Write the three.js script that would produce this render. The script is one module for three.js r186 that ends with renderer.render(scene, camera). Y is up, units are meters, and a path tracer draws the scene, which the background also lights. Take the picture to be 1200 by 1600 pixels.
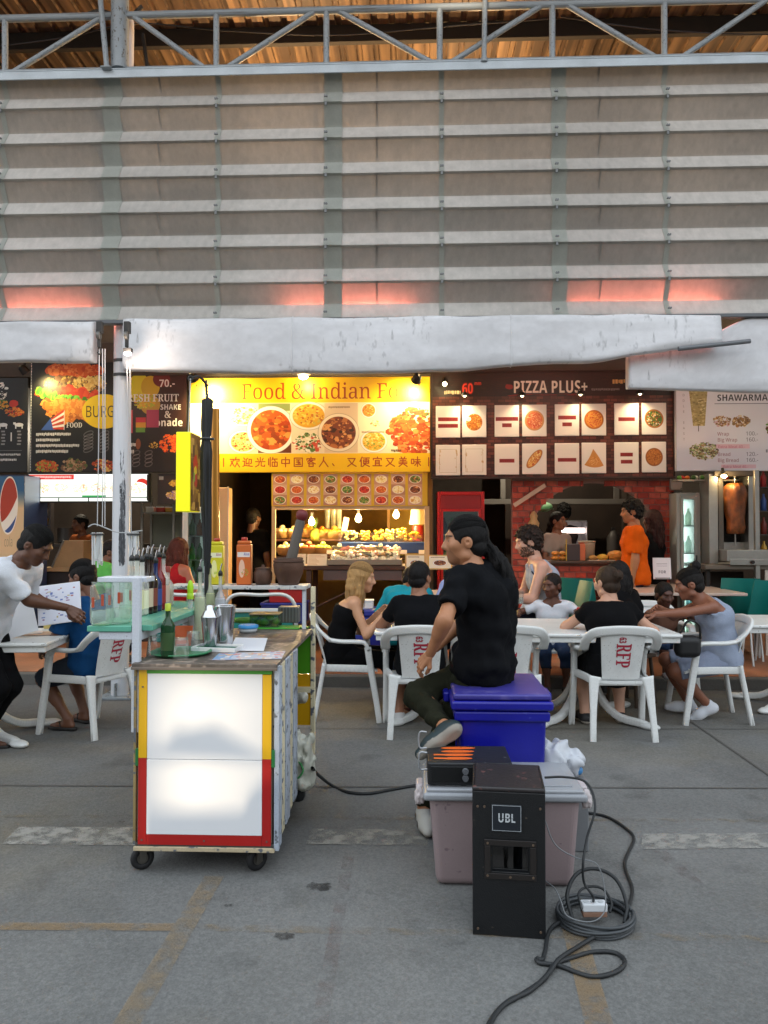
import * as THREE from 'three';
import { RoundedBoxGeometry } from 'three/addons/geometries/RoundedBoxGeometry.js';
import { mergeGeometries, mergeVertices, toCreasedNormals } from 'three/addons/utils/BufferGeometryUtils.js';
import { RectAreaLightUniformsLib } from 'three/addons/lights/RectAreaLightUniformsLib.js';
import { createNoise3D } from 'simplex-noise';
const scene = new THREE.Scene();
const renderer = new THREE.WebGLRenderer({ antialias: true });
renderer.toneMapping = THREE.LinearToneMapping;
renderer.toneMappingExposure = 2.2;
renderer.shadowMap.enabled = true;
RectAreaLightUniformsLib.init();
const D2R = Math.PI / 180, EYE = 1.5, F = 1209;
const camera = new THREE.PerspectiveCamera(2 * Math.atan(800 / F) / D2R, 0.75, 0.05, 2000);
camera.rotation.order = 'YXZ';
camera.position.set(0, EYE, 0);
camera.rotation.set(1.37 * D2R, 2.2 * D2R, 0);
camera.updateMatrixWorld(true);
scene.add(camera);
const SUN = new THREE.Vector3(-0.35, 0.082, 0.93).normalize();
{
const W = 256, H = 128, data = new Float32Array(W * H * 4), d = new THREE.Vector3();
const mix = (a, b, t) => a + (b - a) * t;
for (let j = 0; j < H; j++) for (let i = 0; i < W; i++) {
const el = ((j + 0.5) / H - 0.5) * Math.PI, az = ((i + 0.5) / W - 0.5) * 2 * Math.PI;
d.set(Math.cos(az) * Math.cos(el), Math.sin(el), Math.sin(az) * Math.cos(el));
const up = Math.max(0, d.y), t = Math.pow(up, 0.55), near = Math.max(0, d.dot(SUN));
const low = Math.pow(1 - up, 5), glow = Math.pow(near, 6) * low;
const r = 1.25 * mix(0.80, 0.60, t) + 1.2 * glow + 0.10 * low * near, g = 1.25 * mix(0.80, 0.68, t) + 0.62 * glow, b = 1.25 * mix(0.80, 0.76, t) + 0.18 * glow;
const k = d.y < 0 ? 0.35 : 1, o = (j * W + i) * 4;
data[o] = r * k; data[o + 1] = g * k; data[o + 2] = b * k; data[o + 3] = 1;
}
const sky = new THREE.DataTexture(data, W, H, THREE.RGBAFormat, THREE.FloatType);
sky.mapping = THREE.EquirectangularReflectionMapping;
sky.magFilter = THREE.LinearFilter; sky.needsUpdate = true;
scene.background = sky; scene.environment = sky;
}
scene.backgroundIntensity = 1.0; scene.environmentIntensity = 1.0;
const sun = new THREE.DirectionalLight(new THREE.Color(1, 0.8, 0.55), 3);
sun.position.copy(SUN).multiplyScalar(60); sun.castShadow = true;
sun.shadow.camera.left = sun.shadow.camera.bottom = -14; sun.shadow.camera.right = sun.shadow.camera.top = 14;
sun.shadow.camera.far = 160; sun.shadow.mapSize.set(2048, 2048); sun.shadow.radius = 1.7;
scene.add(sun, sun.target);
const V = (x = 0, y = 0, z = 0) => new THREE.Vector3(x, y, z);
let rs = 12345;
const rnd = () => { rs = (rs + 0x6d2b79f5) | 0; let t = Math.imul(rs ^ (rs >>> 15), 1 | rs); t = (t + Math.imul(t ^ (t >>> 7), 61 | t)) ^ t; return ((t ^ (t >>> 14)) >>> 0) / 4294967296; };
const rr = (a, b) => a + (b - a) * rnd();
const n3 = createNoise3D(rnd);
const clamp = (x, a, b) => Math.max(a, Math.min(b, x));
const lerp = (a, b, t) => a + (b - a) * t;
const rayOf = (px, py) => V((px - 600) / F, (800 - py) / F, -1).applyQuaternion(camera.quaternion);
const at = (px, py, d) => rayOf(px, py).multiplyScalar(d).add(V(0, EYE, 0));
const gnd = (px, py, y = 0) => { const r = rayOf(px, py); return r.multiplyScalar((y - EYE) / r.y).add(V(0, EYE, 0)); };
const onZ = (px, py, z) => { const r = rayOf(px, py); return r.multiplyScalar(z / r.z).add(V(0, EYE, 0)); };
const taken = {};
const numbered = (n) => { const k = taken[n] = (taken[n] ?? -1) + 1; return k ? n + '_' + String(k).padStart(3, '0') : n; };
function tag(o, label, category, group) { o.userData.label = label; o.userData.category = category; if (group) o.userData.group = group; return o; }
function thing(name, label, category, p = [0, 0, 0], turn = 0, group) {
const o = new THREE.Group(); o.name = numbered(name); if (p.isVector3) o.position.copy(p); else o.position.set(...p);
o.rotation.y = turn; scene.add(o); return tag(o, label, category, group);
}
function mesh(name, geo, m, parent) {
const o = new THREE.Mesh(Array.isArray(geo) ? join(geo) : geo, m);
o.name = parent ? name : numbered(name); (parent || scene).add(o); return o;
}
const struct = (name, geo, m, kind = 'structure') => { const o = mesh(name, geo, m); o.userData.kind = kind; return o; };
function dup(src, p, turn, label, group) {
const o = src.clone(); o.name = numbered(src.name.replace(/_\d{3}$/, '')); o.userData = { ...src.userData };
if (p) { if (p.isVector3) o.position.copy(p); else o.position.set(...p); }
if (turn !== undefined) o.rotation.set(0, turn, 0);
if (label) o.userData.label = label; if (group) o.userData.group = group;
scene.add(o); return o;
}
function flat(g) { const h = g.index ? g.toNonIndexed() : g; return h; }
function join(list) {
const colored = list.some((g) => g.attributes.color);
return mergeGeometries(list.map((g) => {
const h = flat(g).clone(); if (!h.attributes.normal) h.computeVertexNormals();
const n = h.attributes.position.count;
if (!h.attributes.uv) h.setAttribute('uv', new THREE.BufferAttribute(new Float32Array(n * 2), 2));
if (colored && !h.attributes.color) h.setAttribute('color', new THREE.BufferAttribute(new Float32Array(n * 3).fill(1), 3));
for (const k of Object.keys(h.attributes)) if (!['position', 'normal', 'uv', 'color'].includes(k)) h.deleteAttribute(k);
h.morphAttributes = {}; return h;
}));
}
function metre(g) { // uv in metres by the way each triangle faces
g = flat(g); const p = g.attributes.position, uv = new Float32Array(p.count * 2), a = V(), b = V(), c = V();
for (let i = 0; i < p.count; i += 3) {
a.fromBufferAttribute(p, i); b.fromBufferAttribute(p, i + 1); c.fromBufferAttribute(p, i + 2);
const n = b.clone().sub(a).cross(c.clone().sub(a)), x = Math.abs(n.x), y = Math.abs(n.y), z = Math.abs(n.z);
for (const [k, q] of [[i, a], [i + 1, b], [i + 2, c]]) {
const [u, v] = z >= x && z >= y ? [q.x, q.y] : x >= y ? [q.z, q.y] : [q.x, q.z];
uv[k * 2] = u; uv[k * 2 + 1] = v;
}
}
g.setAttribute('uv', new THREE.BufferAttribute(uv, 2)); return g;
}
const move = (g, x, y, z) => g.translate(x, y, z);
const bx = (w, h, d, x = 0, y = 0, z = 0, r = 0.005) => metre((r > 0 ? new RoundedBoxGeometry(w, h, d, 1, Math.min(r, w * .49, h * .49, d * .49)) : new THREE.BoxGeometry(w, h, d)).translate(x, y, z));
const span = (x0, x1, y0, y1, z0, z1, r = 0.005) => bx(x1 - x0, y1 - y0, z1 - z0, (x0 + x1) / 2, (y0 + y1) / 2, (z0 + z1) / 2, r);
function pipe(a, b, r, r2 = r, seg = 12) {
const d = b.clone().sub(a), L = d.length(), g = new THREE.CylinderGeometry(r2, r, L, seg, 1);
g.translate(0, L / 2, 0).applyQuaternion(new THREE.Quaternion().setFromUnitVectors(V(0, 1, 0), d.normalize())).translate(a.x, a.y, a.z); return g;
}
function bar(a, b, w, t, up = V(0, 1, 0)) { // a board from a to b, w across (along up x dir), t thick
const d = b.clone().sub(a), L = d.length(), z = d.normalize(), x = up.clone().cross(z).normalize(), y = z.clone().cross(x);
const g = bx(w, t, L, 0, 0, 0, Math.min(w, t) * 0.2), m = new THREE.Matrix4().makeBasis(x, y, z).setPosition(a.clone().add(b).multiplyScalar(.5));
return g.applyMatrix4(m);
}
const tube = (pts, r, n = 40, seg = 8, closed = false) => new THREE.TubeGeometry(new THREE.CatmullRomCurve3(pts, closed, 'centripetal'), n, r, seg, closed);
const lathe = (prof, n = 20) => new THREE.LatheGeometry(prof.map(([r, y]) => new THREE.Vector2(r, y)), n);
function poly(pts, depth, bevel = 0) { // outline in x,y, thick towards +z
const s = new THREE.Shape(pts.map(([x, y]) => new THREE.Vector2(x, y)));
return metre(new THREE.ExtrudeGeometry(s, { depth, bevelEnabled: bevel > 0, bevelSize: bevel, bevelThickness: bevel, bevelSegments: 2, curveSegments: 12 }));
}
const ball = (r, x, y, z, sx = 1, sy = 1, sz = 1, n = 14) => new THREE.SphereGeometry(r, n, Math.max(6, n * .7 | 0)).scale(sx, sy, sz).translate(x, y, z);
function face(w, h, x = 0, y = 0, z = 0) { return new THREE.PlaneGeometry(w, h).translate(x, y, z); } // uv 0..1, towards +z
function sweep(path, prof) { // flattened section prof(t) = [halfwidth, halfthick] along path of {p, side, nrm}
const P = [], I = [], UVs = [], K = 10;
path.forEach(({ p, side, nrm }, i) => {
const [w, t] = prof(i / (path.length - 1));
for (let k = 0; k < K; k++) {
const a = k / K * 2 * Math.PI, c = Math.cos(a), s = Math.sin(a), e = 0.55;
const x = Math.sign(c) * Math.pow(Math.abs(c), e) * w, y = Math.sign(s) * Math.pow(Math.abs(s), e) * t;
P.push(p.x + side.x * x + nrm.x * y, p.y + side.y * x + nrm.y * y, p.z + side.z * x + nrm.z * y); UVs.push(i, k / K);
if (i) { const a0 = (i - 1) * K + k, a1 = (i - 1) * K + (k + 1) % K, b0 = i * K + k, b1 = i * K + (k + 1) % K; I.push(a0, a1, b1, a0, b1, b0); }
}
});
const n = path.length; for (let k = 1; k < K - 1; k++) { I.push(0, k + 1, k); I.push((n - 1) * K, (n - 1) * K + k, (n - 1) * K + k + 1); }
const g = new THREE.BufferGeometry(); g.setAttribute('position', new THREE.Float32BufferAttribute(P, 3)); g.setAttribute('uv', new THREE.Float32BufferAttribute(UVs, 2)); g.setIndex(I); g.computeVertexNormals(); return g;
}
function iso(f, lo, hi, h, color) {
const nx = Math.ceil((hi.x - lo.x) / h) + 1, ny = Math.ceil((hi.y - lo.y) / h) + 1, nz = Math.ceil((hi.z - lo.z) / h) + 1, B = 6;
const val = new Float32Array(nx * ny * nz), id = (i, j, k) => i + nx * (j + ny * k);
for (let k0 = 0; k0 < nz; k0 += B) for (let j0 = 0; j0 < ny; j0 += B) for (let i0 = 0; i0 < nx; i0 += B) {
const i1 = Math.min(nx, i0 + B), j1 = Math.min(ny, j0 + B), k1 = Math.min(nz, k0 + B);
const d = f(lo.x + (i0 + B / 2) * h, lo.y + (j0 + B / 2) * h, lo.z + (k0 + B / 2) * h), far = Math.abs(d) > B * h * 1.15;
for (let k = k0; k < k1; k++) for (let j = j0; j < j1; j++) for (let i = i0; i < i1; i++) val[id(i, j, k)] = far ? d : f(lo.x + i * h, lo.y + j * h, lo.z + k * h);
}
const pos = [], vid = new Int32Array(nx * ny * nz).fill(-1), idx = [];
const E = [[0, 1], [0, 2], [0, 4], [1, 3], [1, 5], [2, 3], [2, 6], [3, 7], [4, 5], [4, 6], [5, 7], [6, 7]];
for (let k = 0; k < nz - 1; k++) for (let j = 0; j < ny - 1; j++) for (let i = 0; i < nx - 1; i++) {
const c = []; let m = 0;
for (let q = 0; q < 8; q++) { const v = val[id(i + (q & 1), j + (q >> 1 & 1), k + (q >> 2))]; c.push(v); if (v < 0) m |= 1 << q; }
if (m === 0 || m === 255) continue;
let x = 0, y = 0, z = 0, n = 0;
for (const [a, b] of E) if ((c[a] < 0) !== (c[b] < 0)) {
const t = c[a] / (c[a] - c[b]);
x += lerp(a & 1, b & 1, t); y += lerp(a >> 1 & 1, b >> 1 & 1, t); z += lerp(a >> 2, b >> 2, t); n++;
}
vid[id(i, j, k)] = pos.length / 3; pos.push(lo.x + (i + x / n) * h, lo.y + (j + y / n) * h, lo.z + (k + z / n) * h);
}
const quad = (a, b, c, d, s) => { if (a < 0 || b < 0 || c < 0 || d < 0) return; if (s) idx.push(a, b, c, a, c, d); else idx.push(a, c, b, a, d, c); };
for (let k = 1; k < nz - 1; k++) for (let j = 1; j < ny - 1; j++) for (let i = 1; i < nx - 1; i++) {
const v = val[id(i, j, k)] < 0;
if (v !== (val[id(i + 1, j, k)] < 0)) quad(vid[id(i, j - 1, k - 1)], vid[id(i, j, k - 1)], vid[id(i, j, k)], vid[id(i, j - 1, k)], v);
if (v !== (val[id(i, j + 1, k)] < 0)) quad(vid[id(i - 1, j, k - 1)], vid[id(i - 1, j, k)], vid[id(i, j, k)], vid[id(i, j, k - 1)], v);
if (v !== (val[id(i, j, k + 1)] < 0)) quad(vid[id(i - 1, j - 1, k)], vid[id(i, j - 1, k)], vid[id(i, j, k)], vid[id(i - 1, j, k)], v);
}
const g = new THREE.BufferGeometry(); g.setAttribute('position', new THREE.Float32BufferAttribute(pos, 3)); g.setIndex(idx); g.computeVertexNormals();
const P = pos; const uv = []; for (let i = 0; i < P.length; i += 3) uv.push(P[i] + P[i + 2], P[i + 1]); g.setAttribute('uv', new THREE.Float32BufferAttribute(uv, 2));
if (color) { const C = []; for (let i = 0; i < P.length; i += 3) { const c = color(P[i], P[i + 1], P[i + 2]); C.push(c[0], c[1], c[2]); } g.setAttribute('color', new THREE.Float32BufferAttribute(C, 3)); }
return g;
}
const smin = (a, b, k) => { const h = Math.max(k - Math.abs(a - b), 0) / k; return Math.min(a, b) - h * h * k * .25; };
const sdCap = (x, y, z, c) => { // c: {a, b, ra, rb}
const bx_ = c.dx, by = c.dy, bz = c.dz, px = x - c.ax, py = y - c.ay, pz = z - c.az, t0 = (px * bx_ + py * by + pz * bz) / c.l2, t = t0 < 0 ? 0 : t0 > 1 ? 1 : t0;
const ex = px - bx_ * t, ey = py - by * t, ez = pz - bz * t; let d = Math.sqrt(ex * ex + ey * ey + ez * ez) - (c.ra + (c.rb - c.ra) * t);
if (c.flat) d = Math.max(d, (t0 - 1) * c.l); return d;
};
const cap = (a, b, ra, rb = ra, flat_ = false) => { const l2 = Math.max(1e-9, a.distanceToSquared(b)); return { ax: a.x, ay: a.y, az: a.z, dx: b.x - a.x, dy: b.y - a.y, dz: b.z - a.z, l2, l: Math.sqrt(l2), ra, rb, flat: flat_, a, b }; };
const capsSdf = (caps, k) => (x, y, z) => { let d = 1e3; for (const c of caps) { const e = sdCap(x, y, z, c); d = d > 1 && e > .5 ? Math.min(d, e) : smin(d, e, k); } return d; };
const sdEll = (x, y, z, c, r) => { x -= c[0]; y -= c[1]; z -= c[2]; const a = x / r[0], b = y / r[1], e = z / r[2], k0 = Math.hypot(a, b, e), k1 = Math.hypot(a / r[0], b / r[1], e / r[2]); return k1 < 1e-6 ? -Math.min(...r) : k0 * (k0 - 1) / k1; };
function boundsOf(caps, pad) { const b = new THREE.Box3(); for (const c of caps) { const r = Math.max(c.ra, c.rb) + pad; for (const p of [c.a, c.b]) { b.expandByPoint(V(p.x - r, p.y - r, p.z - r)); b.expandByPoint(V(p.x + r, p.y + r, p.z + r)); } } return b; }
function canvasTex(w, h, draw) {
const c = document.createElement('canvas'); c.width = w; c.height = h; const x = c.getContext('2d'); draw(x, w, h);
const t = new THREE.CanvasTexture(c); t.colorSpace = THREE.SRGBColorSpace; t.magFilter = THREE.LinearFilter; t.anisotropy = 8; return t;
}
function hash(x, y, s) { let h = Math.imul(x, 374761393) ^ Math.imul(y, 668265263) ^ Math.imul(s, 974634777); h = Math.imul(h ^ (h >>> 13), 1274126177); return ((h ^ (h >>> 16)) >>> 0) / 4294967296; }
function vnoise(x, y, per, s) { // value noise that repeats every per cells
const i = Math.floor(x), j = Math.floor(y), f = x - i, g = y - j, u = f * f * (3 - 2 * f), v = g * g * (3 - 2 * g), m = (a) => ((a % per) + per) % per;
return lerp(lerp(hash(m(i), m(j), s), hash(m(i + 1), m(j), s), u), lerp(hash(m(i), m(j + 1), s), hash(m(i + 1), m(j + 1), s), u), v);
}
function fbm(u, v, base, oct, s) { let a = .5, t = 0, n = 0, p = base; for (let o = 0; o < oct; o++) { t += a * vnoise(u * p, v * p, p, s + o); n += a; a *= .55; p *= 2; } return t / n; }
function dataTex(n, f, srgb = false, m = n) { // f(u, v) -> [r, g, b] 0..1 (or a number)
const d = new Uint8Array(n * m * 4);
for (let j = 0; j < m; j++) for (let i = 0; i < n; i++) { const c = f(i / n, j / m), o = (j * n + i) * 4; for (let k = 0; k < 3; k++) d[o + k] = clamp((c.length ? c[k] : c) * 255, 0, 255); d[o + 3] = 255; }
const t = new THREE.DataTexture(d, n, m); t.wrapS = t.wrapT = THREE.RepeatWrapping; t.magFilter = THREE.LinearFilter; t.minFilter = THREE.LinearMipmapLinearFilter; t.generateMipmaps = true; if (srgb) t.colorSpace = THREE.SRGBColorSpace; t.needsUpdate = true; return t;
}
const rep = (t, x, y = x) => { const c = t.clone(); c.wrapS = c.wrapT = THREE.RepeatWrapping; c.repeat.set(x, y); c.needsUpdate = true; return c; };
const hx = (h) => new THREE.Color(h);
const GRAIN = dataTex(512, (u, v) => .5 * fbm(u, v, 16, 4, 3) + .5 * fbm(u, v, 128, 2, 9));        // fine grain
const CLOUDY = dataTex(512, (u, v) => clamp((fbm(u, v, 4, 6, 21) - .5) * 1.8 + .5, 0, 1));          // slow patches
const SCUFF = dataTex(512, (u, v) => { const a = fbm(u, v, 6, 5, 51); const s = fbm(u * .999, v, 64, 2, 77); return clamp(.62 + (a - .5) * .8 + (s - .5) * .25, 0, 1); });
const tinted = (c, o) => o.map && o.map.tint ? o.map.tint.clone() : c.isColor ? c : hx(c);
const std = (color, roughness = .6, o = {}) => new THREE.MeshStandardMaterial({ color: tinted(color, o), roughness, ...o });
const phys = (color, roughness = .5, o = {}) => new THREE.MeshPhysicalMaterial({ color: tinted(color, o), roughness, ...o });
const NEUTRAL = {};
function worn(hex, { n = 512, patch = .12, grain = .06, speck = 0, speckCol = '#2a2a28', seed = 1, base = 4, streak = 1 } = {}) {
const to = (q) => { const e = q.clone().convertLinearToSRGB(); return [e.r, e.g, e.b]; };
if (!speck) {
const v = patch < .08 ? 0 : patch < .16 ? 1 : 2, k = v * 2 + (base > 4 ? 1 : 0), pt = [.06, .12, .24][v];
NEUTRAL[k] = NEUTRAL[k] || dataTex(512, (u, w) => .9 * (1 + (fbm(u, w, base, 5, k + 31) - .5) * 2 * pt + (hash(u * 512 | 0, w * 512 | 0, k) - .5) * .09), true);
const t = NEUTRAL[k].clone(); t.offset.set(seed * .37 % 1, seed * .61 % 1); t.needsUpdate = true; t.tint = hx(hex).multiplyScalar(1 / .787); return t;
}
const a = to(hx(hex)), b = to(hx(speckCol));
return dataTex(n, (u, v) => {
const p = 1 + (fbm(u, v, base, 5, seed) - .5) * 2 * patch + (hash(u * n | 0, v * n | 0, seed + 5) - .5) * 2 * grain, s = clamp((fbm(u, v, 32, 3, seed + 9) - (1 - speck)) * 14, 0, 1);
return [0, 1, 2].map((i) => lerp(a[i] * p, b[i], s));
}, true);
}
const ZSIGN = -9.35, ZSCREEN = -6.8, ZKERB = -7.42, YF = 0.11;
const CONCRETE = (() => { // 7 x 7 m of stained concrete, laid from x = -3.5 and z = 0 away
const n = 2048;
return dataTex(n, (u, v) => {
const big = fbm(u, v, 3, 6, 301), mid = fbm(u, v, 14, 5, 302), fine = hash(u * n | 0, v * n | 0, 303), fine2 = vnoise(u * 700, v * 700, 700, 304);
let c = .545 + (big - .5) * .2 + (mid - .5) * .13 + (fine - .5) * .09 + (fine2 - .5) * .08;
const st = fbm(u, v, 22, 4, 305); c -= clamp((st - .68) * 4, 0, 1) * .1;                      // old oily spots
const dirt = fbm(u, v, 5, 5, 306); const w = clamp((dirt - .52) * 4, 0, 1) * .06;
return [c + w * .5 - .004, c, c - w * .9 - .006];
}, true);
})();
{
const g = new THREE.PlaneGeometry(600, 600).rotateX(-Math.PI / 2).translate(0, 0, 0);
const p = g.attributes.position, uv = g.attributes.uv; for (let i = 0; i < p.count; i++) uv.setXY(i, (p.getX(i) + 3.5) / 7, -p.getZ(i) / 7);
const t = CONCRETE; t.wrapS = t.wrapT = THREE.MirroredRepeatWrapping;
const b = rep(GRAIN, 9);
struct('ground', g, std('#bdbcbb', .9, { map: t, bumpMap: b, bumpScale: .004 }));
}
const WEAR = (seed, keep) => dataTex(512, (u, v) => { const a = fbm(u, v, 20, 5, seed), b = hash(u * 512 | 0, v * 512 | 0, seed); return clamp((a * .8 + b * .25 - keep) * 2.6 + .45, 0, .9); });
function paint(pts, m, name = 'painted_line') { // a strip on the ground through four corner points
const g = new THREE.BufferGeometry(), P = pts.map((p) => [p.x, .004, p.z]);
const w = pts[0].distanceTo(pts[3]), L = pts[0].distanceTo(pts[1]);
g.setAttribute('position', new THREE.Float32BufferAttribute([...P[0], ...P[1], ...P[2], ...P[0], ...P[2], ...P[3]], 3));
g.setAttribute('uv', new THREE.Float32BufferAttribute([0, 0, L, 0, L, w, 0, 0, L, w, 0, w], 2)); g.computeVertexNormals();
if (g.attributes.normal.getY(0) < 0) { const q = g.attributes.position.array; for (const a of [0, 9]) for (let k = 0; k < 3; k++) { const t = q[a + 3 + k]; q[a + 3 + k] = q[a + 6 + k]; q[a + 6 + k] = t; const uvv = g.attributes.uv.array; if (k < 2) { const o = a / 3 * 2; const t2 = uvv[o + 2 + k]; uvv[o + 2 + k] = uvv[o + 4 + k]; uvv[o + 4 + k] = t2; } } g.computeVertexNormals(); }
return struct(name, g, m);
}
const strip = (a, b, w) => { const d = b.clone().sub(a).setY(0).normalize(), s = V(-d.z, 0, d.x).multiplyScalar(w / 2); return [a.clone().add(s), b.clone().add(s), b.clone().sub(s), a.clone().sub(s)]; };
const YP = std('#8c7350', .85, { opacity: .55, alphaMap: WEAR(61, .42), transparent: true }), YP2 = std('#86755c', .85, { opacity: .6, alphaMap: WEAR(62, .66), transparent: true }), WP = std('#96948e', .85, { alphaMap: WEAR(63, .44), transparent: true });
const WP2 = std('#918e86', .85, { alphaMap: WEAR(64, .5), transparent: true }), RP = std('#75645f', .9, { opacity: .5, alphaMap: WEAR(65, .62), transparent: true });
paint(strip(gnd(-260, 1447), gnd(270, 1450), .055), YP);
paint(strip(gnd(285, 1450), gnd(1250, 1470), .05), YP2);
paint(strip(gnd(335, 1370), gnd(195, 1606), .085), YP2.clone()).material.alphaMap = WEAR(66, .5);
paint(strip(gnd(893, 1440), gnd(946, 1640), .085), YP);
paint(strip(gnd(-100, 1275), gnd(1300, 1284), .04), YP2);
paint([gnd(30, 1293), gnd(222, 1294), gnd(210, 1322), gnd(2, 1320)], WP);
paint([gnd(487, 1296), gnd(672, 1298), gnd(668, 1322), gnd(478, 1320)], WP2);
paint([gnd(1004, 1304), gnd(1230, 1303), gnd(1236, 1326), gnd(1002, 1328)], WP);
paint(strip(gnd(545, 1340), gnd(500, 1600), .05), RP);
paint(strip(gnd(1030, 1330), gnd(1110, 1400), .06), RP);
{ // sawn joints, filled dark
const J = std('#56534f', .95);
for (const [a, b, w] of [[gnd(-60, 1228), gnd(1300, 1233), .012], [gnd(1080, 1128), gnd(1210, 1218), .016], [gnd(-300, 1138), gnd(1400, 1140), .01]]) { const o = paint(strip(a, b, w), J, 'floor_joint'); o.position.y = .002; }
const spots = std('#2c2a28', .8, { alphaMap: WEAR(67, .4), transparent: true });
for (const [px, py, r] of [[498, 1386, .038], [443, 1464, .028], [356, 1416, .012], [190, 1285, .012]]) {
const c = gnd(px, py), pts = []; for (let i = 0; i < 18; i++) { const a = i / 18 * 6.2832, q = r * rr(.6, 1.15); pts.push(new THREE.Vector2(Math.cos(a) * q * 1.5, Math.sin(a) * q)); }
const g = new THREE.ShapeGeometry(new THREE.Shape(pts)).rotateX(-Math.PI / 2).translate(c.x, .0045, c.z); struct('ground_stain', g, spots);
}
}
{ // raised terracotta floor of the food hall behind a dark kerb
const tile = dataTex(512, (u, v) => { const k = .62 + (fbm(u, v, 5, 5, 71) - .5) * .3 + (hash(u * 512 | 0, v * 512 | 0, 72) - .5) * .08; return [k * .98, k * .63, k * .42]; }, true);
tile.repeat.set(.6, .6);
struct('raised_floor', span(-9, 9, 0, YF, -13, ZKERB - .13, .002), std('#ffffff', .55, { map: tile, bumpMap: rep(GRAIN, 2), bumpScale: .002 }));
struct('kerb', span(-9, 9, -.05, YF - .004, ZKERB - .13, ZKERB, .012), std('#5d5b58', .9, { map: worn('#5a5854', { seed: 73 }), bumpMap: GRAIN, bumpScale: .004 }));
}
const WALLM = std('#ffffff', .85, { map: worn('#6f6a62', { seed: 81, patch: .18 }), bumpMap: GRAIN, bumpScale: .002 });
struct('wall_back', span(-9, 9, YF, 7.4, -13.2, -13, 0), WALLM);
struct('wall_left', span(-9.2, -9, 0, 7.4, -13, -6.9, 0), WALLM);
struct('wall_right', span(9, 9.2, 0, 7.4, -13, -6.9, 0), WALLM);
{ // corrugated roof in sheets on purlins
const roof = thing('metal_roof', 'brown corrugated metal roof of the food hall above the trusses', 'roof', [0, 0, 0]);
const RT = dataTex(1024, (u, v) => {
const a = fbm(u, v * .999, 6, 5, 91), st = fbm(u, (v * .06) % 1, 40, 3, 92), w = clamp((st - .5) * 3 + .45, 0, 1); const k = .42 + (a - .5) * .25;
return [k * lerp(.72, 1.2, w), k * lerp(.6, .98, w), k * lerp(.5, .74, w)];
}, true);
const RM = [0, 1, 2].map((i) => { const t = RT.clone(); t.offset.set(i * .37, i * .21); t.repeat.set(.35, .1); t.needsUpdate = true; return std('#ffffff', .55, { map: t, metalness: .15, side: THREE.DoubleSide }); });
const y0 = 6.95, slope = .03, W = .96;
const sheet = (() => { // one sheet: square ribs along z
const g = [], n = 5; const prof = []; for (let i = 0; i < n; i++) { const x = i / n * W, s = W / n; prof.push([x, 0], [x + s * .62, 0], [x + s * .68, .028], [x + s * .94, .028]); } prof.push([W, 0]);
const P = [], N = []; for (let i = 0; i < prof.length - 1; i++) { const [xa, ya] = prof[i], [xb, yb] = prof[i + 1]; const q = [[xa, ya, -5.6], [xb, yb, -5.6], [xb, yb, -13.4], [xa, ya, -13.4]]; P.push(...q[0], ...q[1], ...q[2], ...q[0], ...q[2], ...q[3]); }
const b = new THREE.BufferGeometry(); b.setAttribute('position', new THREE.Float32BufferAttribute(P, 3)); b.computeVertexNormals(); return metre(b);
})();
for (let i = -10; i < 10; i++) { const m = mesh('roof_sheet', sheet, RM[(i + 12) % 3], roof); m.position.set(i * W, y0, 0); }
const PM = std('#33302c', .8);
for (let k = 0; k < 7; k++) mesh('purlin', span(-9.6, 9.6, y0 - .19, y0 - .004, -7.22 - k * .98 - .05, -7.22 - k * .98 + .02, .006), PM, roof);
mesh('roof_deck', span(-9.6, 9.6, y0 + .06, y0 + .1, -13.4, -5.6, 0), PM, roof);
}
const STEEL = std('#ffffff', .55, { map: worn('#8d9498', { seed: 101, patch: .14, speck: .3, speckCol: '#5b5650' }), metalness: .1, bumpMap: GRAIN, bumpScale: .0006 });
const XC = onZ(181, 800, ZSCREEN).x;
const YB = onZ(600, 498, ZSCREEN).y, YT = onZ(600, 108, ZSCREEN).y; // bottom and top of the screen
{
const col = thing('steel_column', 'tall round white steel column with flaking paint at left', 'column', [XC, 0, ZSCREEN - .13]);
const flake = canvasTex(512, 2048, (x, w, h) => {
x.fillStyle = '#c9cdd2'; x.fillRect(0, 0, w, h); const seg = (n, f) => { for (let i = 0; i < n; i++) f(); };
seg(900, () => { const v = rnd(); x.fillStyle = `rgba(90,90,90,${rnd() * .12})`; x.fillRect(rnd() * w, v * h, rr(1, 4), rr(10, 90)); });
for (let i = 0; i < 260; i++) { const t = rnd(), yy = (.2 + .16 * t * rnd()) * h, cx = w * (.13 + rr(-.05, .05)); x.fillStyle = rnd() < .5 ? '#3a3d42' : '#55585e'; x.beginPath(); const y2 = h - yy; for (let k = 0; k < 7; k++) x.lineTo(cx + rr(-9, 9), y2 + rr(-26, 26)); x.fill(); }
});
mesh('shaft', new THREE.CylinderGeometry(.078, .078, 6.2, 28).rotateY(-.35).translate(0, 3.1, 0), std('#ffffff', .45, { map: flake, bumpMap: GRAIN, bumpScale: .0004 }), col);
mesh('base_plate', [bx(.3, .02, .3, 0, .012, 0, .004), bx(.012, .12, .26, 0, .08, 0, .002)], STEEL, col);
const band = std('#3d3f42', .5);
for (const py of [556, 579]) { const y = onZ(180, py, ZSCREEN + .1).y; mesh('strap', new THREE.CylinderGeometry(.082, .082, .028, 24).translate(0, y, 0), band, col); }
}
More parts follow.
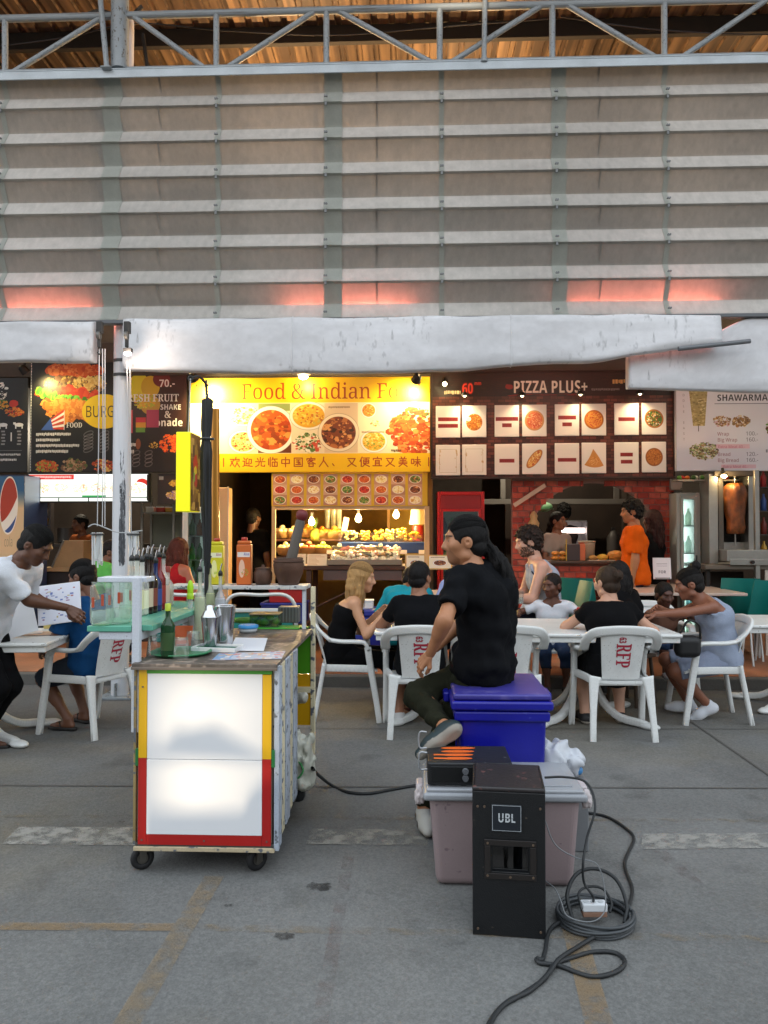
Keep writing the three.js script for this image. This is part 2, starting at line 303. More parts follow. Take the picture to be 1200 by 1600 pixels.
{ // truss of pipes above the screen
const tr = thing('roof_truss', 'grey pipe truss with zigzag braces spanning above the louvred screen', 'truss', [0, 0, 0]);
const z = ZSCREEN, q = (px, py) => onZ(px, py, z), yTop = onZ(600, 14, z).y, yBot = YT + .045, T = (px) => q(px, 14).setY(yTop), Bm = (px) => q(px, 108).setY(yBot);
mesh('top_chord', pipe(V(-7, yTop, z), V(7, yTop, z), .033), STEEL, tr);
mesh('bottom_chord', pipe(V(-7, yBot, z), V(7, yBot, z), .028), STEEL, tr);
for (const px of [-335, -165, 8, 338, 510, 687, 863, 1038, 1212, 1390]) mesh('post', pipe(Bm(px), T(px), .027), STEEL, tr);
for (const [a, b] of [[-150, -10], [20, 163], [320, 206], [355, 494], [675, 526], [705, 848], [1025, 884], [1066, 1200], [1370, 1230]]) mesh('brace', pipe(Bm(a), T(b), .025), STEEL, tr);
mesh('stub_column', pipe(Bm(187), T(187).add(V(0, .6, 0)), .078, .078, 20), STEEL, tr);
const st = thing('steel_prop', 'thin grey steel prop leaning beside the column top', 'pipe', [0, 0, 0]);
mesh('pipe', pipe(q(174, 118).setZ(z + .1), q(160, -30).setZ(z + .1), .024), STEEL, st); mesh('foot_plate', bx(.09, .012, .09, q(174, 118).x, q(174, 118).y, z + .1), STEEL, st);
const sp = thing('steel_pipe', 'thin upright grey pipe standing right of the truss middle', 'pipe', [0, 0, 0]);
mesh('pipe', pipe(q(755, 106).setZ(z + .08), q(757, -30).setZ(z + .08), .022), STEEL, sp); mesh('pipe_collar', pipe(q(755, 100).setZ(z + .08), q(755, 106).setZ(z + .08), .032), STEEL, sp);
const w = std('#1d1c1c', .7);
tag(mesh('sagging_cable', tube([q(-60, 62), q(90, 42), q(200, 20), q(330, 30), q(520, 38), q(700, 24), q(860, 12)].map((p) => p.setZ(z - .15)), .006, 60, 6), w), 'thin black cable sagging along the left truss', 'cable');
tag(mesh('sagging_cable', tube([q(880, 12), q(960, 24), q(1050, 34), q(1210, 40), q(1400, 30)].map((p) => p.setZ(z - .12)), .006, 40, 6), w), 'thin black cable sagging along the right truss', 'cable');
tag(mesh('thick_cable', tube([q(120, 12), q(150, 4), q(190, 16), q(215, -4)].map((p) => p.setZ(z - .12)), .02, 24, 8), w), 'thick black cable crossing the column head', 'cable'); tag(mesh('thick_cable', tube([q(205, 20), q(212, 70), q(216, 100), q(200, 112)].map((p) => p.setZ(z - .3)), .018, 24, 8), w), 'thick black cable hanging beside the column head', 'cable');
}
{ // louvred screen of weathered translucent sheets on thin uprights
const sc = thing('louvred_screen', 'wide screen of weathered grey louvre slats above the tarpaulins', 'louvre screen', [0, 0, ZSCREEN]);
const n = 7, H = (YT - YB) / n;
const dirtT = dataTex(1024, (u, v) => { const a = fbm(u, v, 3, 6, 111), s = fbm(u, v * .2 % 1, 90, 3, 112), g = hash(u * 1024 | 0, v * 1024 | 0, 113); const k = .72 + (a - .5) * .16 + (s - .5) * .09 + (g - .5) * .05; return [k, k * .98, k * .955]; }, true);
dirtT.repeat.set(.28, .9);
const faceM = phys('#f6f5f2', .96, { map: dirtT, transmission: .52, thickness: 0, side: THREE.DoubleSide, bumpMap: rep(GRAIN, 3), bumpScale: .0008 }), lipM = faceM.clone(); lipM.transmission = .16; // doubled sheet; lower transmission makes lips read brighter than faces
const fp = [[.06, H * 1.0], [.03, H * .97], [-.05, H * .52], [-.056, H * .47]], lp0 = [[-.056, H * .468], [-.05, H * .44], [.03, H * .06], [.034, H * .02], [.026, 0]], prof = [...fp, ...lp0];
const solid = (pr, t) => poly([...pr, ...pr.slice().reverse().map(([z, y]) => [z - t, y - t * .6])], 1, 0).rotateY(-Math.PI / 2), fg = solid(fp, .003), lg = solid(lp0, .006);
const L = 1.96, cuts = [-6.2, -4.24, -2.28, -.32, 1.64, 3.6, 5.56], mk = (g, x) => metre(g.clone().scale(L + .01, 1, 1).translate(x + L, 0, 0));
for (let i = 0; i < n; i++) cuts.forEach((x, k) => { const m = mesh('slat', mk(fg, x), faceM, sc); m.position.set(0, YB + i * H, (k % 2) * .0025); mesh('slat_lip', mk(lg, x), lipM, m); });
const strap = phys('#ffffff', .95, { map: worn('#b3b6ad', { seed: 122, patch: .1 }), transmission: .42, thickness: 0 });
const bolts = [];
for (const px of [-170, 5, 340, 510, 690, 868, 1041, 1215, 1390]) {
const x = onZ(px, 300, ZSCREEN).x; for (let i = 0; i < n; i++) mesh('seam_strip', poly(prof.map(([z, y]) => [z + .006, y]).concat(prof.slice().reverse().map(([z, y]) => [z + .003, y])), .045).rotateY(-Math.PI / 2).translate(x + .022, YB + i * H, .001), strap, sc);
for (let i = 0; i < n; i++) for (const dx of [-.008, .008]) bolts.push(new THREE.CylinderGeometry(.009, .009, .014, 8).rotateX(Math.PI / 2).translate(x + dx, YB + i * H + .05, .07));
for (let i = 1; i < n; i++) bolts.push(bx(.02, .034, .014, x, YB + i * H - .012, .062, .002));
}
for (const [px, w] of [[174, .16], [523, .13], [874, .13]]) { const x = onZ(px, 300, ZSCREEN).x; for (let i = 0; i < n; i++) mesh('overlap_column_strip', poly(prof.map(([z, y]) => [z + .006, y]).concat(prof.slice().reverse().map(([z, y]) => [z + .003, y])), w).rotateY(-Math.PI / 2).translate(x + w / 2, YB + i * H, .002), strap, sc); }  // leftmost strip stands in for the column showing through the sheets
mesh('bolts', bolts, std('#6c6e6e', .5, { metalness: .4 }), sc).userData.kind = 'stuff';
mesh('top_gutter', [span(-6.4, 6.4, YT, YT + .012, -.06, .09, .004), span(-6.4, 6.4, YT - .075, YT, .075, .09, .006)], std('#ffffff', .4, { map: worn('#aab3b8', { seed: 123, patch: .08 }), metalness: .2 }), sc);
mesh('bottom_rail', span(-6.4, 6.4, YB - .03, YB + .003, -.03, .05, .006), std('#5b5e61', .6), sc);
const glow = std('#220404', .4, { emissive: new THREE.Color(1, .12, .08), emissiveIntensity: 3 });
for (const [a, b, side] of [[18, 150, 'far left'], [452, 640, 'middle'], [884, 1112, 'right']]) {
const p = onZ(a, 470, ZSCREEN - .17), q2 = onZ(b, 470, ZSCREEN - .17), y = YB + .12, z = ZSCREEN - .22;
const tl = thing('neon_tube', `red neon tube glowing behind the bottom slats at the ${side} of the screen`, 'neon light', [(p.x + q2.x) / 2, y, z], 0);
const hl = (q2.x - p.x) / 2; mesh('tube', pipe(V(-hl, 0, 0), V(hl, 0, 0), .013), glow, tl); mesh('tube_holder', [bx(.03, .05, .04, -hl - .015, 0, 0), bx(.03, .05, .04, hl + .015, 0, 0)], std('#d8d8d8', .5), tl);
const l = new THREE.RectAreaLight(new THREE.Color(1, .25, .18), 90, hl * 2, .05); l.position.set((p.x + q2.x) / 2, y, z + .02); l.lookAt(l.position.clone().add(V(0, .45, 1))); scene.add(l);
}
}
{ // hall lamps under the roof, hidden from here by the screen, that tint its underside
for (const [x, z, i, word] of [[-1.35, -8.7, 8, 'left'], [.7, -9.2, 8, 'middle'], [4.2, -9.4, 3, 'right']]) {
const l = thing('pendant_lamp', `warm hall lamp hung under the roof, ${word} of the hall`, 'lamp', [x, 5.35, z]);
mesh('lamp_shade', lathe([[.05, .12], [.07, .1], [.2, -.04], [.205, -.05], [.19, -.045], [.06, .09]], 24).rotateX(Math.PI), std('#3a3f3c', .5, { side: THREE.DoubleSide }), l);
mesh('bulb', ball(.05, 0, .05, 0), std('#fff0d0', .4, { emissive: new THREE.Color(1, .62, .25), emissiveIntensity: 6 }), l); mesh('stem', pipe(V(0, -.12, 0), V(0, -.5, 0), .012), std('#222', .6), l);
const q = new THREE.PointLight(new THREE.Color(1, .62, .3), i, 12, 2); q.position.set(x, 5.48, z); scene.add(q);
}
}
{ // added tube lamps, unseen behind the tarpaulins, that brighten the hall
for (const [x, w] of [[-4.0, 'left end'], [-.6, 'left middle'], [1.6, 'right middle'], [3.9, 'right end']]) {
const l = thing('added_tube_lamp', `added unseen fill lamp behind the tarpaulin, ${w} of the hall`, 'lamp', [x, 3.3, -7.9]); mesh('tube', pipe(V(-.6, 0, 0), V(.6, 0, 0), .016), std('#fff', .4, { emissive: new THREE.Color(1, .9, .74), emissiveIntensity: 3 }), l); mesh('lamp_batten', bx(1.26, .04, .07, 0, .05, 0, .006), std('#d8d8d4', .5), l); for (const s of [-.55, .55]) mesh('chain', pipe(V(s, .07, 0), V(s, 2.4, 0), .004), std('#555', .5), l);
const q = new THREE.RectAreaLight(new THREE.Color(1, .88, .7), 14, 1.2, .04); q.position.set(x, 3.28, -7.9); q.lookAt(V(x, 0, -8.7)); scene.add(q); }
}
{ // rolled tarpaulins under the screen
const tt = dataTex(1024, (u, v) => { const a = fbm(u, v, 4, 6, 131), s = fbm(u, v, 50, 3, 132), st = fbm(u, v * .3 % 1, 60, 3, 133), k = .79 + (a - .5) * .16 + (s - .5) * .05, w = clamp((st - .66) * 4, 0, 1) * .22 * clamp((a - .45) * 5, 0, 1); return [k * (1 - w), k * (1 - w), k * (1.01 - w)]; }, true);
tt.repeat.set(.45, .9);
const TM = std('#ffffff', .62, { map: tt, bumpMap: rep(GRAIN, 4), bumpScale: .0006, side: THREE.DoubleSide });
function tarp(xs, top, bot, z, thick, label, seed, ends) {
const n = 90, K = 28, P = [], UVs = [], I = [];
const ev = (arr, t) => { const f = t * (arr.length - 1), i = Math.min(arr.length - 2, Math.floor(f)), k = f - i, s = k * k * (3 - 2 * k); return lerp(arr[i], arr[i + 1], s); };
for (let i = 0; i <= n; i++) {
const t = i / n, x = lerp(xs[0], xs[1], t), yt = ev(top, t), yb = ev(bot, t), c = (yt + yb) / 2, h = (yt - yb) / 2;
for (let k = 0; k < K; k++) {
const a = k / K * 2 * Math.PI, sy = Math.cos(a), sz = Math.sin(a);
const droop = sy < 0 ? 1 + .25 * -sy : 1, fold = n3(x * .9 + seed, sy * 1.3 + x * .22, 3) * .005 + n3(x * 1.6 + seed, sy * 3 - x * 1.2, 7) * .005 + n3(x * 6 + seed, sy * 5 + x * 3, 9) * .002;
P.push(x, c + sy * h + (Math.abs(sy) > .9 ? n3(x * 1.5, seed, 1) * .008 : 0), z + (Math.sign(sz) * Math.pow(Math.abs(sz), .35) * thick * (sz > 0 ? .62 : .4) * droop + fold * (sz > 0 ? 1.3 : 0)));
UVs.push(x, k / K * h * 4);
if (i < n) { const k2 = (k + 1) % K; I.push(i * K + k, i * K + k2, (i + 1) * K + k2, i * K + k, (i + 1) * K + k2, (i + 1) * K + k); }
}
}
for (const e of [0, n]) { const base = P.length / 3; let cx = 0, cy = 0, cz = 0; for (let k = 0; k < K; k++) { cx += P[(e * K + k) * 3]; cy += P[(e * K + k) * 3 + 1]; cz += P[(e * K + k) * 3 + 2]; } P.push(cx / K + (e ? -.03 : .03), cy / K, cz / K); UVs.push(0, 0); for (let k = 0; k < K; k++) { const a = e * K + k, b = e * K + (k + 1) % K; e ? I.push(base, a, b) : I.push(base, b, a); } }
const g = new THREE.BufferGeometry(); g.setAttribute('position', new THREE.Float32BufferAttribute(P, 3)); g.setAttribute('uv', new THREE.Float32BufferAttribute(UVs, 2)); g.setIndex(I); g.computeVertexNormals();
const o = thing('rolled_tarpaulin', label, 'tarpaulin', [0, 0, 0]); mesh('cover', g, TM, o);
for (let i = 1; i * 1.9 < xs[1] - xs[0]; i++) { const j = Math.round(n * (i * 1.9 - .4) / (xs[1] - xs[0])), ring = []; for (let k = 0; k < K; k++) ring.push(V(P[(j * K + k) * 3], P[(j * K + k) * 3 + 1], P[(j * K + k) * 3 + 2])); mesh('seam', tube(ring, .0055, 90, 6, true), TM, o); }
if (ends) mesh('roll_pipe', ends, std('#6d7073', .5, { metalness: .4 }), o); return o;
}
const z = ZSCREEN + .1, y = (px, py) => onZ(px, py, z).y, x = (px) => onZ(px, 540, z).x;
tarp([x(-420), x(150)], [YB - .03, YB - .03, YB - .03], [y(0, 566), y(0, 566), y(100, 568)], z, .09, 'white rolled tarpaulin left of the steel column', 3);
tarp([x(197), x(1122)], [YB - .02, YB - .02, YB - .02, YB - .02, YB - .03], [y(250, 582), y(350, 586), y(560, 584), y(830, 570), y(1110, 541)], z + .02, .1, 'long white rolled tarpaulin between column and right end, its bottom rising to the right', 11,
pipe(at(1060, 545, 6.55), at(1172, 533, 6.55), .02));
tarp([onZ(979, 590, z - .12).x, x(1500)], [onZ(979, 556, z - .12).y, onZ(1060, 535, z - .12).y, YB - .02, YB - .02, YB - .02, YB - .02], [onZ(979, 611, z - .2).y, onZ(1100, 617, z - .2).y, onZ(1200, 618, z - .2).y, onZ(1200, 618, z - .2).y], z - .12, .08, 'dirty white rolled tarpaulin at far right hanging below the long one', 23);
const dk = std('#2b2a29', .6), rp = std('#b9bcc0', .8);
for (const [px, w] of [[156, 'left'], [199, 'right']]) {
const t = thing('pulley_block', `dark rope pulley at the ${w} of the column under the screen`, 'pulley', at(px, 512, 6.55)); mesh('bracket', [bx(.05, .1, .05, 0, 0, 0), bx(.03, .14, .02, 0, -.1, .01)], dk, t); mesh('wheel', new THREE.CylinderGeometry(.035, .035, .025, 16).rotateZ(1.57).translate(0, -.07, .02), std('#6c6a66', .4, { metalness: .5 }), t); mesh('hook', tube([V(0, -.16, .01), V(.015, -.2, .01), V(0, -.23, .01), V(-.015, -.21, .01)], .006, 12, 6), dk, t);
}
const lp = thing('small_lamp', 'small lit lamp right of the column below its pulley', 'lamp', at(200, 553, 6.5));
mesh('lamp_housing', bx(.07, .035, .05, 0, .03, 0), dk, lp); mesh('bulb', ball(.024, 0, 0, .012, 1.4, .8, 1), std('#fff', .4, { emissive: new THREE.Color(1, .85, .75), emissiveIntensity: 5 }), lp);
const pl = new THREE.PointLight(new THREE.Color(1, .8, .65), .25, 3, 2); pl.position.copy(at(200, 555, 6.44)); scene.add(pl);
const rope = (pts, label) => tag(mesh('hanging_rope', pts.map((s) => tube(s, .004, 20, 5)), rp), label, 'rope');
rope([[at(155, 545, 6.55), at(154, 700, 6.56), at(152, 822, 6.55)], [at(160, 545, 6.57), at(161, 700, 6.56), at(160, 822, 6.55)], [at(164, 545, 6.57), at(164, 822, 6.55)]], 'pale ropes hanging down left of the column');
rope([[at(198, 565, 6.55), at(202, 700, 6.56), at(201, 830, 6.55)], [at(203, 565, 6.55), at(205, 830, 6.55)]], 'pale rope hanging down right of the column');
}
const blob = (x, cx, cy, r, col, k = 9, sq = 1) => { x.fillStyle = col; x.beginPath(); const a0 = rnd() * 6; for (let i = 0; i <= k; i++) { const a = a0 + i / k * 6.2832, q = r * rr(.75, 1.15); x.lineTo(cx + Math.cos(a) * q, cy + Math.sin(a) * q * sq); } x.fill(); };
function plate(x, cx, cy, r, cols, { rim = '#f4f1ea', sq = .8, n = 60, inner = null, size = .16 } = {}) {
if (rim) { x.fillStyle = rim; x.beginPath(); x.ellipse(cx, cy, r, r * sq, 0, 0, 7); x.fill(); x.strokeStyle = 'rgba(90,70,50,.35)'; x.lineWidth = r * .03; x.stroke(); }
x.save(); x.beginPath(); x.ellipse(cx, cy, r * .84, r * .84 * sq, 0, 0, 7); x.clip();
x.fillStyle = inner || cols[0]; x.fillRect(cx - r, cy - r, 2 * r, 2 * r);
for (let i = 0; i < n * 2.5; i++) { const a = rnd() * 7, q = Math.sqrt(rnd()) * r * .8; blob(x, cx + Math.cos(a) * q, cy + Math.sin(a) * q * sq, r * size * rr(.2, 1.1) * (i < n * .6 ? 1 : .55), cols[rnd() * cols.length | 0], 8, rr(.5, 1)); }
x.restore();
}
const food = (x, cx, cy, r, cols, n = 70, sq = .7, size = .2) => { for (let i = 0; i < n * 3; i++) { const a = rnd() * 7, q = Math.sqrt(rnd()) * r * .85; blob(x, cx + Math.cos(a) * q, cy + Math.sin(a) * q * sq, r * size * rr(.25, 1.1) * (i < n * .6 ? 1 : .5), cols[rnd() * cols.length | 0], 8, rr(.5, 1)); } };
const words = (x, s, px, py, font, col, align = 'left', w) => { x.font = font; x.fillStyle = col; x.textAlign = align; x.textBaseline = 'alphabetic'; w ? x.fillText(s, px, py, w) : x.fillText(s, px, py); };
const HAN = {
欢: ['0,2 4,2 0,9', '1,4 4,9', '6,0 5,3', '5.5,2 9.5,2 9,4', '7.2,3.5 7,6 5,10', '7.2,6 9.8,10'], 迎: ['1,.5 2,2', '0,4 2,4 1.5,8', '0,9.5 2,8.5 10,9.5', '5,1 3.5,2 3.5,7 5.5,6', '6.5,2 9,2 9,6 8,6.5', '6.5,2 6.5,8'],
光: ['5,0 5,4', '2,1 3,3', '8,1 7,3', '0,4.5 10,4.5', '4,4.5 3.5,8 0,10', '6,4.5 6,9 9.5,9.5 9.7,8'], 临: ['.5,1.5 .5,8', '2.2,0 2.2,9.8', '5,0 4,3', '4.5,1.8 9.5,1.8', '6.5,2.8 7.5,3.8', '4.3,5 9.5,5 9.5,9.5 4.3,9.5 4.3,5', '6.9,5 6.9,9.5'],
中: ['1,2.5 9,2.5 9,6.5 1,6.5 1,2.5', '5,0 5,10'], 国: ['.8,.8 9.2,.8 9.2,9.6 .8,9.6 .8,.8', '2.8,2.8 7.2,2.8', '3,5 7,5', '2.5,7.6 7.5,7.6', '5,2.8 5,7.6', '6.3,6 7,6.8'],
客: ['5,0 5.2,1', '.8,3 .8,1.5 9.2,1.5 9,3', '4,2 1.5,5', '3.5,3 7.5,3 2,6.5', '3.8,4 9.5,7', '3,7 7.3,7 7.3,9.7 3,9.7 3,7'], 人: ['5,0 4.6,4 .5,10', '5,3.5 9.5,10'], '、': ['1,7 2.5,9'],
又: ['1,1.5 8.5,1.5 6,6 .8,9.8', '2,3 5,7 9.5,9.8'], 便: ['2.5,0 .3,4.5', '1.6,3 1.6,10', '3.5,1 10,1', '4,3 9.3,3 9.3,6.5 4,6.5 4,3', '4,4.7 9.3,4.7', '6.7,1 6.5,6.5 3,10', '4,7 10,10'],
宜: ['5,0 5.2,1', '.8,3 .8,1.5 9.2,1.5 9,3', '3,3.5 7,3.5 7,9', '3,3.5 3,9', '3,5.3 7,5.3', '3,7.1 7,7.1', '.5,9.2 9.5,9.2'],
美: ['3,0 4,1.4', '7,0 6,1.4', '1.5,2 8.5,2', '2,3.7 8,3.7', '.8,5.4 9.2,5.4', '5,2 5,5.4', '1,7 9,7', '5,5.6 4.5,7.2 1,10', '5.2,7 9.3,10'], 味: ['.5,2.5 3,2.5 3,7 .5,7 .5,2.5', '4.5,3 9.2,3', '4,5.2 9.8,5.2', '6.8,0 6.8,10', '6.6,5.4 4,9', '7,5.4 9.8,9'], '!': ['5,1 5,9.5'],
};
const han = (x, ch, px, py, s, col, lw) => { x.strokeStyle = col; x.lineWidth = lw; x.lineCap = 'round'; x.lineJoin = 'round'; for (const st of HAN[ch]) { x.beginPath(); st.split(' ').forEach((q, i) => { const [a, b] = q.split(',').map(Number); i ? x.lineTo(px + a * s / 10, py + b * s / 10) : x.moveTo(px + a * s / 10, py + b * s / 10); }); x.stroke(); } };
const smudgeText = (x, px, py, w, h, col, n = 7) => { x.fillStyle = col; let q = px; while (q < px + w) { const l = Math.min(px + w - q, rr(h * .35, h * .8)); x.fillRect(q, py + rr(0, h * .12), l * .8, h * rr(.75, 1)); q += l; } };
const CURRY = ['#c8551b', '#a83c10', '#d8762a', '#8c3a12', '#e09a48'], GREEN = ['#5d7a2c', '#8aa544', '#a83a1c', '#d9c07a', '#3d5520'], PALE = ['#e8d9a8', '#d9b65c', '#c98a34', '#f2ead2'], DARK = ['#7a3a18', '#5a2a14', '#b06a34', '#d89a5a', '#3a2010'], REDS = ['#c03018', '#d85028', '#a02010', '#e08040', '#7a1808'];
const THAI = canvasTex(1536, 612, (x, w, h) => { // the board runs from pixel 296 to 672
const s = w / 376, X = (p) => (p - 296) * s, Y = (p) => (p - 588) * s;
x.fillStyle = '#f2c413'; x.fillRect(0, 0, w, h); x.fillStyle = '#f3e6c4'; x.fillRect(0, Y(628), w, Y(709) - Y(628));
words(x, 'Thai Food & Indian Food', X(304), Y(622), `${34 * s}px serif`, '#a23a0c', 'left', X(660) - X(304));
x.fillStyle = '#efe0bd'; x.fillRect(X(356), Y(629), X(404) - X(356), Y(708) - Y(629));
plate(x, X(380), Y(648), 25 * s, PALE, { sq: .7 }); food(x, X(396), Y(640), 7 * s, GREEN, 14); plate(x, X(380), Y(690), 23 * s, ['#e8c070', '#d07030', '#f0dca0', '#b04818'], { sq: .8 });
x.fillStyle = '#6b3018'; x.fillRect(X(404), Y(690), X(456) - X(404), Y(708) - Y(690)); x.fillStyle = '#8a9a5a'; x.fillRect(X(404), Y(629), 50 * s, 12 * s); plate(x, X(424), Y(671), 38 * s, CURRY, { sq: 1.0, inner: '#c2571e', n: 40, size: .26 });
x.fillStyle = '#e6d7b8'; x.fillRect(X(456), Y(629), X(508) - X(456), Y(708) - Y(629)); plate(x, X(483), Y(649), 30 * s, ['#d8a42c', '#e8c65a', '#b8641c', '#c8b04a'], { sq: .75, rim: '#efe6d8' }); food(x, X(482), Y(692), 26 * s, ['#d8cfa8', '#5a7a34', '#3c5424', '#c84a34', '#f0ead8'], 50);
x.fillStyle = '#d9c3a0'; x.fillRect(X(508), Y(629), X(560) - X(508), Y(708) - Y(629)); plate(x, X(530), Y(676), 32 * s, DARK, { sq: .95, rim: '#e9dcc0', n: 50, size: .2 }); smudgeText(x, X(514), Y(634), 34 * s, 3 * s, 'rgba(110,80,50,.6)');
plate(x, X(577), Y(641), 12 * s, ['#d8902c', '#b86420', '#e8c060'], { sq: 1 }); food(x, X(588), Y(662), 9 * s, PALE, 20); plate(x, X(585), Y(690), 21 * s, ['#e4b83c', '#d09020', '#f0dc90', '#8a9a3a'], { sq: .85 }); smudgeText(x, X(566), Y(674), 36 * s, 3 * s, 'rgba(110,80,50,.6)');
food(x, X(648), Y(675), 44 * s, ['#c8481a', '#d86a2c', '#a83414', '#b85a20', '#e0904a'], 120, 1.0, .2); food(x, X(664), Y(645), 9 * s, ['#4a6a28', '#385020'], 20); smudgeText(x, X(612), Y(703), 16 * s, 4 * s, 'rgba(60,40,20,.8)');
x.fillStyle = '#f0c010'; x.fillRect(0, Y(709), w, h);
let px = 342; for (const ch of '!欢迎光临中国客人、又便宜又美味!') { han(x, ch, X(px), Y(715), 15 * s, '#a2401a', 1.7 * s); px += ch === '!' ? 18 : ch === '、' ? 24 : 19.9; }
});
const DISHES = canvasTex(1024, 220, (x, w, h) => {
x.fillStyle = '#c9a21c'; x.fillRect(0, 0, w, h); const cw = w / 9.2;
for (let i = 0; i < 9; i++) for (let j = 0; j < 3; j++) { const px = 8 + i * cw, py = 4 + j * (h - 8) / 3; x.fillStyle = ['#b98a70', '#c49a80', '#a87860'][(i + j) % 3]; x.fillRect(px, py, cw - 18, (h - 8) / 3); plate(x, px + cw * .42, py + (h - 8) / 6, cw * .36, [CURRY, DARK, REDS, PALE, GREEN][(i * 3 + j * 2) % 5], { sq: .72, n: 26, size: .22, rim: '#e6d3c0' }); }
});
const brickPrint = (x, x0, y0, w, h, bw, bh) => { x.fillStyle = '#2a1712'; x.fillRect(x0, y0, w, h); for (let j = 0; j * bh < h; j++) for (let i = -1; i * bw < w; i++) { const k = rr(.6, 1.2); x.fillStyle = `rgb(${98 * k | 0},${52 * k | 0},${40 * k | 0})`; x.fillRect(x0 + i * bw + (j % 2) * bw / 2 + 1, y0 + j * bh + 1, bw - 2.5, bh - 2.5); } };
const PIZZABOARD = canvasTex(1536, 700, (x, w, h) => { // pixels 674..1052 by 578..750
const s = w / 378, X = (p) => (p - 674) * s, Y = (p) => (p - 578) * s; brickPrint(x, 0, 0, w, h, 11 * s, 5 * s);
x.fillStyle = '#1a100e'; x.fillRect(0, 0, w, Y(618)); for (let i = 0; i < 700; i++) { x.fillStyle = `rgba(${rr(40, 80) | 0},${rr(20, 36) | 0},18,.25)`; x.fillRect(rnd() * w, rnd() * Y(622), rr(10, 60), rr(2, 8)); }
x.fillStyle = '#7a1812'; blob(x, X(796), Y(603), 7 * s, '#8a1a14', 9, .7); for (let i = 0; i < 40; i++) { x.fillStyle = 'rgba(140,26,18,.5)'; x.fillRect(X(rr(790, 900)), Y(rr(614, 617)), rr(20, 80), rr(2, 5)); }
x.save(); x.translate(X(802), Y(613)); x.scale(.95, 1.3); words(x, 'PIZZA PLUS+', 0, 0, `bold ${21 * s}px sans-serif`, '#e6dccb'); x.restore();
x.save(); x.translate(X(722), Y(613)); x.scale(.85, 1.2); x.lineWidth = 3 * s; x.strokeStyle = '#5a0d0a'; x.font = `bold ${19 * s}px sans-serif`; x.strokeText('60', 0, 0); words(x, '60', 0, 0, `bold ${19 * s}px sans-serif`, '#d8402a'); words(x, 'mm', 23 * s, -11 * s, `bold ${7 * s}px sans-serif`, '#d8402a'); x.restore();
smudgeText(x, X(694), Y(608), 26 * s, 6 * s, '#c9b48a'); smudgeText(x, X(958), Y(592), 20 * s, 7 * s, '#c99a5a'); smudgeText(x, X(925), Y(606), 44 * s, 4 * s, '#6f6a68');
});
const CARDS = canvasTex(1536, 460, (x, w, h) => {
const cw = w / 8, ch = h / 2;
for (let j = 0; j < 2; j++) for (let i = 0; i < 8; i++) {
const cx = i * cw + cw / 2, cy = j * ch + ch / 2, k = (i / 2 | 0) + j * 4; x.fillStyle = '#e9e3da'; x.fillRect(i * cw, j * ch, cw, ch);
const red = '#8f2626', line = (l, dy) => { x.fillStyle = red; x.fillRect(cx - l * cw / 2, cy + dy - 13, l * cw, 27); x.fillStyle = 'rgba(60,10,10,.55)'; for (let q = cx - l * cw / 2 + 3; q < cx + l * cw / 2 - 5; q += rr(7, 13)) x.fillRect(q, cy + dy - 12 + rr(0, 4), rr(2, 4), rr(15, 22)); };
if (k === 4) { x.strokeStyle = 'rgba(170,150,110,.8)'; x.lineWidth = 2; x.strokeRect(i * cw + 30, j * ch + 36, cw - 60, ch - 62); x.fillStyle = 'rgba(190,150,90,.6)'; for (let q = 0; q < 14; q++) x.fillRect(i * cw + (rnd() < .5 ? rr(24, 40) : cw - rr(28, 44)), j * ch + rr(30, ch - 50), rr(3, 9), rr(6, 26)); }
else if (i % 2 === 0) { if (k === 0) { line(.8, -18); line(.8, 28); } else if (k === 1) { line(.9, -14); line(.38, 30); } else if (k === 2) { line(.72, -18); line(.38, 30); } else if (k === 3) line(.66, 0); else if (k === 5) line(.6, 10); else if (k === 6) line(.74, 10); else { line(.5, -22); line(.46, 30); } }
else if (k === 0) { plate(x, cx, cy + 6, 74, ['#b5651c', '#8c4414', '#d68a2c', '#e2b25c'], { rim: null, sq: .95 }); plate(x, cx - 44, cy - 16, 20, ['#e8dcc0'], {}); }
else if (k === 1) plate(x, cx, cy, 74, ['#cf6a3c', '#b84a2a', '#e6a06a', '#c23a24', '#e8b888'], { rim: '#c98c50', sq: .95, size: .1, n: 140 });
else if (k === 2) plate(x, cx, cy, 74, ['#d98a34', '#e4a850', '#c8522c', '#b84020'], { rim: '#b5651c', sq: .9, size: .12, n: 110 });
else if (k === 3) { x.save(); x.translate(cx, cy); x.rotate(.3); plate(x, 0, 0, 72, ['#4a6a24', '#e8e0c8', '#b03018', '#5a3a1c', '#d8b060'], { rim: '#b06a30', sq: .9, size: .13, n: 90 }); x.restore(); }
else if (k === 5) { x.save(); x.translate(cx, cy); x.rotate(-.85); plate(x, 0, 0, 84, ['#e0b060', '#d08840', '#b85a28', '#e8d090'], { rim: '#b8702c', sq: .42, size: .12, n: 60 }); x.restore(); }
else if (k === 6) { x.fillStyle = '#c98a44'; x.beginPath(); x.moveTo(cx - 6, cy - 66); x.quadraticCurveTo(cx + 40, cy - 10, cx + 74, cy + 56); x.quadraticCurveTo(cx, cy + 86, cx - 74, cy + 50); x.quadraticCurveTo(cx - 30, cy, cx - 6, cy - 66); x.fill(); food(x, cx, cy + 24, 44, ['#d69a54', '#b87630', '#e0b070'], 50, .7); }
else plate(x, cx, cy, 66, ['#b8702c', '#a05a20', '#cf8c3c', '#8a4818'], { rim: '#9a5a24', sq: 1, size: .1, n: 160 });
}
});
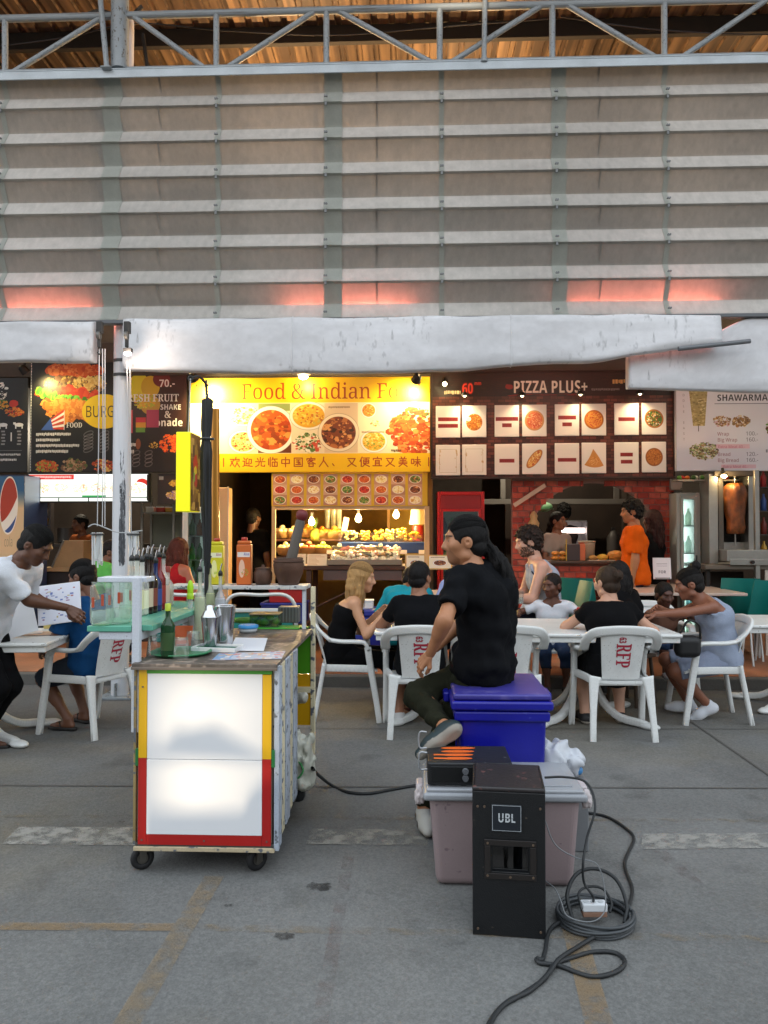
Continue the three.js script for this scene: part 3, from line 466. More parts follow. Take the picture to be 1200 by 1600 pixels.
const BURGER = canvasTex(1024, 1024, (x, w, h) => { // pixels 46..192 by 566..738
const s = w / 146, X = (p) => (p - 46) * s, Y = (p) => (p - 566) * s * (146 / 172) * (h / w); x.fillStyle = '#17181a'; x.fillRect(0, 0, w, h);
for (let i = 0; i < 70; i++) { x.fillStyle = '#e2e6e8'; x.fillRect(3, i * h / 70, 10, h / 140); }
food(x, X(110), Y(636), 50 * s, ['#c8742c', '#d88c3c', '#a85a1c'], 90, .42, .2); food(x, X(120), Y(600), 58 * s, ['#5a3a20', '#7a4a28', '#8a6a3a', '#c9a85a'], 120, .3, .14); food(x, X(140), Y(598), 30 * s, ['#d8b060', '#e8cc80'], 30, .4);
food(x, X(110), Y(615), 58 * s, ['#c8341c', '#d84a28'], 30, .12, .18); for (let i = 0; i < 60; i++) blob(x, X(58 + i * 1.9), Y(612 + i * .38 + rr(-4, 5)), rr(3, 6) * s, ['#5aa024', '#7cc030', '#3c7a18'][i % 3]);
food(x, X(108), Y(634), 40 * s, ['#d07a28', '#e09a40'], 60, .25, .2); food(x, X(120), Y(577), 56 * s, ['#b8441c', '#c85a24', '#d87a40'], 90, .16, .16);
x.fillStyle = '#e8c818'; x.beginPath(); x.ellipse(X(208 - 40), Y(643), 36 * s, 27 * s * .86, 0, 0, 7); x.fill(); words(x, 'BURGER', X(137), Y(652), `${21 * s}px sans-serif`, '#4a3c10', 'left', 70 * s);
x.save(); x.translate(X(64), Y(672)); x.fillStyle = '#3858a0'; x.beginPath(); x.moveTo(0, 0); x.lineTo(16 * s, -16 * s); x.lineTo(26 * s, -12 * s); x.lineTo(24 * s, 0); x.fill(); for (let i = 0; i < 7; i++) { x.fillStyle = i % 2 ? '#e8e0dc' : '#c04030'; x.beginPath(); x.moveTo((16 + i * .6) * s, (-15 + i * 2) * s); x.lineTo(38 * s, (-28 + i * 4) * s); x.lineTo(38 * s, (-24.5 + i * 4) * s); x.lineTo((17 + i * .6) * s, (-13 + i * 2) * s); x.fill(); } x.fillStyle = '#ddd'; x.fillRect(38 * s, -26 * s, 1 * s, 26 * s); x.restore();
words(x, 'FOOD', X(106), Y(668), `bold ${9 * s}px serif`, '#d8d8d8'); for (const [py, l] of [[676, 58], [685, 40], [694, 72], [703, 54]]) smudgeText(x, X(56), Y(py), l * s, 4.2 * s, '#cfd2d4');
for (const px of [136, 162]) for (let i = 0; i < 6; i++) { x.strokeStyle = 'rgba(150,150,155,.5)'; x.lineWidth = 1.4 * s; x.beginPath(); x.ellipse(X(px + 7), Y(678 + i * 5), 8 * s, 3 * s, -.3, 0, 7); x.stroke(); }
food(x, X(74), Y(730), 22 * s, ['#b8501c', '#c86a2c', '#7a9a34', '#a03c14'], 50, .45); food(x, X(118), Y(729), 24 * s, ['#6a4a34', '#8a6a50', '#4a5a2c', '#a88a6a'], 60, .45); food(x, X(170), Y(728), 22 * s, ['#a8401c', '#c05a2c', '#d8b060'], 40, .45);
});
const FRUIT = canvasTex(768, 1024, (x, w, h) => { // pixels 186..292 by 586..738
const s = w / 106, X = (p) => (p - 186) * s, Y = (p) => (p - 586) * h / 152; x.fillStyle = '#1c1512'; x.fillRect(0, 0, w, h); const g = (px, py, r, c, q = 1) => { x.fillStyle = c; x.beginPath(); x.ellipse(X(px), Y(py), r * s, r * s * q, 0, 0, 7); x.fill(); };
x.fillStyle = '#30180f'; x.fillRect(X(206), 0, w, Y(668)); g(216, 604, 17, '#d8cc20', 1.2); g(234, 604, 15, '#c8a820', 1.1); g(234, 632, 16, '#b8922c', .9); g(252, 592, 14, '#6a1818', .8); food(x, X(224), Y(626), 22 * s, ['#d0c030', '#a8b028', '#d8a020'], 50, .6);
words(x, '70.-', X(248), Y(604), `bold ${15 * s}px sans-serif`, '#e8e0da'); words(x, 'FRESH FRUIT', X(188), Y(627), `bold ${15 * s}px serif`, '#dfe0dc', 'left', 92 * s); words(x, 'SHAKE', X(284), Y(640), `bold ${11 * s}px sans-serif`, '#d8d8d4', 'right'); words(x, '&', X(262), Y(653), `bold ${14 * s}px serif`, '#e0d8d0', 'center'); words(x, 'Lemonade', X(211), Y(666), `bold ${15 * s}px sans-serif`, '#ece8e4', 'left', 76 * s);
x.fillStyle = '#b83044'; x.fillRect(X(192), Y(640), 14 * s, 34 * s); x.fillStyle = '#c8303c'; x.fillRect(X(211), Y(652), 16 * s, 8 * s); x.fillStyle = '#d89a2c'; x.fillRect(X(211), Y(660), 16 * s, 8 * s); x.fillStyle = '#6a9a34'; x.fillRect(X(211), Y(668), 15 * s, 7 * s); x.fillStyle = '#a83458'; x.fillRect(X(228), Y(640), 20 * s, 26 * s);
for (const [py, t] of [[700, 'FLAVORS'], [711, 'ENERGY'], [721, 'SODA'], [730, 'MILK']]) smudgeText(x, X(188), Y(py - 8), t.length * 3.5 * s, 5.5 * s, '#cfcac6'); food(x, X(266), Y(694), 19 * s, ['#c83c10', '#e06a1c', '#d84a14'], 60, .8); food(x, X(240), Y(696), 9 * s, ['#c8962c', '#d8b04a'], 20, .6); g(215, 694, 4, '#8a4a28', 2);
for (const px of [212, 232]) for (let i = 0; i < 4; i++) { x.strokeStyle = 'rgba(150,140,140,.5)'; x.lineWidth = 1.5 * s; x.beginPath(); x.ellipse(X(px), Y(708 + i * 6), 6 * s, 3 * s, -.3, 0, 7); x.stroke(); }
});
const GRILLBOARD = canvasTex(512, 1024, (x, w, h) => { // pixels -40..46 by 590..738
const s = w / 86, X = (p) => (p + 40) * s, Y = (p) => (p - 590) * h / 148; x.fillStyle = '#1b1d1f'; x.fillRect(0, 0, w, h); food(x, X(0), Y(612), 16 * s, ['#e8e6de', '#f2f0ea'], 30, 1.3); food(x, X(4), Y(632), 15 * s, ['#2c6a34', '#e0a02c', '#d88a1c'], 50, .7); food(x, X(25), Y(644), 18 * s, ['#c8742c', '#d8902c', '#c03018', '#8a4418'], 50, .5); blob(x, X(24), Y(630), 8 * s, '#c03424');
const beast = (cx, cy) => { x.fillStyle = '#e8eaea'; x.beginPath(); x.ellipse(X(cx), Y(cy), 7 * s, 3.6 * s, 0, 0, 7); x.fill(); x.fillRect(X(cx - 6), Y(cy), 2 * s, 7 * s); x.fillRect(X(cx + 4), Y(cy), 2 * s, 7 * s); x.fillRect(X(cx - 9), Y(cy - 4), 4 * s, 4 * s); }; beast(8, 664); beast(33, 664);
x.fillStyle = '#8a8c8e'; for (const px of [5, 30]) for (let i = 0; i < 5; i++) x.fillRect(X(px + (i % 2)), Y(673 + i * 5), 6 * s, 3 * s); x.fillStyle = '#d8dada'; x.fillRect(X(20), Y(676), 2 * s, 16 * s); smudgeText(x, X(-36), Y(709), 72 * s, 4 * s, '#bfc2c4'); smudgeText(x, X(-36), Y(717), 66 * s, 4.5 * s, '#d0d2d4'); x.fillStyle = '#77797b'; x.fillRect(X(-36), Y(704), 74 * s, .8 * s);
});
const LIGHTBOX = canvasTex(1024, 256, (x, w, h) => { x.fillStyle = '#f4f6ec'; x.fillRect(0, 0, w, h); x.fillStyle = '#c03028'; x.fillRect(0, 10, w * .38, 44); smudgeText(x, 20, 20, w * .34, 22, '#e8a8a0'); x.fillStyle = '#b8281c'; x.beginPath(); x.ellipse(w * .95, 90, 50, 44, 0, 0, 7); x.fill(); for (let i = 0; i < 6; i++) plate(x, 110 + i * 165, 132, 88, ['#eef0dc', '#c8d8a0', '#e8c8a0', '#d8a080', '#f4f4e8'], { rim: '#f8f8f0', sq: .62 }); x.fillStyle = '#2c8a48'; x.fillRect(w * .45, 196, w * .2, 22); x.fillStyle = '#1c3a24'; x.fillRect(0, 212, w, 8); x.fillStyle = '#1c3a24'; for (let i = 1; i < 4; i++) x.fillRect(i * w / 4, 212, 10, 44); });
const SHAWARMA = canvasTex(1024, 768, (x, w, h) => { // pixels 1056..1256 by 596..736
const s = w / 200, X = (p) => (p - 1056) * s, Y = (p) => (p - 596) * h / 140; x.fillStyle = '#d9dbe4'; x.fillRect(0, 0, w, h); words(x, 'SHAWARMA', X(1122), Y(630), `bold ${14.5 * s}px sans-serif`, '#3a3c46', 'left', 84 * s); x.fillStyle = '#6a6c76'; x.fillRect(X(1118), Y(634), 130 * s, 1 * s);
for (let i = 0; i < 12; i++) { words(x, 'MIDDLE EAST'[i] || '', X(1068), Y(606 + i * 8.4), `${5.5 * s}px sans-serif`, '#8a8c96', 'center'); }
x.save(); x.beginPath(); x.moveTo(X(1075), Y(600)); x.lineTo(X(1108), Y(600)); x.lineTo(X(1102), Y(668)); x.lineTo(X(1083), Y(668)); x.clip(); x.fillStyle = '#a8965a'; x.fillRect(X(1070), 0, 50 * s, h); for (let i = 0; i < 300; i++) blob(x, X(rr(1074, 1108)), Y(rr(596, 670)), rr(1, 3) * s, ['#c0b070', '#8a7a44', '#d0c088', '#9a8a50'][i % 4], 7, .6); x.restore(); x.fillStyle = '#55555a'; x.fillRect(X(1091), Y(668), 1.4 * s, 9 * s);
food(x, X(1130), Y(661), 16 * s, ['#a87840', '#7a5a34', '#d8c8a0', '#c8a8b0', '#8a6a3a'], 60, .6); food(x, X(1161), Y(661), 17 * s, ['#a87840', '#7a5a34', '#d8c8a0', '#6a4a2c', '#8a6a3a'], 60, .6); food(x, X(1100), Y(706), 27 * s, ['#8aa060', '#b8c090', '#6a5a34', '#a88a5a', '#d8d0b0', '#4a3a24'], 130, .6, .14); food(x, X(1216), Y(670), 18 * s, ['#5a3a24', '#7a5a3a', '#4a8a34', '#d8c020'], 60, .9);
for (const [py, a, b] of [[683, 'Wrap', '100.-'], [692, 'Big Wrap', '160.-'], [714, 'Bread', '120.-'], [723, 'Big Bread', '160.-']]) { words(x, a, X(1122), Y(py), `${8 * s}px sans-serif`, '#8a5a68', 'left', 46 * s); words(x, b, X(1188), Y(py), `${9 * s}px sans-serif`, '#6a6c78', 'right', 26 * s); }
x.fillStyle = '#d9b8c4'; x.fillRect(X(1120), Y(696), 54 * s, 7 * s); words(x, 'Extra Meat 40.-', X(1123), Y(702), `${6.5 * s}px sans-serif`, '#b86a80'); x.fillStyle = '#d9b8c4'; x.fillRect(X(1128), Y(727), 56 * s, 6 * s); words(x, 'Extra Meat 40.-', X(1131), Y(732), `${6 * s}px sans-serif`, '#b86a80'); smudgeText(x, X(1200), Y(704), 40 * s, 5 * s, '#8a8c98');
});
const printed = (t, o = {}) => std('#ffffff', .42, { map: t, ...o });
function board(name, label, cat, a, b, z, tex, { thick = .06, frame = '#26221f', fw = .02, mat } = {}) { // a board between two pixels on plane z
const p = onZ(a[0], b[1], z), q = onZ(b[0], a[1], z), w = q.x - p.x, h = q.y - p.y, o = thing(name, label, cat, [(p.x + q.x) / 2, p.y, z]);
mesh('backing', bx(w, h, thick, 0, h / 2, -thick / 2 - .002, .003), std(frame, .6), o); mesh('printed_face', face(w - .008, h - .008, 0, h / 2, .002), mat || printed(tex), o);
if (fw) mesh('frame', [bx(w + .02, fw, .03, 0, h - fw / 2 + .006, .006, .003), bx(w + .02, fw, .03, 0, fw / 2 - .006, .006, .003), bx(fw, h - 2 * fw, .03, -w / 2 + fw / 2 - .006, h / 2, .006, .003), bx(fw, h - 2 * fw, .03, w / 2 - fw / 2 + .006, h / 2, .006, .003)], std(frame, .5), o);
o.userData.size = [w, h]; return o;
}
{
const th = board('food_sign', 'wide yellow Thai and Indian food board with dish photos and Chinese line', 'sign', [296, 588], [672, 738], ZSIGN, THAI, { frame: '#caa012', fw: 0 });
const pz = board('pizza_sign', 'brick patterned pizza board with sixteen white menu cards', 'sign', [674, 578], [1052, 748], ZSIGN - .01, PIZZABOARD, { frame: '#2a1a14', fw: .02 });
const cols = [681, 722, 773, 816, 867, 909, 960, 1003], z = ZSIGN + .012;
for (let j = 0; j < 2; j++) for (let i = 0; i < 8; i++) {
const dx = j * 0, tilt = (i - 3) * -.7, a = onZ(cols[i] + dx, (j ? 741 : 682) + tilt, z), b = onZ(cols[i] + 38, (j ? 693 : 632) + tilt, z), w = b.x - a.x, h = b.y - a.y;
const g = bx(w, h, .012, 0, 0, 0, .006), pl = face(w - .012, h - .012, 0, 0, .0085), uv = pl.attributes.uv; for (let k = 0; k < 4; k++) uv.setXY(k, (i + lerp(.03, .97, uv.getX(k))) / 8, 1 - (j + 1 - lerp(.03, .97, uv.getY(k))) / 2);
const card = mesh('menu_card', g, std('#e9e3da', .45), pz); card.position.set((a.x + b.x) / 2 - pz.position.x, (a.y + b.y) / 2 - pz.position.y, .016); mesh('card_print', pl, printed(CARDS), card);
}
board('burger_sign', 'black burger board with yellow round badge left of column', 'sign', [46, 566], [186, 738], ZSIGN, BURGER, { frame: '#15161a', fw: 0 });
board('drinks_sign', 'dark fresh fruit shake and lemonade board right of column', 'sign', [187, 586], [292, 738], ZSIGN, FRUIT, { frame: '#15120f', fw: 0 });
board('grill_sign', 'black grill board with white animal outlines at left edge', 'sign', [-44, 590], [44, 738], ZSIGN + .01, GRILLBOARD, { frame: '#15161a', fw: 0 });
board('shawarma_sign', 'white shawarma price board above the kebab grill', 'sign', [1057, 590], [1250, 736], ZSIGN + .1, SHAWARMA, { frame: '#b9bbc2', fw: 0 });
board('dish_menu', 'narrow yellow menu strip with three rows of dish photos', 'menu board', [424, 739], [668, 791], ZSIGN - .02, DISHES, { frame: '#c9a21c', fw: 0, thick: .03 });
const lb = board('light_box', 'lit white menu light box with burgers under the burger board', 'light box', [44, 739], [232, 785], ZSIGN + .05, LIGHTBOX, { thick: .12, frame: '#1a1c1c', fw: .02, mat: std('#101010', .3, { emissive: hx('#ffffff'), emissiveMap: LIGHTBOX, emissiveIntensity: .75 }) });
const ra = new THREE.RectAreaLight(new THREE.Color(.95, 1, .9), 1.2, lb.userData.size[0], lb.userData.size[1]); ra.position.set(lb.position.x, lb.position.y + lb.userData.size[1] / 2, lb.position.z + .03); ra.lookAt(ra.position.clone().add(V(0, 0, 1))); scene.add(ra);
delete th.userData.size; for (const o of scene.children) delete o.userData.size;
}
struct('fascia_beam', span(-9, 9, onZ(600, 585, ZSIGN).y + .02, onZ(600, 560, ZSIGN).y + .25, ZSIGN - .2, ZSIGN - .1, .01), std('#2b2622', .8, { map: worn('#5a524a', { seed: 141 }) }));
{ // lamps over the boards
const dk = std('#141414', .5);
const flood = (px, py, z, label, tx, ty, I, ang, vis) => {
const p = onZ(px, py, z), o = thing('flood_lamp', label, 'lamp', p), tgt = onZ(tx, ty, ZSIGN), dir = tgt.clone().sub(p).normalize();
const g = lathe([[.02, -.09], [.045, -.07], [.055, 0], [.062, .01], [.056, .012]], 16); g.applyQuaternion(new THREE.Quaternion().setFromUnitVectors(V(0, 1, 0), dir)); mesh('lamp_housing', g, dk, o);
const lens = new THREE.CylinderGeometry(.05, .05, .004, 16).translate(0, .004, 0).applyQuaternion(new THREE.Quaternion().setFromUnitVectors(V(0, 1, 0), dir)); mesh('lens', lens, std('#fff4d8', .3, { emissive: new THREE.Color(1, .75, .36), emissiveIntensity: 8 }), o);
mesh('bracket', [bar(dir.clone().multiplyScalar(-.05), V(0, .14, -.02), .03, .012), bx(.08, .05, .08, 0, .15, -.02)], dk, o);
const l = new THREE.SpotLight(new THREE.Color(1, .78, .34), I, 6, ang, .9, 2); l.position.copy(p).addScaledVector(dir, .03); l.target.position.copy(tgt); scene.add(l, l.target); return o;
};
flood(304, 592, ZSIGN + .42, 'black flood lamp shining on left end of the yellow food board', 345, 650, 7, 1.15);
flood(650, 594, ZSIGN + .36, 'black flood lamp shining on right end of the yellow food board', 632, 634, 3.2, .95);
flood(40, 581, ZSIGN + .3, 'black flood lamp above the burger board left of the column', 90, 640, 1.2, 1.1);
const tl = thing('round_lamp', 'small glowing lamp at the top middle of the yellow food board', 'lamp', onZ(474, 589, ZSIGN + .2)); mesh('bulb', ball(.045, 0, 0, 0, 1.3, .7, 1), std('#fff6e0', .3, { emissive: new THREE.Color(1, .82, .5), emissiveIntensity: 7 }), tl); mesh('lamp_holder', [bx(.16, .03, .06, 0, .045, -.03), bx(.03, .03, .2, 0, .06, -.12)], std('#d8d4c8', .5), tl);
const p0 = new THREE.PointLight(new THREE.Color(1, .76, .36), .35, 5, 2); p0.position.copy(tl.position).add(V(0, -.05, .02)); scene.add(p0);
[[726, 619, 'above the first pair of cards'], [816, 619, 'above the second pair of cards'], [907, 617, 'above the third pair of cards'], [1000, 616, 'above the fourth pair of cards']].forEach(([px, py, w], i) => {
const p = onZ(px, py, ZSIGN + .16), o = thing('picture_lamp', `small lamp on the pizza board ${w}`, 'lamp', p);
mesh('lamp_shade', lathe([[.012, .05], [.03, .04], [.045, 0], [.042, 0], [.026, .036]], 14), dk, o); mesh('arm', tube([V(0, .05, 0), V(0, .08, -.04), V(0, .06, -.15)], .006, 12, 6), dk, o); mesh('bulb', ball(.02, 0, .008, 0), std('#fff0d0', .3, { emissive: new THREE.Color(1, .8, .45), emissiveIntensity: 5 }), o);
const l = new THREE.SpotLight(new THREE.Color(1, .8, .46), i === 0 || i === 3 ? .75 : .45, 4, 1.1, .8, 2); l.position.copy(p).add(V(0, -.012, 0)); l.target.position.copy(p).add(V(0, -.5, -.14)); scene.add(l, l.target);
});
const bl = thing('bulb_lamp', 'lit globe bulb at upper left corner of the pizza board', 'lamp', onZ(695, 600, ZSIGN + .1)); mesh('bulb', ball(.028, 0, 0, 0), std('#fff0d0', .3, { emissive: new THREE.Color(1, .8, .4), emissiveIntensity: 6 }), bl); mesh('socket', pipe(V(0, .022, 0), V(0, .08, -.08), .014), dk, bl);
const q0 = new THREE.PointLight(new THREE.Color(1, .8, .4), .35, 3, 2); q0.position.copy(bl.position).add(V(0, 0, .035)); scene.add(q0);
}
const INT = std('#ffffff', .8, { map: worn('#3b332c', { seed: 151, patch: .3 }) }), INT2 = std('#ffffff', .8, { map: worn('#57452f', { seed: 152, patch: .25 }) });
const PX = (px, z = ZSIGN) => onZ(px, 800, z).x, PY = (py, z = ZSIGN) => onZ(600, py, z).y;
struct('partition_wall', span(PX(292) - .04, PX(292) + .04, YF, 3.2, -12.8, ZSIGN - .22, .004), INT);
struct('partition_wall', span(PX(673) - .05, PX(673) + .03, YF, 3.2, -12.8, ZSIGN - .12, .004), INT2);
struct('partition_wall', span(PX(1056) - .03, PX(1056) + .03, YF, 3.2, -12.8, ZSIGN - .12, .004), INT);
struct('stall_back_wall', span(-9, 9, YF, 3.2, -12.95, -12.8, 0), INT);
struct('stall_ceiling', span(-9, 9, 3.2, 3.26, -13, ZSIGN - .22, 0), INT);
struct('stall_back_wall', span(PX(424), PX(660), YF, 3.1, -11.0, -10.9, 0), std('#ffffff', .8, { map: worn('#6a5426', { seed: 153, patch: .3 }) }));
{ // ---- Thai food stall
const z = ZSIGN - .02, cream = std('#ffffff', .6, { map: worn('#b89a72', { seed: 161, patch: .12 }) }), wood = std('#ffffff', .55, { map: worn('#4a2c18', { seed: 162, patch: .25, streak: 1 }), bumpMap: GRAIN, bumpScale: .001 });
const fr = thing('serving_hatch', 'serving hatch frame of pale posts under the dish menu strip', 'hatch', [0, 0, 0]);
mesh('post', span(PX(424), PX(430), YF, PY(791), z - .04, z, .004), cream, fr); mesh('post', span(PX(663), PX(671), YF, PY(791), z - .04, z, .004), cream, fr); mesh('post', span(PX(605, -10.4), PX(609, -10.4), 1.1, PY(775, -10.4), -10.44, -10.4, .004), cream, fr); mesh('head_rail', span(PX(430), PX(663), PY(796), PY(791), z - .04, z - .005, .004), cream, fr);
tag(mesh('wall_panel', span(PX(609, -10.5), PX(663, -10.3), 1.0, 2.3, -10.62, -10.56, .01), std('#ffffff', .7, { map: worn('#8f7a34', { seed: 164 }) })), 'ochre wall panel behind the lampshade', 'panel');
const pillar = thing('cream_pillar', 'cream boxed pillar left of the dark doorway', 'pillar', [PX(352), YF, -9.2]); mesh('shaft', bx(.19, 1.9, .22, 0, .95, 0, .01), std('#ffffff', .5, { map: worn('#d0a878', { seed: 163, patch: .06 }) }), pillar); mesh('corner_trim', bx(.015, 1.92, .015, .098, .95, .113, .003), std('#c7b9a4', .5), pillar); mesh('handle', tube([V(.02, .9, .11), V(.02, .88, .15), V(.02, .78, .15), V(.02, .76, .11)], .008, 14, 6), std('#6a5a48', .4), pillar);
const zt = -8.95, yT = PY(884, zt), tb = thing('counter_table', 'long dark wooden counter table carrying fish and menu cards', 'table', [0, 0, 0]);
mesh('table_top', span(PX(432, zt), PX(662, zt), yT - .05, yT, -9.7, zt, .006), wood, tb); mesh('apron', span(PX(505, zt), PX(628, zt), yT - .17, yT - .052, zt - .05, zt - .02, .004), std('#ffffff', .5, { map: worn('#5d4a44', { seed: 165 }) }), tb);
for (const px of [440, 482, 560, 655]) for (const zz of [zt - .06, -9.6]) mesh('leg', span(PX(px, zt) - .03, PX(px, zt) + .03, YF, yT - .05, zz - .03, zz + .03, .005), wood, tb);
mesh('brace', pipe(V(PX(490, zt), yT - .5, zt - .08), V(PX(600, zt), yT - .1, zt - .1), .015), wood, tb); mesh('lower_shelf', span(PX(440, zt), PX(655, zt), .35, .38, -9.6, zt - .1, .004), wood, tb);
const cardT = canvasTex(256, 192, (x, w, h) => { x.fillStyle = '#e2c9a0'; x.fillRect(0, 0, w, h); for (let i = 0; i < 9; i++) smudgeText(x, 20, 16 + i * 19, rr(90, 210), 8, 'rgba(150,90,50,.5)'); }), posT = canvasTex(256, 192, (x, w, h) => { x.fillStyle = '#c9a04c'; x.fillRect(0, 0, w, h); x.fillStyle = '#eadfc4'; x.fillRect(12, 10, w - 24, h - 22); plate(x, w * .5, h * .55, 78, DARK, { sq: .55 }); smudgeText(x, 30, 22, 150, 12, '#8a6a44'); });
const stand = (px0, px1, py0, py1, zz, t, label, tilt = -.25) => { const a = onZ(px0, py1, zz), b = onZ(px1, py0, zz), w = b.x - a.x, h = b.y - a.y, o = thing('menu_stand', label, 'menu card', [(a.x + b.x) / 2, a.y, zz]); const q = bx(w, h, .008, 0, h / 2, 0, .002), f = face(w - .01, h - .01, 0, h / 2, .0055); q.rotateX(tilt); f.rotateX(tilt); mesh('card', q, std('#c0a070', .6), o); mesh('card_print', f, printed(t), o); };
stand(456, 478, 865, 887, zt - .02, cardT, 'left pale menu card leaning on the counter edge'); stand(479, 511, 865, 887, zt - .02, cardT, 'wider pale menu card leaning right of the first one'); stand(633, 665, 866, 892, zt + .02, posT, 'yellow framed dish picture at the right end of the counter', -.1); stand(668, 707, 867, 890, zt + .0, posT, 'yellow framed dish picture beside the red fridge', -.1);
const tray = thing('fish_tray', 'long tray of fish on ice on the counter front', 'tray', [PX(569, zt), yT, zt - .3]); const tw = PX(628, zt) - PX(511, zt);
mesh('tray_body', [bx(tw, .03, .6, 0, .02, 0, .008), bx(tw, .06, .015, 0, .04, .295, .004), bx(.015, .06, .58, -tw / 2 + .01, .04, 0, .004), bx(.015, .06, .58, tw / 2 - .01, .04, 0, .004)], std('#8d7f6c', .4, { metalness: .3 }), tray);
const ice = []; for (let i = 0; i < 420; i++) { const s = rr(.015, .035); ice.push(new THREE.IcosahedronGeometry(s, 0).rotateX(rnd() * 3).rotateY(rnd() * 3).translate(rr(-tw / 2 + .04, tw / 2 - .04), .045 + rr(0, .11) * (rnd()), rr(-.27, .27))); }
for (const g of ice) { const p = g.attributes.position; for (let i = 0; i < p.count; i++) p.setY(i, p.getY(i) + .09 * (.5 - p.getZ(i) / .6)); } mesh('crushed_ice', ice, std('#e8dcc0', .25), tray).userData.kind = 'stuff';
const fish = (() => { const g = []; g.push(ball(.035, 0, 0, 0, 3.2, .7, 1.1)); g.push(poly([[.1, 0], [.17, .035], [.155, 0], [.17, -.035]], .006).rotateX(1.2)); g.push(poly([[-.02, .02], [.03, .045], [.05, .02]], .004)); return join(g); })();
const FM = [std('#6d6a58', .35, { metalness: .2 }), std('#a8895c', .35), std('#b8766a', .35)];
for (let i = 0; i < 16; i++) { const f = mesh('fish', fish, FM[i % 3], tray), u = i / 15; f.position.set(lerp(-tw / 2 + .12, tw / 2 - .14, u), .19 - (i % 2) * .06, i % 2 ? .17 : -.02); f.rotation.set(.3, rr(-.5, .5), rr(-.25, .1)); const s = rr(.7, 1); f.scale.set(s, s, s); }
const tagT = std('#eadcc0', .6); for (const px of [516, 578, 630, 660]) { const o = onZ(px, 863, zt - .5); const m = tag(mesh('price_tag', bx(.09, .05, .005, 0, .025, 0, .001).rotateX(-.3).translate(o.x, o.y - .02, o.z), tagT), `small white price card, ${{ 516: 'leftmost', 578: 'second from left', 630: 'third from left', 660: 'rightmost' }[px]} behind the fish tray`, 'price card'); }
const zb = -9.75, sh = thing('blue_box', 'long blue box shelf behind the fish tray', 'box', [PX(597, zb), PY(864, zb), zb - .1]); const bw = PX(664, zb) - PX(529, zb), bh = PY(849, zb) - PY(864, zb); mesh('box_body', bx(bw, bh, .5, 0, bh / 2, -.1, .01), std('#2c4c8c', .45), sh); mesh('box_rim', bx(bw + .01, .02, .51, 0, bh + .004, -.1, .004), std('#35589c', .4), sh); 
struct('counter_shelf', span(PX(430, zb), PX(664, zb), PY(870, zb) - .04, PY(870, zb), -10.3, zb + .02, .005), wood);
const shelfY = PY(848, zb) + .02;
const bask = lathe([[.001, 0], [.085, .0], [.125, .09], [.132, .09], [.12, .08], [.08, .012], [.001, .012]], 18), BM = std('#ffffff', .7, { map: worn('#b08a54', { seed: 171, patch: .2 }), bumpMap: GRAIN, bumpScale: .003 });
const fr1 = new THREE.IcosahedronGeometry(.036, 2);
const fcol = { yellow: ['#e8b830', '#d8a020'], orange: ['#d8801c', '#c86a14'], cream: ['#e8d8a0', '#dcc890'], green: ['#7a9a2c', '#98b040'], brown: ['#8a4a20', '#a86030'] };
let bi = 0; for (const [px, py, zz, col, n, word] of [[441, 832, -10.0, 'cream', 8, 'upper row, far left'], [459, 832, -10.0, 'cream', 7, 'upper row, second'], [480, 830, -10.02, 'yellow', 8, 'upper row, third'], [503, 833, -10.0, 'orange', 9, 'upper row, left of long tray'], [523, 833, -10.0, 'orange', 9, 'upper row, right end'], [446, 858, -9.74, 'cream', 8, 'lower row, far left'], [463, 856, -9.74, 'cream', 7, 'lower row, second'], [483, 858, -9.72, 'brown', 7, 'lower row, third'], [505, 858, -9.72, 'green', 10, 'lower row, beside the blue box']]) {
const c = onZ(px, py + 9, zz), o = thing('fruit_basket', `woven basket of ${col} fruit, ${word} of the fruit display`, 'fruit basket', c); mesh('basket', bask, BM, o); const fm = fcol[col].map((h) => std(h, .45)); for (let k = 0; k < n; k++) { const a = k / (n - 1) * 6.28, r = k === n - 1 ? 0 : .066, m = mesh('fruit', fr1, fm[k % 2], o); m.position.set(Math.cos(a) * r, k === n - 1 ? .135 : .092, Math.sin(a) * r); m.scale.setScalar(rr(.85, 1.1)); m.rotation.set(rnd() * 3, rnd() * 3, 0); } bi++;
}
struct('counter_shelf', span(PX(430, -10), PX(536, -10), PY(842, -10) - .03, PY(842, -10), -10.3, -9.9, .005), wood);
const pin = thing('pineapple', 'green pineapple standing between the fruit baskets', 'fruit', onZ(492, 846, -9.9)); mesh('fruit', lathe([[.001, 0], [.05, .01], [.062, .08], [.05, .15], [.02, .17], [.001, .172]], 14), std('#8a8a28', .6, { bumpMap: GRAIN, bumpScale: .01 }), pin); { const g = []; for (let i = 0; i < 16; i++) { const a = i * 2.4, l = rr(.1, .17); g.push(new THREE.ConeGeometry(.012, l, 4).translate(0, l / 2, 0).rotateZ(.15 + (i % 4) * .16).rotateY(a).translate(0, .16, 0)); } mesh('crown', g, std('#4a6a28', .6), pin).userData.kind = 'stuff'; }
for (const [px0, px1, py, col, w] of [[530, 560, 836, '#e0c070', 'pale cut fruit'], [562, 580, 836, '#d89a2c', 'orange cut fruit'], [581, 600, 834, '#e8b830', 'yellow cut fruit'], [601, 617, 834, '#ecd070', 'bright cut fruit'], [618, 636, 832, '#e8c040', 'golden cut fruit'], [638, 660, 838, '#e0b020', 'yellow noodles']]) {
const a = onZ(px0, 848, zb - .05), b = onZ(px1, py, zb - .05), w2 = b.x - a.x, h = b.y - a.y, o = thing('food_tub', `clear tub of ${w} on the blue box`, 'tub', [(a.x + b.x) / 2, shelfY, zb - .08]);
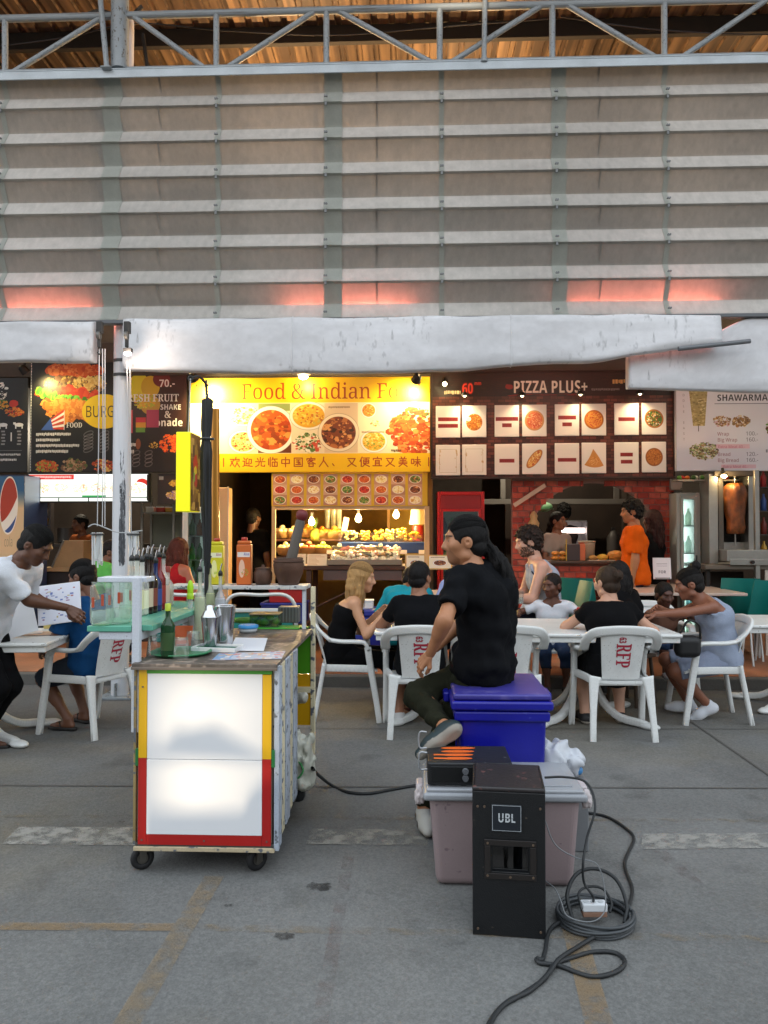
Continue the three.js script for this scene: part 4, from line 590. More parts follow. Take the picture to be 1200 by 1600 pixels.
mesh('tub', [bx(w2, .008, .2, 0, .004, 0, .002), bx(w2, h, .004, 0, h / 2, .1, .001), bx(w2, h, .004, 0, h / 2, -.1, .001), bx(.004, h, .196, -w2 / 2, h / 2, 0, .001), bx(.004, h, .196, w2 / 2, h / 2, 0, .001)], phys('#ffffff', .1, { transmission: 1, thickness: 0 }), o);
const g = []; for (let i = 0; i < 26; i++) g.push(new THREE.IcosahedronGeometry(rr(.016, .026), 1).scale(1, .7, 1).translate(rr(-.46, .46) * (w2 - .03), .02 + rr(0, h + .01), rr(-.085, .085))); mesh('pieces', g, std(col, .45), o).userData.kind = 'stuff';
}
const cups = []; const dome = thing('plastic_cups', 'stack of clear plastic cups standing in the hatch', 'cups', onZ(512, 826, -10.2)); for (let i = 0; i < 3; i++) mesh('cup', lathe([[.028, 0], [.04, .26], [.042, .26], [.03, 0]], 14).translate(i * .075, 0, 0), phys('#eef2e8', .15, { transmission: .7, thickness: 0 }), dome);
const hl = tag(mesh('white_paddle', bx(.07, .2, .012, 0, .1, 0, .02).rotateZ(-.2).translate(...onZ(537, 832, -9.95).toArray()), std('#e6dcc8', .5)), 'white board leaning beside the clear tubs', 'board');
const ls = thing('table_lamp', 'small table lamp with white shade and red base', 'lamp', onZ(653, 846, -10.0)); mesh('lamp_base', lathe([[.001, 0], [.07, .0], [.075, .02], [.07, .2], [.02, .21], [.001, .21]], 20), std('#a8201c', .4), ls); mesh('lamp_shade', new THREE.CylinderGeometry(.085, .115, .2, 24, 1, true).translate(0, .32, 0), phys('#f0e4cc', .9, { transmission: .4, thickness: 0, side: THREE.DoubleSide }), ls);
[[487, 815, -9.75, 'leftmost'], [560, 810, -9.8, 'middle'], [619, 804, -9.85, 'rightmost']].forEach(([px, py, zz, w]) => {
const p = onZ(px, py, zz), o = thing('bulb_lamp', `bare glowing bulb, ${w} of the three over the food counter`, 'lamp', p); mesh('bulb', lathe([[.001, -.055], [.03, -.04], [.042, -.012], [.036, .02], [.018, .05], [.014, .065]], 16), std('#fff0d0', .3, { emissive: new THREE.Color(1, .72, .32), emissiveIntensity: 9 }), o); mesh('socket', pipe(V(0, .06, 0), V(0, .12, 0), .018), std('#2a2624', .5), o); mesh('flex', pipe(V(0, .12, 0), V(0, PY(792, zz) - p.y + .1, 0), .004), std('#1a1a1a', .6), o);
const l = new THREE.PointLight(new THREE.Color(1, .68, .28), 2.8, 8, 2); l.position.copy(p).add(V(0, -.01, .048)); scene.add(l);
});
const cool = thing('blue_cooler', 'blue plastic cooler box under the food counter behind the blonde woman', 'cooler', [PX(570, -8.0), YF, -8.2]); mesh('box_body', lathe([[.001, 0], [.29, 0], [.33, .5], [.001, .5]], 4).rotateY(.785).scale(1, 1, .8), std('#1d2a86', .4), cool); mesh('lid', bx(.52, .07, .42, 0, .535, 0, .02), std('#23318e', .4), cool); mesh('handle', bx(.3, .03, .03, 0, .46, .2, .01), std('#182270', .4), cool);
const foam = thing('foam_box', 'small white foam box on the blue cooler', 'box', [PX(568, -8.1), YF + .57, -8.18]); mesh('box_body', bx(.2, .07, .14, 0, .035, 0, .008), std('#dcdad4', .7), foam); mesh('lid', bx(.21, .02, .15, 0, .082, 0, .006), std('#eceae6', .7), foam);
const crate = (n, label, p, w, h, d, c1, c2) => { const o = thing('plastic_crate', label, 'crate', p); const P = [], t = .012; mesh('crate_wall', [bx(w, h, t, 0, h / 2, d / 2, .003), bx(w, h, t, 0, h / 2, -d / 2, .003), bx(t, h, d - t, -w / 2, h / 2, 0, .003), bx(t, h, d - t, w / 2, h / 2, 0, .003)], std(c1, .4), o); mesh('crate_base', bx(w - .01, t, d - .01, 0, t / 2, 0, .002), std(c1, .4), o); mesh('rim', [bx(w + .03, .025, .03, 0, h, d / 2, .006), bx(w + .03, .025, .03, 0, h, -d / 2, .006), bx(.03, .025, d - .03, -w / 2, h, 0, .006), bx(.03, .025, d - .03, w / 2, h, 0, .006)], std(c2, .4), o); return o; };
const q1 = onZ(442, 960, -8.1); crate(0, 'dark blue plastic crate behind the drinks cart', [q1.x, YF + .42, -8.25], .44, .2, .36, '#1c2468', '#262f80'); crate(1, 'red plastic crate stacked on the dark blue crate', [q1.x + .03, YF + .635, -8.25], .34, .14, .3, '#a01a1c', '#b82420');
const st = thing('low_stool', 'low dark wooden stand under the crates', 'stool', [q1.x, YF, -8.25]); mesh('stool_top', bx(.5, .03, .4, 0, .4, 0, .006), wood, st); for (const sx of [-1, 1]) for (const sz of [-1, 1]) mesh('leg', bx(.04, .385, .04, sx * .21, .19, sz * .16, .004), wood, st);
}
function fridge(name, label, a, b, z, frameM, { glow = 0, header = null, door = '#1b2024', rows = 5, colours = ['#a02020', '#2a7a4a', '#2a4a8a', '#c8c8c8'], depth = .55, glassy = true, clear = 0 } = {}) {
const p = onZ(a[0], b[1], z), q = onZ(b[0], a[1], z), w = q.x - p.x, top = q.y, o = thing(name, label, 'fridge', [(p.x + q.x) / 2, YF, z]), h = top - YF, t = .045;
mesh('cabinet', [bx(t, h, depth, -w / 2 + t / 2, h / 2, -depth / 2, .008), bx(t, h, depth, w / 2 - t / 2, h / 2, -depth / 2, .008), bx(w - 2 * t, t, depth, 0, h - t / 2, -depth / 2, .008), bx(w - 2 * t, .12, depth, 0, .06, -depth / 2, .008), bx(w - 2 * t, h - .16, .03, 0, h / 2 + .04, -depth + .02, .004)], frameM, o);
const hh = header ? .17 : .05; if (header) mesh('header', bx(w - 2 * t, hh, .03, 0, h - t - hh / 2, -.015, .004), header, o);
const y0 = .12, y1 = h - t - (header ? hh : 0), iw = w - 2 * t;
if (glow) { mesh('light_panel', bx(iw - .02, y1 - y0 - .04, .01, 0, (y0 + y1) / 2, -depth + .045, .002), std(glow > .2 && glow < .5 ? '#2c3032' : '#eef4ea', .5, { emissive: new THREE.Color(.86, 1, .9), emissiveIntensity: glow > .2 && glow < .5 ? .02 : glow }), o); const l = new THREE.RectAreaLight(new THREE.Color(.86, 1, .92), glow * 2, iw - .03, y1 - y0 - .06); l.position.set(o.position.x, YF + (y0 + y1) / 2, z - depth + .06); l.lookAt(l.position.clone().add(V(0, 0, 1))); scene.add(l); }
const can = lathe([[.001, 0], [.028, 0], [.032, .01], [.032, .11], [.026, .12], [.012, .15], [.012, .175], [.001, .175]], 10), n = Math.max(2, Math.floor(iw / .085));
for (let r = 0; r < rows; r++) {
const y = y0 + .03 + r * (y1 - y0 - .05) / rows; const s = mesh('shelf', bx(iw - .01, .012, depth - .12, 0, y, -depth / 2 - .01, .002), std('#9aa0a0', .4), o);
for (let i = 0; i < n; i++) { const m = mesh('bottle', can, clear ? phys(colours[(i * 7 + r * 3) % colours.length], .35, { transmission: clear, thickness: 0 }) : std(colours[(i * 7 + r * 3) % colours.length], .35), o); m.position.set(-iw / 2 + (i + .5) * iw / n, y + .007, -.12 + (i % 2) * -.02); m.scale.setScalar(Math.min(1.15, (y1 - y0) / rows / .2)); }
}
if (glassy) { mesh('door_glass', bx(iw, y1 - y0 - .01, .006, 0, (y0 + y1) / 2, -.02, .001), phys('#dfe8e8', .03, { transmission: 1, thickness: 0 }), o); }
mesh('door_frame', [bx(.03, y1 - y0, .03, -iw / 2 + .015, (y0 + y1) / 2, .008, .004), bx(.03, y1 - y0, .03, iw / 2 - .015, (y0 + y1) / 2, .008, .004), bx(iw - .06, .03, .03, 0, y0 + .015, .008, .004), bx(iw - .06, .03, .03, 0, y1 - .015, .008, .004)], frameM, o);
mesh('handle', bx(.02, .3, .03, iw / 2 - .02, (y0 + y1) / 2, .035, .006), std('#3a3a3a', .4), o); return o;
}
const hdrT = canvasTex(256, 64, (x, w, h) => { x.fillStyle = '#8a1414'; x.fillRect(0, 0, w, h); smudgeText(x, 60, 22, 130, 22, '#b86a64'); });
fridge('drinks_fridge', 'red drinks fridge with glass door right of the yellow food board', [683, 768], [757, 905], -9.5, std('#b3150f', .35), { header: printed(hdrT), glow: .21, door: 1, colours: ['#7a2020', '#1f6a54', '#2a3a5a', '#8a3a34', '#3a8a6a'] });
fridge('glass_fridge', 'white framed glass fridge behind the drinks cart', [284, 792], [330, 935], -9.3, std('#c9ccca', .4), { colours: ['#2c6a3c', '#3a8a4a', '#7ab0b0', '#8a4a2c'], glow: .12 });
fridge('lit_fridge', 'tall fridge glowing white left of the kebab grill', [1058, 770], [1094, 912], -9.2, std('#8f9690', .4), { colours: ['#dfeae4', '#eef4f0', '#c0dce0', '#e0ece0'], glow: 2.2, clear: .75, rows: 5 });
{ // fridge with the round drinks emblem at the left edge
const w = .42, p = onZ(10, 800, -8.9), h = PY(740, -8.9) - YF, o = thing('drinks_fridge', 'blue and cream drinks fridge side with round emblem at left edge', 'fridge', [p.x, YF, -8.9]);
const t = canvasTex(512, 1024, (x, W, H) => { x.fillStyle = '#d9b98c'; x.fillRect(0, 0, W, H); const g = x.createLinearGradient(0, 0, 0, H * .2); x.fillStyle = '#2e5f86'; x.fillRect(0, 0, W, H * .085); for (let i = 0; i < 40; i++) { const k = i / 40; x.fillStyle = `rgb(${lerp(46, 217, k) | 0},${lerp(95, 185, k) | 0},${lerp(134, 140, k) | 0})`; x.fillRect(0, H * (.085 + k * .1), W, H * .0026); } const cx = W * .5, cy = H * .17, r = W * .3; x.fillStyle = '#efe6d6'; x.beginPath(); x.ellipse(cx, cy, r, r * 1.15, .3, 0, 7); x.fill(); x.save(); x.beginPath(); x.ellipse(cx, cy, r * .93, r * 1.08, .3, 0, 7); x.clip(); x.fillStyle = '#b03a20'; x.beginPath(); x.moveTo(cx - r * 1.2, cy + r * .7); x.quadraticCurveTo(cx - r * .1, cy + r * .7, cx + r * 1.1, cy - r * .5); x.lineTo(cx + r, cy - 2 * r); x.lineTo(cx - 2 * r, cy - 2 * r); x.fill(); x.fillStyle = '#34508a'; x.beginPath(); x.moveTo(cx - r, cy + r * 1.1); x.quadraticCurveTo(cx + r * .3, cy + r * .95, cx + r * 1.2, cy + r * .1); x.lineTo(cx + r, cy + 2 * r); x.lineTo(cx - r, cy + 2 * r); x.fill(); x.restore(); words(x, 'cola', cx, H * .41, '80px sans-serif', '#a89070', 'center'); });
mesh('cabinet', bx(w, h, .6, 0, h / 2, -.3, .02), std('#2c3a58', .4), o); const f = face(w * .86, h - .04, .03, h / 2, .004); mesh('printed_face', f, printed(t), o); mesh('handle', bx(.02, .4, .03, -.14, h * .5, .02, .006), std('#303438', .4), o); mesh('plinth', bx(w - .06, .05, .5, 0, .03, -.28, .004), std('#222', .6), o);
}
{ // ---- burger stall inside
const zc = -9.55, steel = std('#ffffff', .4, { map: worn('#8a8a84', { seed: 181 }), metalness: .4 }), beige = std('#ffffff', .6, { map: worn('#a88a62', { seed: 182 }) });
const ct = thing('stall_counter', 'beige burger stall counter behind the bending man', 'counter', [0, 0, 0]); mesh('counter_top', span(PX(60, zc), PX(268, zc), PY(888, zc) - .05, PY(888, zc), -10.2, zc, .006), beige, ct); mesh('counter_front', span(PX(62, zc), PX(266, zc), YF, PY(888, zc) - .05, zc - .08, zc - .04, .004), std('#ffffff', .6, { map: worn('#2e2a2a', { seed: 183 }) }), ct);
const scr = thing('counter_box', 'beige display box with slanted side on the burger counter', 'box', [PX(112, -9.75), PY(888, zc), -9.8]); mesh('box_body', poly([[-.2, 0], [.2, 0], [.2, .34], [-.05, .34]], .3).translate(0, 0, -.15), beige, scr); mesh('edge_trim', pipe(V(-.2, 0, .16), V(-.05, .34, .16), .012), steel, scr);
const rk = thing('cup_rack', 'rack of red and yellow cups at the back of the burger stall', 'rack', onZ(61, 835, -10.2)); mesh('rack_frame', [bx(.34, .015, .1, 0, 0, 0, .002), bx(.34, .015, .1, 0, .12, 0, .002), bx(.34, .015, .1, 0, .24, 0, .002), bx(.34, .015, .1, 0, .36, 0, .002), bx(.015, .5, .1, -.17, .25, 0, .002), bx(.015, .5, .1, .17, .25, 0, .002)], std('#3a3434', .5), rk);
const cup = lathe([[.001, 0], [.028, 0], [.04, .08], [.036, .08], [.001, .075]], 12); for (let r = 0; r < 4; r++) for (let i = 0; i < 3; i++) { const c = mesh('cup', cup, std(['#a83028', '#c8a028', '#d8d0c8', '#8a2020'][(r + i * 2) % 4], .45), rk); c.position.set((i - 1) * .1, .01 + r * .12, .02); }
const shf = thing('steel_shelf', 'grey steel shelf unit at the right of the burger stall', 'shelf', [PX(246, -10), YF, -10.2]); for (const y of [.8, 1.15, 1.62]) mesh('shelf', bx(.44, .02, .4, 0, y, 0, .003), steel, shf); for (const sx of [-.21, .21]) for (const sz of [-.18, .18]) mesh('upright', bx(.03, 1.85, .03, sx, .92, sz, .003), steel, shf); mesh('back_sheet', bx(.4, 1.0, .006, 0, 1.2, -.19, .001), std('#6f7468', .5), shf);
for (const [dx, c, w] of [[-.12, '#d8d4cc', 'white'], [.02, '#b83a28', 'red'], [.14, '#d8a83c', 'yellow']]) { const o = thing('food_pack', `${w} food pack on the steel shelf of the burger stall`, 'pack', [PX(246, -10) + dx, YF + 1.631, -10.1]); mesh('pack', bx(.11, .07, .1, 0, .035, 0, .012), std(c, .5), o); mesh('pack_seal', bx(.11, .012, .004, 0, .066, .052, .001), std('#eeeeee', .5), o); }
board('snack_sign', 'small snack picture board right of the lit menu box', 'sign', [246, 740], [292, 788], ZSIGN - .02, canvasTex(256, 256, (x, w, h) => { x.fillStyle = '#2a1c14'; x.fillRect(0, 0, w, h); food(x, 160, 80, 70, ['#c8962c', '#d8b04a', '#a87020'], 60, .5); food(x, 140, 180, 80, ['#d8b890', '#b88a5a', '#8a6a9a', '#c8a040'], 60, .5); x.fillStyle = '#888'; x.fillRect(10, 20, 40, 30); }), { frame: '#1c1612', fw: 0, thick: .03 });
const pot = thing('steel_pot', 'grey steel pot behind the burger counter', 'pot', [PX(102, -10.3), 1.33, -10.4]); mesh('pot_body', lathe([[.001, 0], [.13, 0], [.14, .02], [.14, .2], [.15, .205], [.13, .2]], 20), std('#55524e', .4, { metalness: .4 }), pot); mesh('handle', tube([V(.14, .15, 0), V(.19, .15, .03), V(.19, .15, -.03), V(.14, .15, 0)], .008, 12, 6), std('#333', .5), pot);
struct('counter_shelf', span(PX(30, -10.2), PX(225, -10.2), 1.28, 1.32, -10.7, -10.15, .004), std('#3a332c', .6));
}
{ // ---- brick pizza stall with an arch
const z = ZSIGN - .12, zf = z - .1, x0 = PX(800, z), x1 = PX(1053, z), yt = PY(748, z), cx = PX(928, z), cy = PY(852, z), rx = PX(1032, z) - cx, ry = PY(755, z) - cy, yc = PY(880, z);
const o = thing('brick_stall', 'red brick pizza stall front with an arched opening', 'stall', [0, 0, 0]);
const sh = new THREE.Shape(); sh.moveTo(x0, YF); sh.lineTo(x1, YF); sh.lineTo(x1, yt); sh.lineTo(x0, yt); sh.lineTo(x0, YF);
const hole = new THREE.Path(); hole.moveTo(cx - rx, yc); hole.lineTo(cx - rx, cy); hole.absellipse(cx, cy, rx, ry, Math.PI, 0, true); hole.lineTo(cx + rx, yc); hole.lineTo(cx - rx, yc); sh.holes.push(hole);
mesh('wall', metre(new THREE.ExtrudeGeometry(sh, { depth: .1, bevelEnabled: false, curveSegments: 40 }).translate(0, 0, zf)), std('#ffffff', .85, { map: worn('#8a6a60', { seed: 191, patch: .15 }), bumpMap: GRAIN, bumpScale: .002 }), o);
const bh = .074, bw = .137, mt = ['#9c3828', '#a8402c', '#8a2f24', '#b04c3a', '#994436', '#a2523f'].map((c, i) => std('#ffffff', .75, { map: worn(c, { seed: 192 + i, n: 256, patch: .2, base: 8 }), bumpMap: GRAIN, bumpScale: .004 }));
const half = (y) => y < cy ? rx : Math.abs(y - cy) < ry ? rx * Math.sqrt(1 - ((y - cy) / ry) ** 2) : 0;
const shape = {}; let made = 0; const low = [];
for (let r = 0; YF + r * bh < yt - .02; r++) {
const y = YF + (r + .5) * bh; if (y > yt - bh * .4) break;
for (let i = -1; i < 20; i++) {
let a = x0 + i * bw + (r % 2) * bw / 2, b = a + bw; a = Math.max(a, x0); b = Math.min(b, x1); if (b - a < .03) continue;
const pieces = []; if (y > yc - .02 && y < cy + ry) { const w = half(y + bh * .3 < cy ? y : y), l = cx - w, rt = cx + w; if (b <= l + .005 || a >= rt - .005) pieces.push([a, b]); else { if (a < l - .02) pieces.push([a, l]); if (b > rt + .02) pieces.push([rt, b]); } } else pieces.push([a, b]);
for (const [p, q] of pieces) {
const w = q - p - .011; if (w < .012) continue; const key = w.toFixed(3); shape[key] = shape[key] || bx(w, bh - .011, .02, 0, 0, 0, 0);
if (y < .62) { low.push(shape[key].clone().translate((p + q) / 2, y, z + rr(.001, .004))); continue; }
const m = mesh('brick', shape[key], mt[(made * 7 + (rnd() * 6 | 0)) % 6], o); m.position.set((p + q) / 2, y, z + rr(.001, .005)); made++;
}
}
}
mesh('lower_bricks', low, mt[1], o).userData.kind = 'stuff';
mesh('counter_top', span(cx - rx + .004, cx + rx - .004, yc + .003, yc + .035, zf - .3, z + .1, .006), std('#4a3a30', .5), o);
const bar1 = tag(mesh('glare_bar', bar(onZ(803, 790, z + .08), onZ(852, 758, z + .06), .05, .012, V(0, 0, 1)), std('#b9a08a', .5)), 'pale slanted bar put in for a streak of glare across the upper left bricks', 'bar');  // pale bar stands in for a streak of glare on the bricks
for (const [px, zz, w, I] of [[830, -10.6, 'pizza stall', 3], [150, -10.6, 'burger stall', 5], [1120, -10.8, 'shawarma stall', 3]]) { const l = thing('added_ceiling_lamp', `added unseen bulb lamp that brightens the inside of the ${w}`, 'lamp', [PX(px, zz), 3.0, zz]); mesh('bulb', ball(.04, 0, -.06, 0), std('#fff', .4, { emissive: new THREE.Color(1, .86, .62), emissiveIntensity: 4 }), l); mesh('socket', pipe(V(0, -.03, 0), V(0, .2, 0), .02), std('#222', .5), l); const q = new THREE.PointLight(new THREE.Color(1, .86, .64), I, 8, 2); q.position.set(PX(px, zz), 2.88, zz); scene.add(q); }  // added bulbs, out of view, that lift the dim stall interiors
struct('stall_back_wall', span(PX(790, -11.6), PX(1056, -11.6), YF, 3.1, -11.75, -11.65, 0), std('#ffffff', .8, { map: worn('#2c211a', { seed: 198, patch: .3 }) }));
const fr = thing('window_frame', 'grey window frame high inside the pizza stall', 'window frame', [0, 0, 0]); const zg = -11.2, gm = std('#6d6a66', .6); mesh('transom', span(PX(740, zg), PX(990, zg), PY(788, zg), PY(780, zg), zg - .05, zg, .004), gm, fr); mesh('mullion', span(PX(960, zg), PX(968, zg), PY(780, zg) + .002, PY(735, zg), zg - .045, zg - .003, .004), gm, fr); mesh('mullion', span(PX(782, zg), PX(790, zg), PY(780, zg) + .002, PY(735, zg), zg - .045, zg - .003, .004), gm, fr);
const cs = thing('display_case', 'white display case with pink strip light inside the pizza stall', 'display case', [PX(893, -10.9), 1.0, -10.9]); const dw = .36; mesh('case_body', [bx(dw, .62, .02, 0, .31, -.15, .003), bx(.02, .62, .3, -dw / 2, .31, 0, .003), bx(.02, .62, .3, dw / 2, .31, 0, .003), bx(dw, .02, .3, 0, .63, 0, .003), bx(dw, .02, .3, 0, .0, 0, .003)], std('#8a8d90', .4), cs); mesh('strip_lamp', bx(dw - .04, .07, .02, 0, .5, .1, .006), std('#fff', .4, { emissive: new THREE.Color(1, .78, .72), emissiveIntensity: 2.2 }), cs); mesh('shelf', bx(dw - .03, .01, .24, 0, .25, 0, .002), std('#a0a4a8', .4), cs); const cl = new THREE.RectAreaLight(new THREE.Color(1, .78, .72), 9, dw - .04, .07); cl.position.set(PX(893, -10.9), 1.5, -10.785); cl.lookAt(cl.position.clone().add(V(0, 0, 1))); scene.add(cl);
const tube_ = thing('gas_canister', 'grey canister standing at the back of the pizza stall', 'canister', [PX(958, -11), .9, -11]); mesh('body', lathe([[.001, 0], [.08, 0], [.09, .03], [.09, .5], [.05, .56], [.03, .6], [.001, .6]], 18), std('#4a4744', .5), tube_); mesh('valve', bx(.05, .05, .03, 0, .62, 0, .006), std('#222', .5), tube_);
const mask = thing('hanging_ornament', 'beige carved ornament hanging at the left of the arch', 'ornament', onZ(834, 815, z + .02)); mesh('ornament', lathe([[.001, -.12], [.05, -.1], [.07, -.02], [.04, .03], [.05, .07], [.02, .12], [.001, .13]], 12), std('#a8865c', .7, { bumpMap: GRAIN, bumpScale: .006 }), mask); mesh('cord', pipe(V(0, .12, 0), V(0, .25, -.02), .003), std('#5a4a3a', .7), mask);
const ballon = thing('cloth_hat', 'pale green cloth hat behind the vendor woman', 'hat', onZ(850, 792, -10.9)); mesh('crown', ball(.1, 0, 0, 0, 1.2, .7, 1), std('#8ab890', .7), ballon); mesh('brim', new THREE.CylinderGeometry(.13, .13, .008, 20).translate(0, -.03, .03), std('#7ca884', .7), ballon);
const yk = yc + .036, zk = z - .02, put = (px, f) => f(PX(px, zk));
put(873, (x) => { const t = thing('bun_stack', 'stack of bread buns on the left of the pizza counter', 'bread', [x, yk, zk]); for (let i = 0; i < 4; i++) mesh('bun', ball(.05, (i % 2) * .09 - .045, .03 + (i > 1 ? .055 : 0), 0, 1, .6, .9), std('#b8792e', .6), t); });
put(894, (x) => { const t = thing('napkin_box', 'dark napkin box on the pizza counter', 'box', [x, yk, zk]); mesh('box_body', bx(.16, .2, .12, 0, .1, 0, .006), std('#3a3234', .5), t); mesh('edge', pipe(V(-.085, 0, .062), V(-.085, .26, .062), .007), std('#c8a040', .4), t); });
put(908, (x) => { const t = thing('orange_carton', 'small orange carton beside the napkin box', 'carton', [x, yk, zk]); mesh('carton', bx(.08, .2, .08, 0, .1, 0, .006), std('#c06a44', .5), t); mesh('lid', bx(.06, .02, .06, 0, .21, 0, .006), std('#a85a3c', .5), t); });
put(921, (x) => { const t = thing('cream_tub', 'cream coloured tub behind the orange carton', 'tub', [x, yk, zk - .15]); mesh('tub', lathe([[.001, 0], [.09, 0], [.1, .2], [.105, .22], [.001, .22]], 16), std('#a89c84', .5), t); mesh('lid', lathe([[.001, .22], [.108, .22], [.108, .235], [.001, .24]], 16), std('#c0b49c', .5), t); });
for (const [px, c, w, s] of [[926, '#b8884a', 'plain', .8], [941, '#d0a03c', 'yellow', .95], [962, '#b8782c', 'large golden', 1.5]]) put(px, (x) => { const t = thing('bread_loaf', `${w} bread loaf on the pizza counter`, 'bread', [x, yk, zk]); const g = new THREE.IcosahedronGeometry(.07 * s, 3), p = g.attributes.position; for (let i = 0; i < p.count; i++) { const k = 1 + n3(p.getX(i) * 20, p.getY(i) * 20, p.getZ(i) * 20 + px) * .1; p.setXYZ(i, p.getX(i) * k, p.getY(i) * k * .6 + .04 * s, p.getZ(i) * k); } g.computeVertexNormals(); mesh('loaf', g, std(c, .65, { bumpMap: GRAIN, bumpScale: .004 }), t); mesh('paper', bx(.15 * s, .006, .12 * s, 0, .003, 0, .001), std('#d8cdb8', .7), t); });
const nt = thing('paper_notice', 'white paper notice standing right of the man in orange', 'notice', onZ(1035, 905, -8.8)); { const w = .2, h = .24, t = canvasTex(128, 160, (x, W, H) => { x.fillStyle = '#d9d6d8'; x.fillRect(0, 0, W, H); smudgeText(x, 24, 40, 80, 8, '#a8a4a8'); smudgeText(x, 24, 58, 80, 6, '#b0acb0'); words(x, 'FOR', 64, 118, 'bold 30px sans-serif', '#5a585c', 'center'); }); mesh('sheet', bx(w, h, .004, 0, h / 2, 0, .001).rotateX(-.1), std('#d9d6d8', .6), nt); mesh('sheet_print', face(w - .01, h - .01, 0, h / 2, .003).rotateX(-.1), printed(t), nt); mesh('stand', bx(.16, .02, .1, 0, .01, -.02, .004), std('#888', .4), nt); }
struct('wall_post', span(PX(1053, z), PX(1064, z), YF, 2.5, z - .1, z + .02, .006), std('#7a736c', .6)); const bx1 = thing('junction_box', 'grey junction box beside the brick stall corner', 'junction box', onZ(1056, 757, z + .04)); mesh('box_body', bx(.14, .14, .07, 0, 0, 0, .012), std('#8a8178', .5), bx1); mesh('cover_screw', [ball(.008, -.05, .05, .036), ball(.008, .05, -.05, .036)], std('#444', .4), bx1);
}
{ // ---- kebab grill
const z = -9.0, S = std('#ffffff', .3, { map: worn('#a7a59f', { seed: 201, patch: .08 }), metalness: .75 }), dk = std('#16120f', .7);
const gr = thing('kebab_grill', 'upright steel kebab grill with meat on a spit', 'grill', [PX(1147, z), PY(880, z), z]); const h = PY(742, z) - PY(880, z);
mesh('back_panel', bx(.3, h - .12, .03, 0, h / 2 + .06, -.22, .004), dk, gr); mesh('side_panel', bx(.1, h, .3, -.25, h / 2, -.1, .006), S, gr); mesh('side_panel', bx(.06, h, .3, -.15, h / 2 + .02, -.14, .006), std('#5c5751', .4, { metalness: .5 }), gr); mesh('side_panel', bx(.1, h - .1, .3, .2, h / 2 + .05, -.12, .006), S, gr);
mesh('drip_tray', [bx(.5, .13, .4, .06, .1, .06, .008), bx(.54, .09, .03, .06, .2, -.12, .006)], S, gr); mesh('drawer', bx(.44, .07, .02, .06, .03, .26, .006), S, gr); mesh('knob', new THREE.CylinderGeometry(.02, .02, .03, 12).rotateX(1.57).translate(.08, .03, .285), dk, gr); mesh('spit', pipe(V(.01, .2, 0), V(.01, h - .02, 0), .009), S, gr);
const mg = lathe([[.001, .34], [.09, .345], [.1, .42], [.095, .5], [.115, .6], [.112, .7], [.125, .8], [.12, .88], [.08, .92], [.001, .925]], 40), p = mg.attributes.position; for (let i = 0; i < p.count; i++) { const k = 1 + n3(p.getX(i) * 14, p.getY(i) * 26, p.getZ(i) * 14) * .14 + n3(p.getX(i) * 40, p.getY(i) * 60, p.getZ(i) * 40) * .05; p.setX(i, p.getX(i) * k + .01); p.setZ(i, p.getZ(i) * k); } mg.computeVertexNormals(); mg.scale(1, 1, 1);
mesh('meat', mg, std('#ffffff', .4, { map: dataTex(256, (u, v) => { const a = fbm(u, v, 10, 4, 205), k = lerp(.25, .85, a); return [k * .85, k * .48, k * .22]; }, true), bumpMap: GRAIN, bumpScale: .004 }), gr);
mesh('top_hood', bx(.5, .06, .36, 0, h, -.1, .01), std('#4b443c', .5, { metalness: .3 }), gr);
const ct = thing('grill_counter', 'dark counter under the kebab grill', 'counter', [0, 0, 0]); const yc = PY(880, z) - .004; mesh('counter_top', span(PX(1090, z), PX(1260, z), yc - .05, yc, -9.5, z + .22, .006), std('#6a6258', .4, { metalness: .3 }), ct); mesh('counter_leg', span(PX(1095, z), PX(1101, z), YF, yc - .05, z + .1, z + .15, .004), dk, ct); mesh('counter_front', span(PX(1112, z), PX(1176, z), YF, yc - .1, z - .3, z - .26, .004), std('#2c2622', .7), ct); mesh('side_cloth', span(PX(1182, z), PX(1260, z), YF, yc - .052, z + .18, z + .2, .004), std('#c9bfb2', .7), ct);
for (const px of [1180]) struct('stall_post', span(PX(px, -8.75), PX(px + 7, -8.75), YF, PY(736, -8.75), -8.8, -8.75, .004), S);
const lt = thing('grill_lamp', 'warm lamp under the shawarma board above the spit', 'lamp', onZ(1131, 744, z + .1)); mesh('bulb', ball(.03, 0, 0, 0, 1.2, .8, 1), std('#fff', .4, { emissive: new THREE.Color(1, .66, .25), emissiveIntensity: 4 }), lt); mesh('socket', pipe(V(0, .02, 0), V(0, .09, -.04), .016), dk, lt); const l = new THREE.PointLight(new THREE.Color(1, .7, .32), .4, 4, 2); l.position.copy(lt.position).add(V(0, -.01, .035)); scene.add(l);
const vs = thing('vegetable_shelf', 'narrow shelf of vegetables under the shawarma board', 'shelf', [PX(1105, -9.1), PY(752, -9.1), -9.15]); mesh('shelf', bx(.7, .02, .2, 0, 0, 0, .004), std('#8a8378', .5), vs); for (let i = 0; i < 12; i++) mesh('vegetable', ball(.03, -.3 + i * .05, .036, rr(-.04, .05), 1, .9, 1, 10), std(['#4a7a2c', '#b83020', '#c86a1c', '#3a5a24', '#d8d0b8'][i % 5], .5), vs);
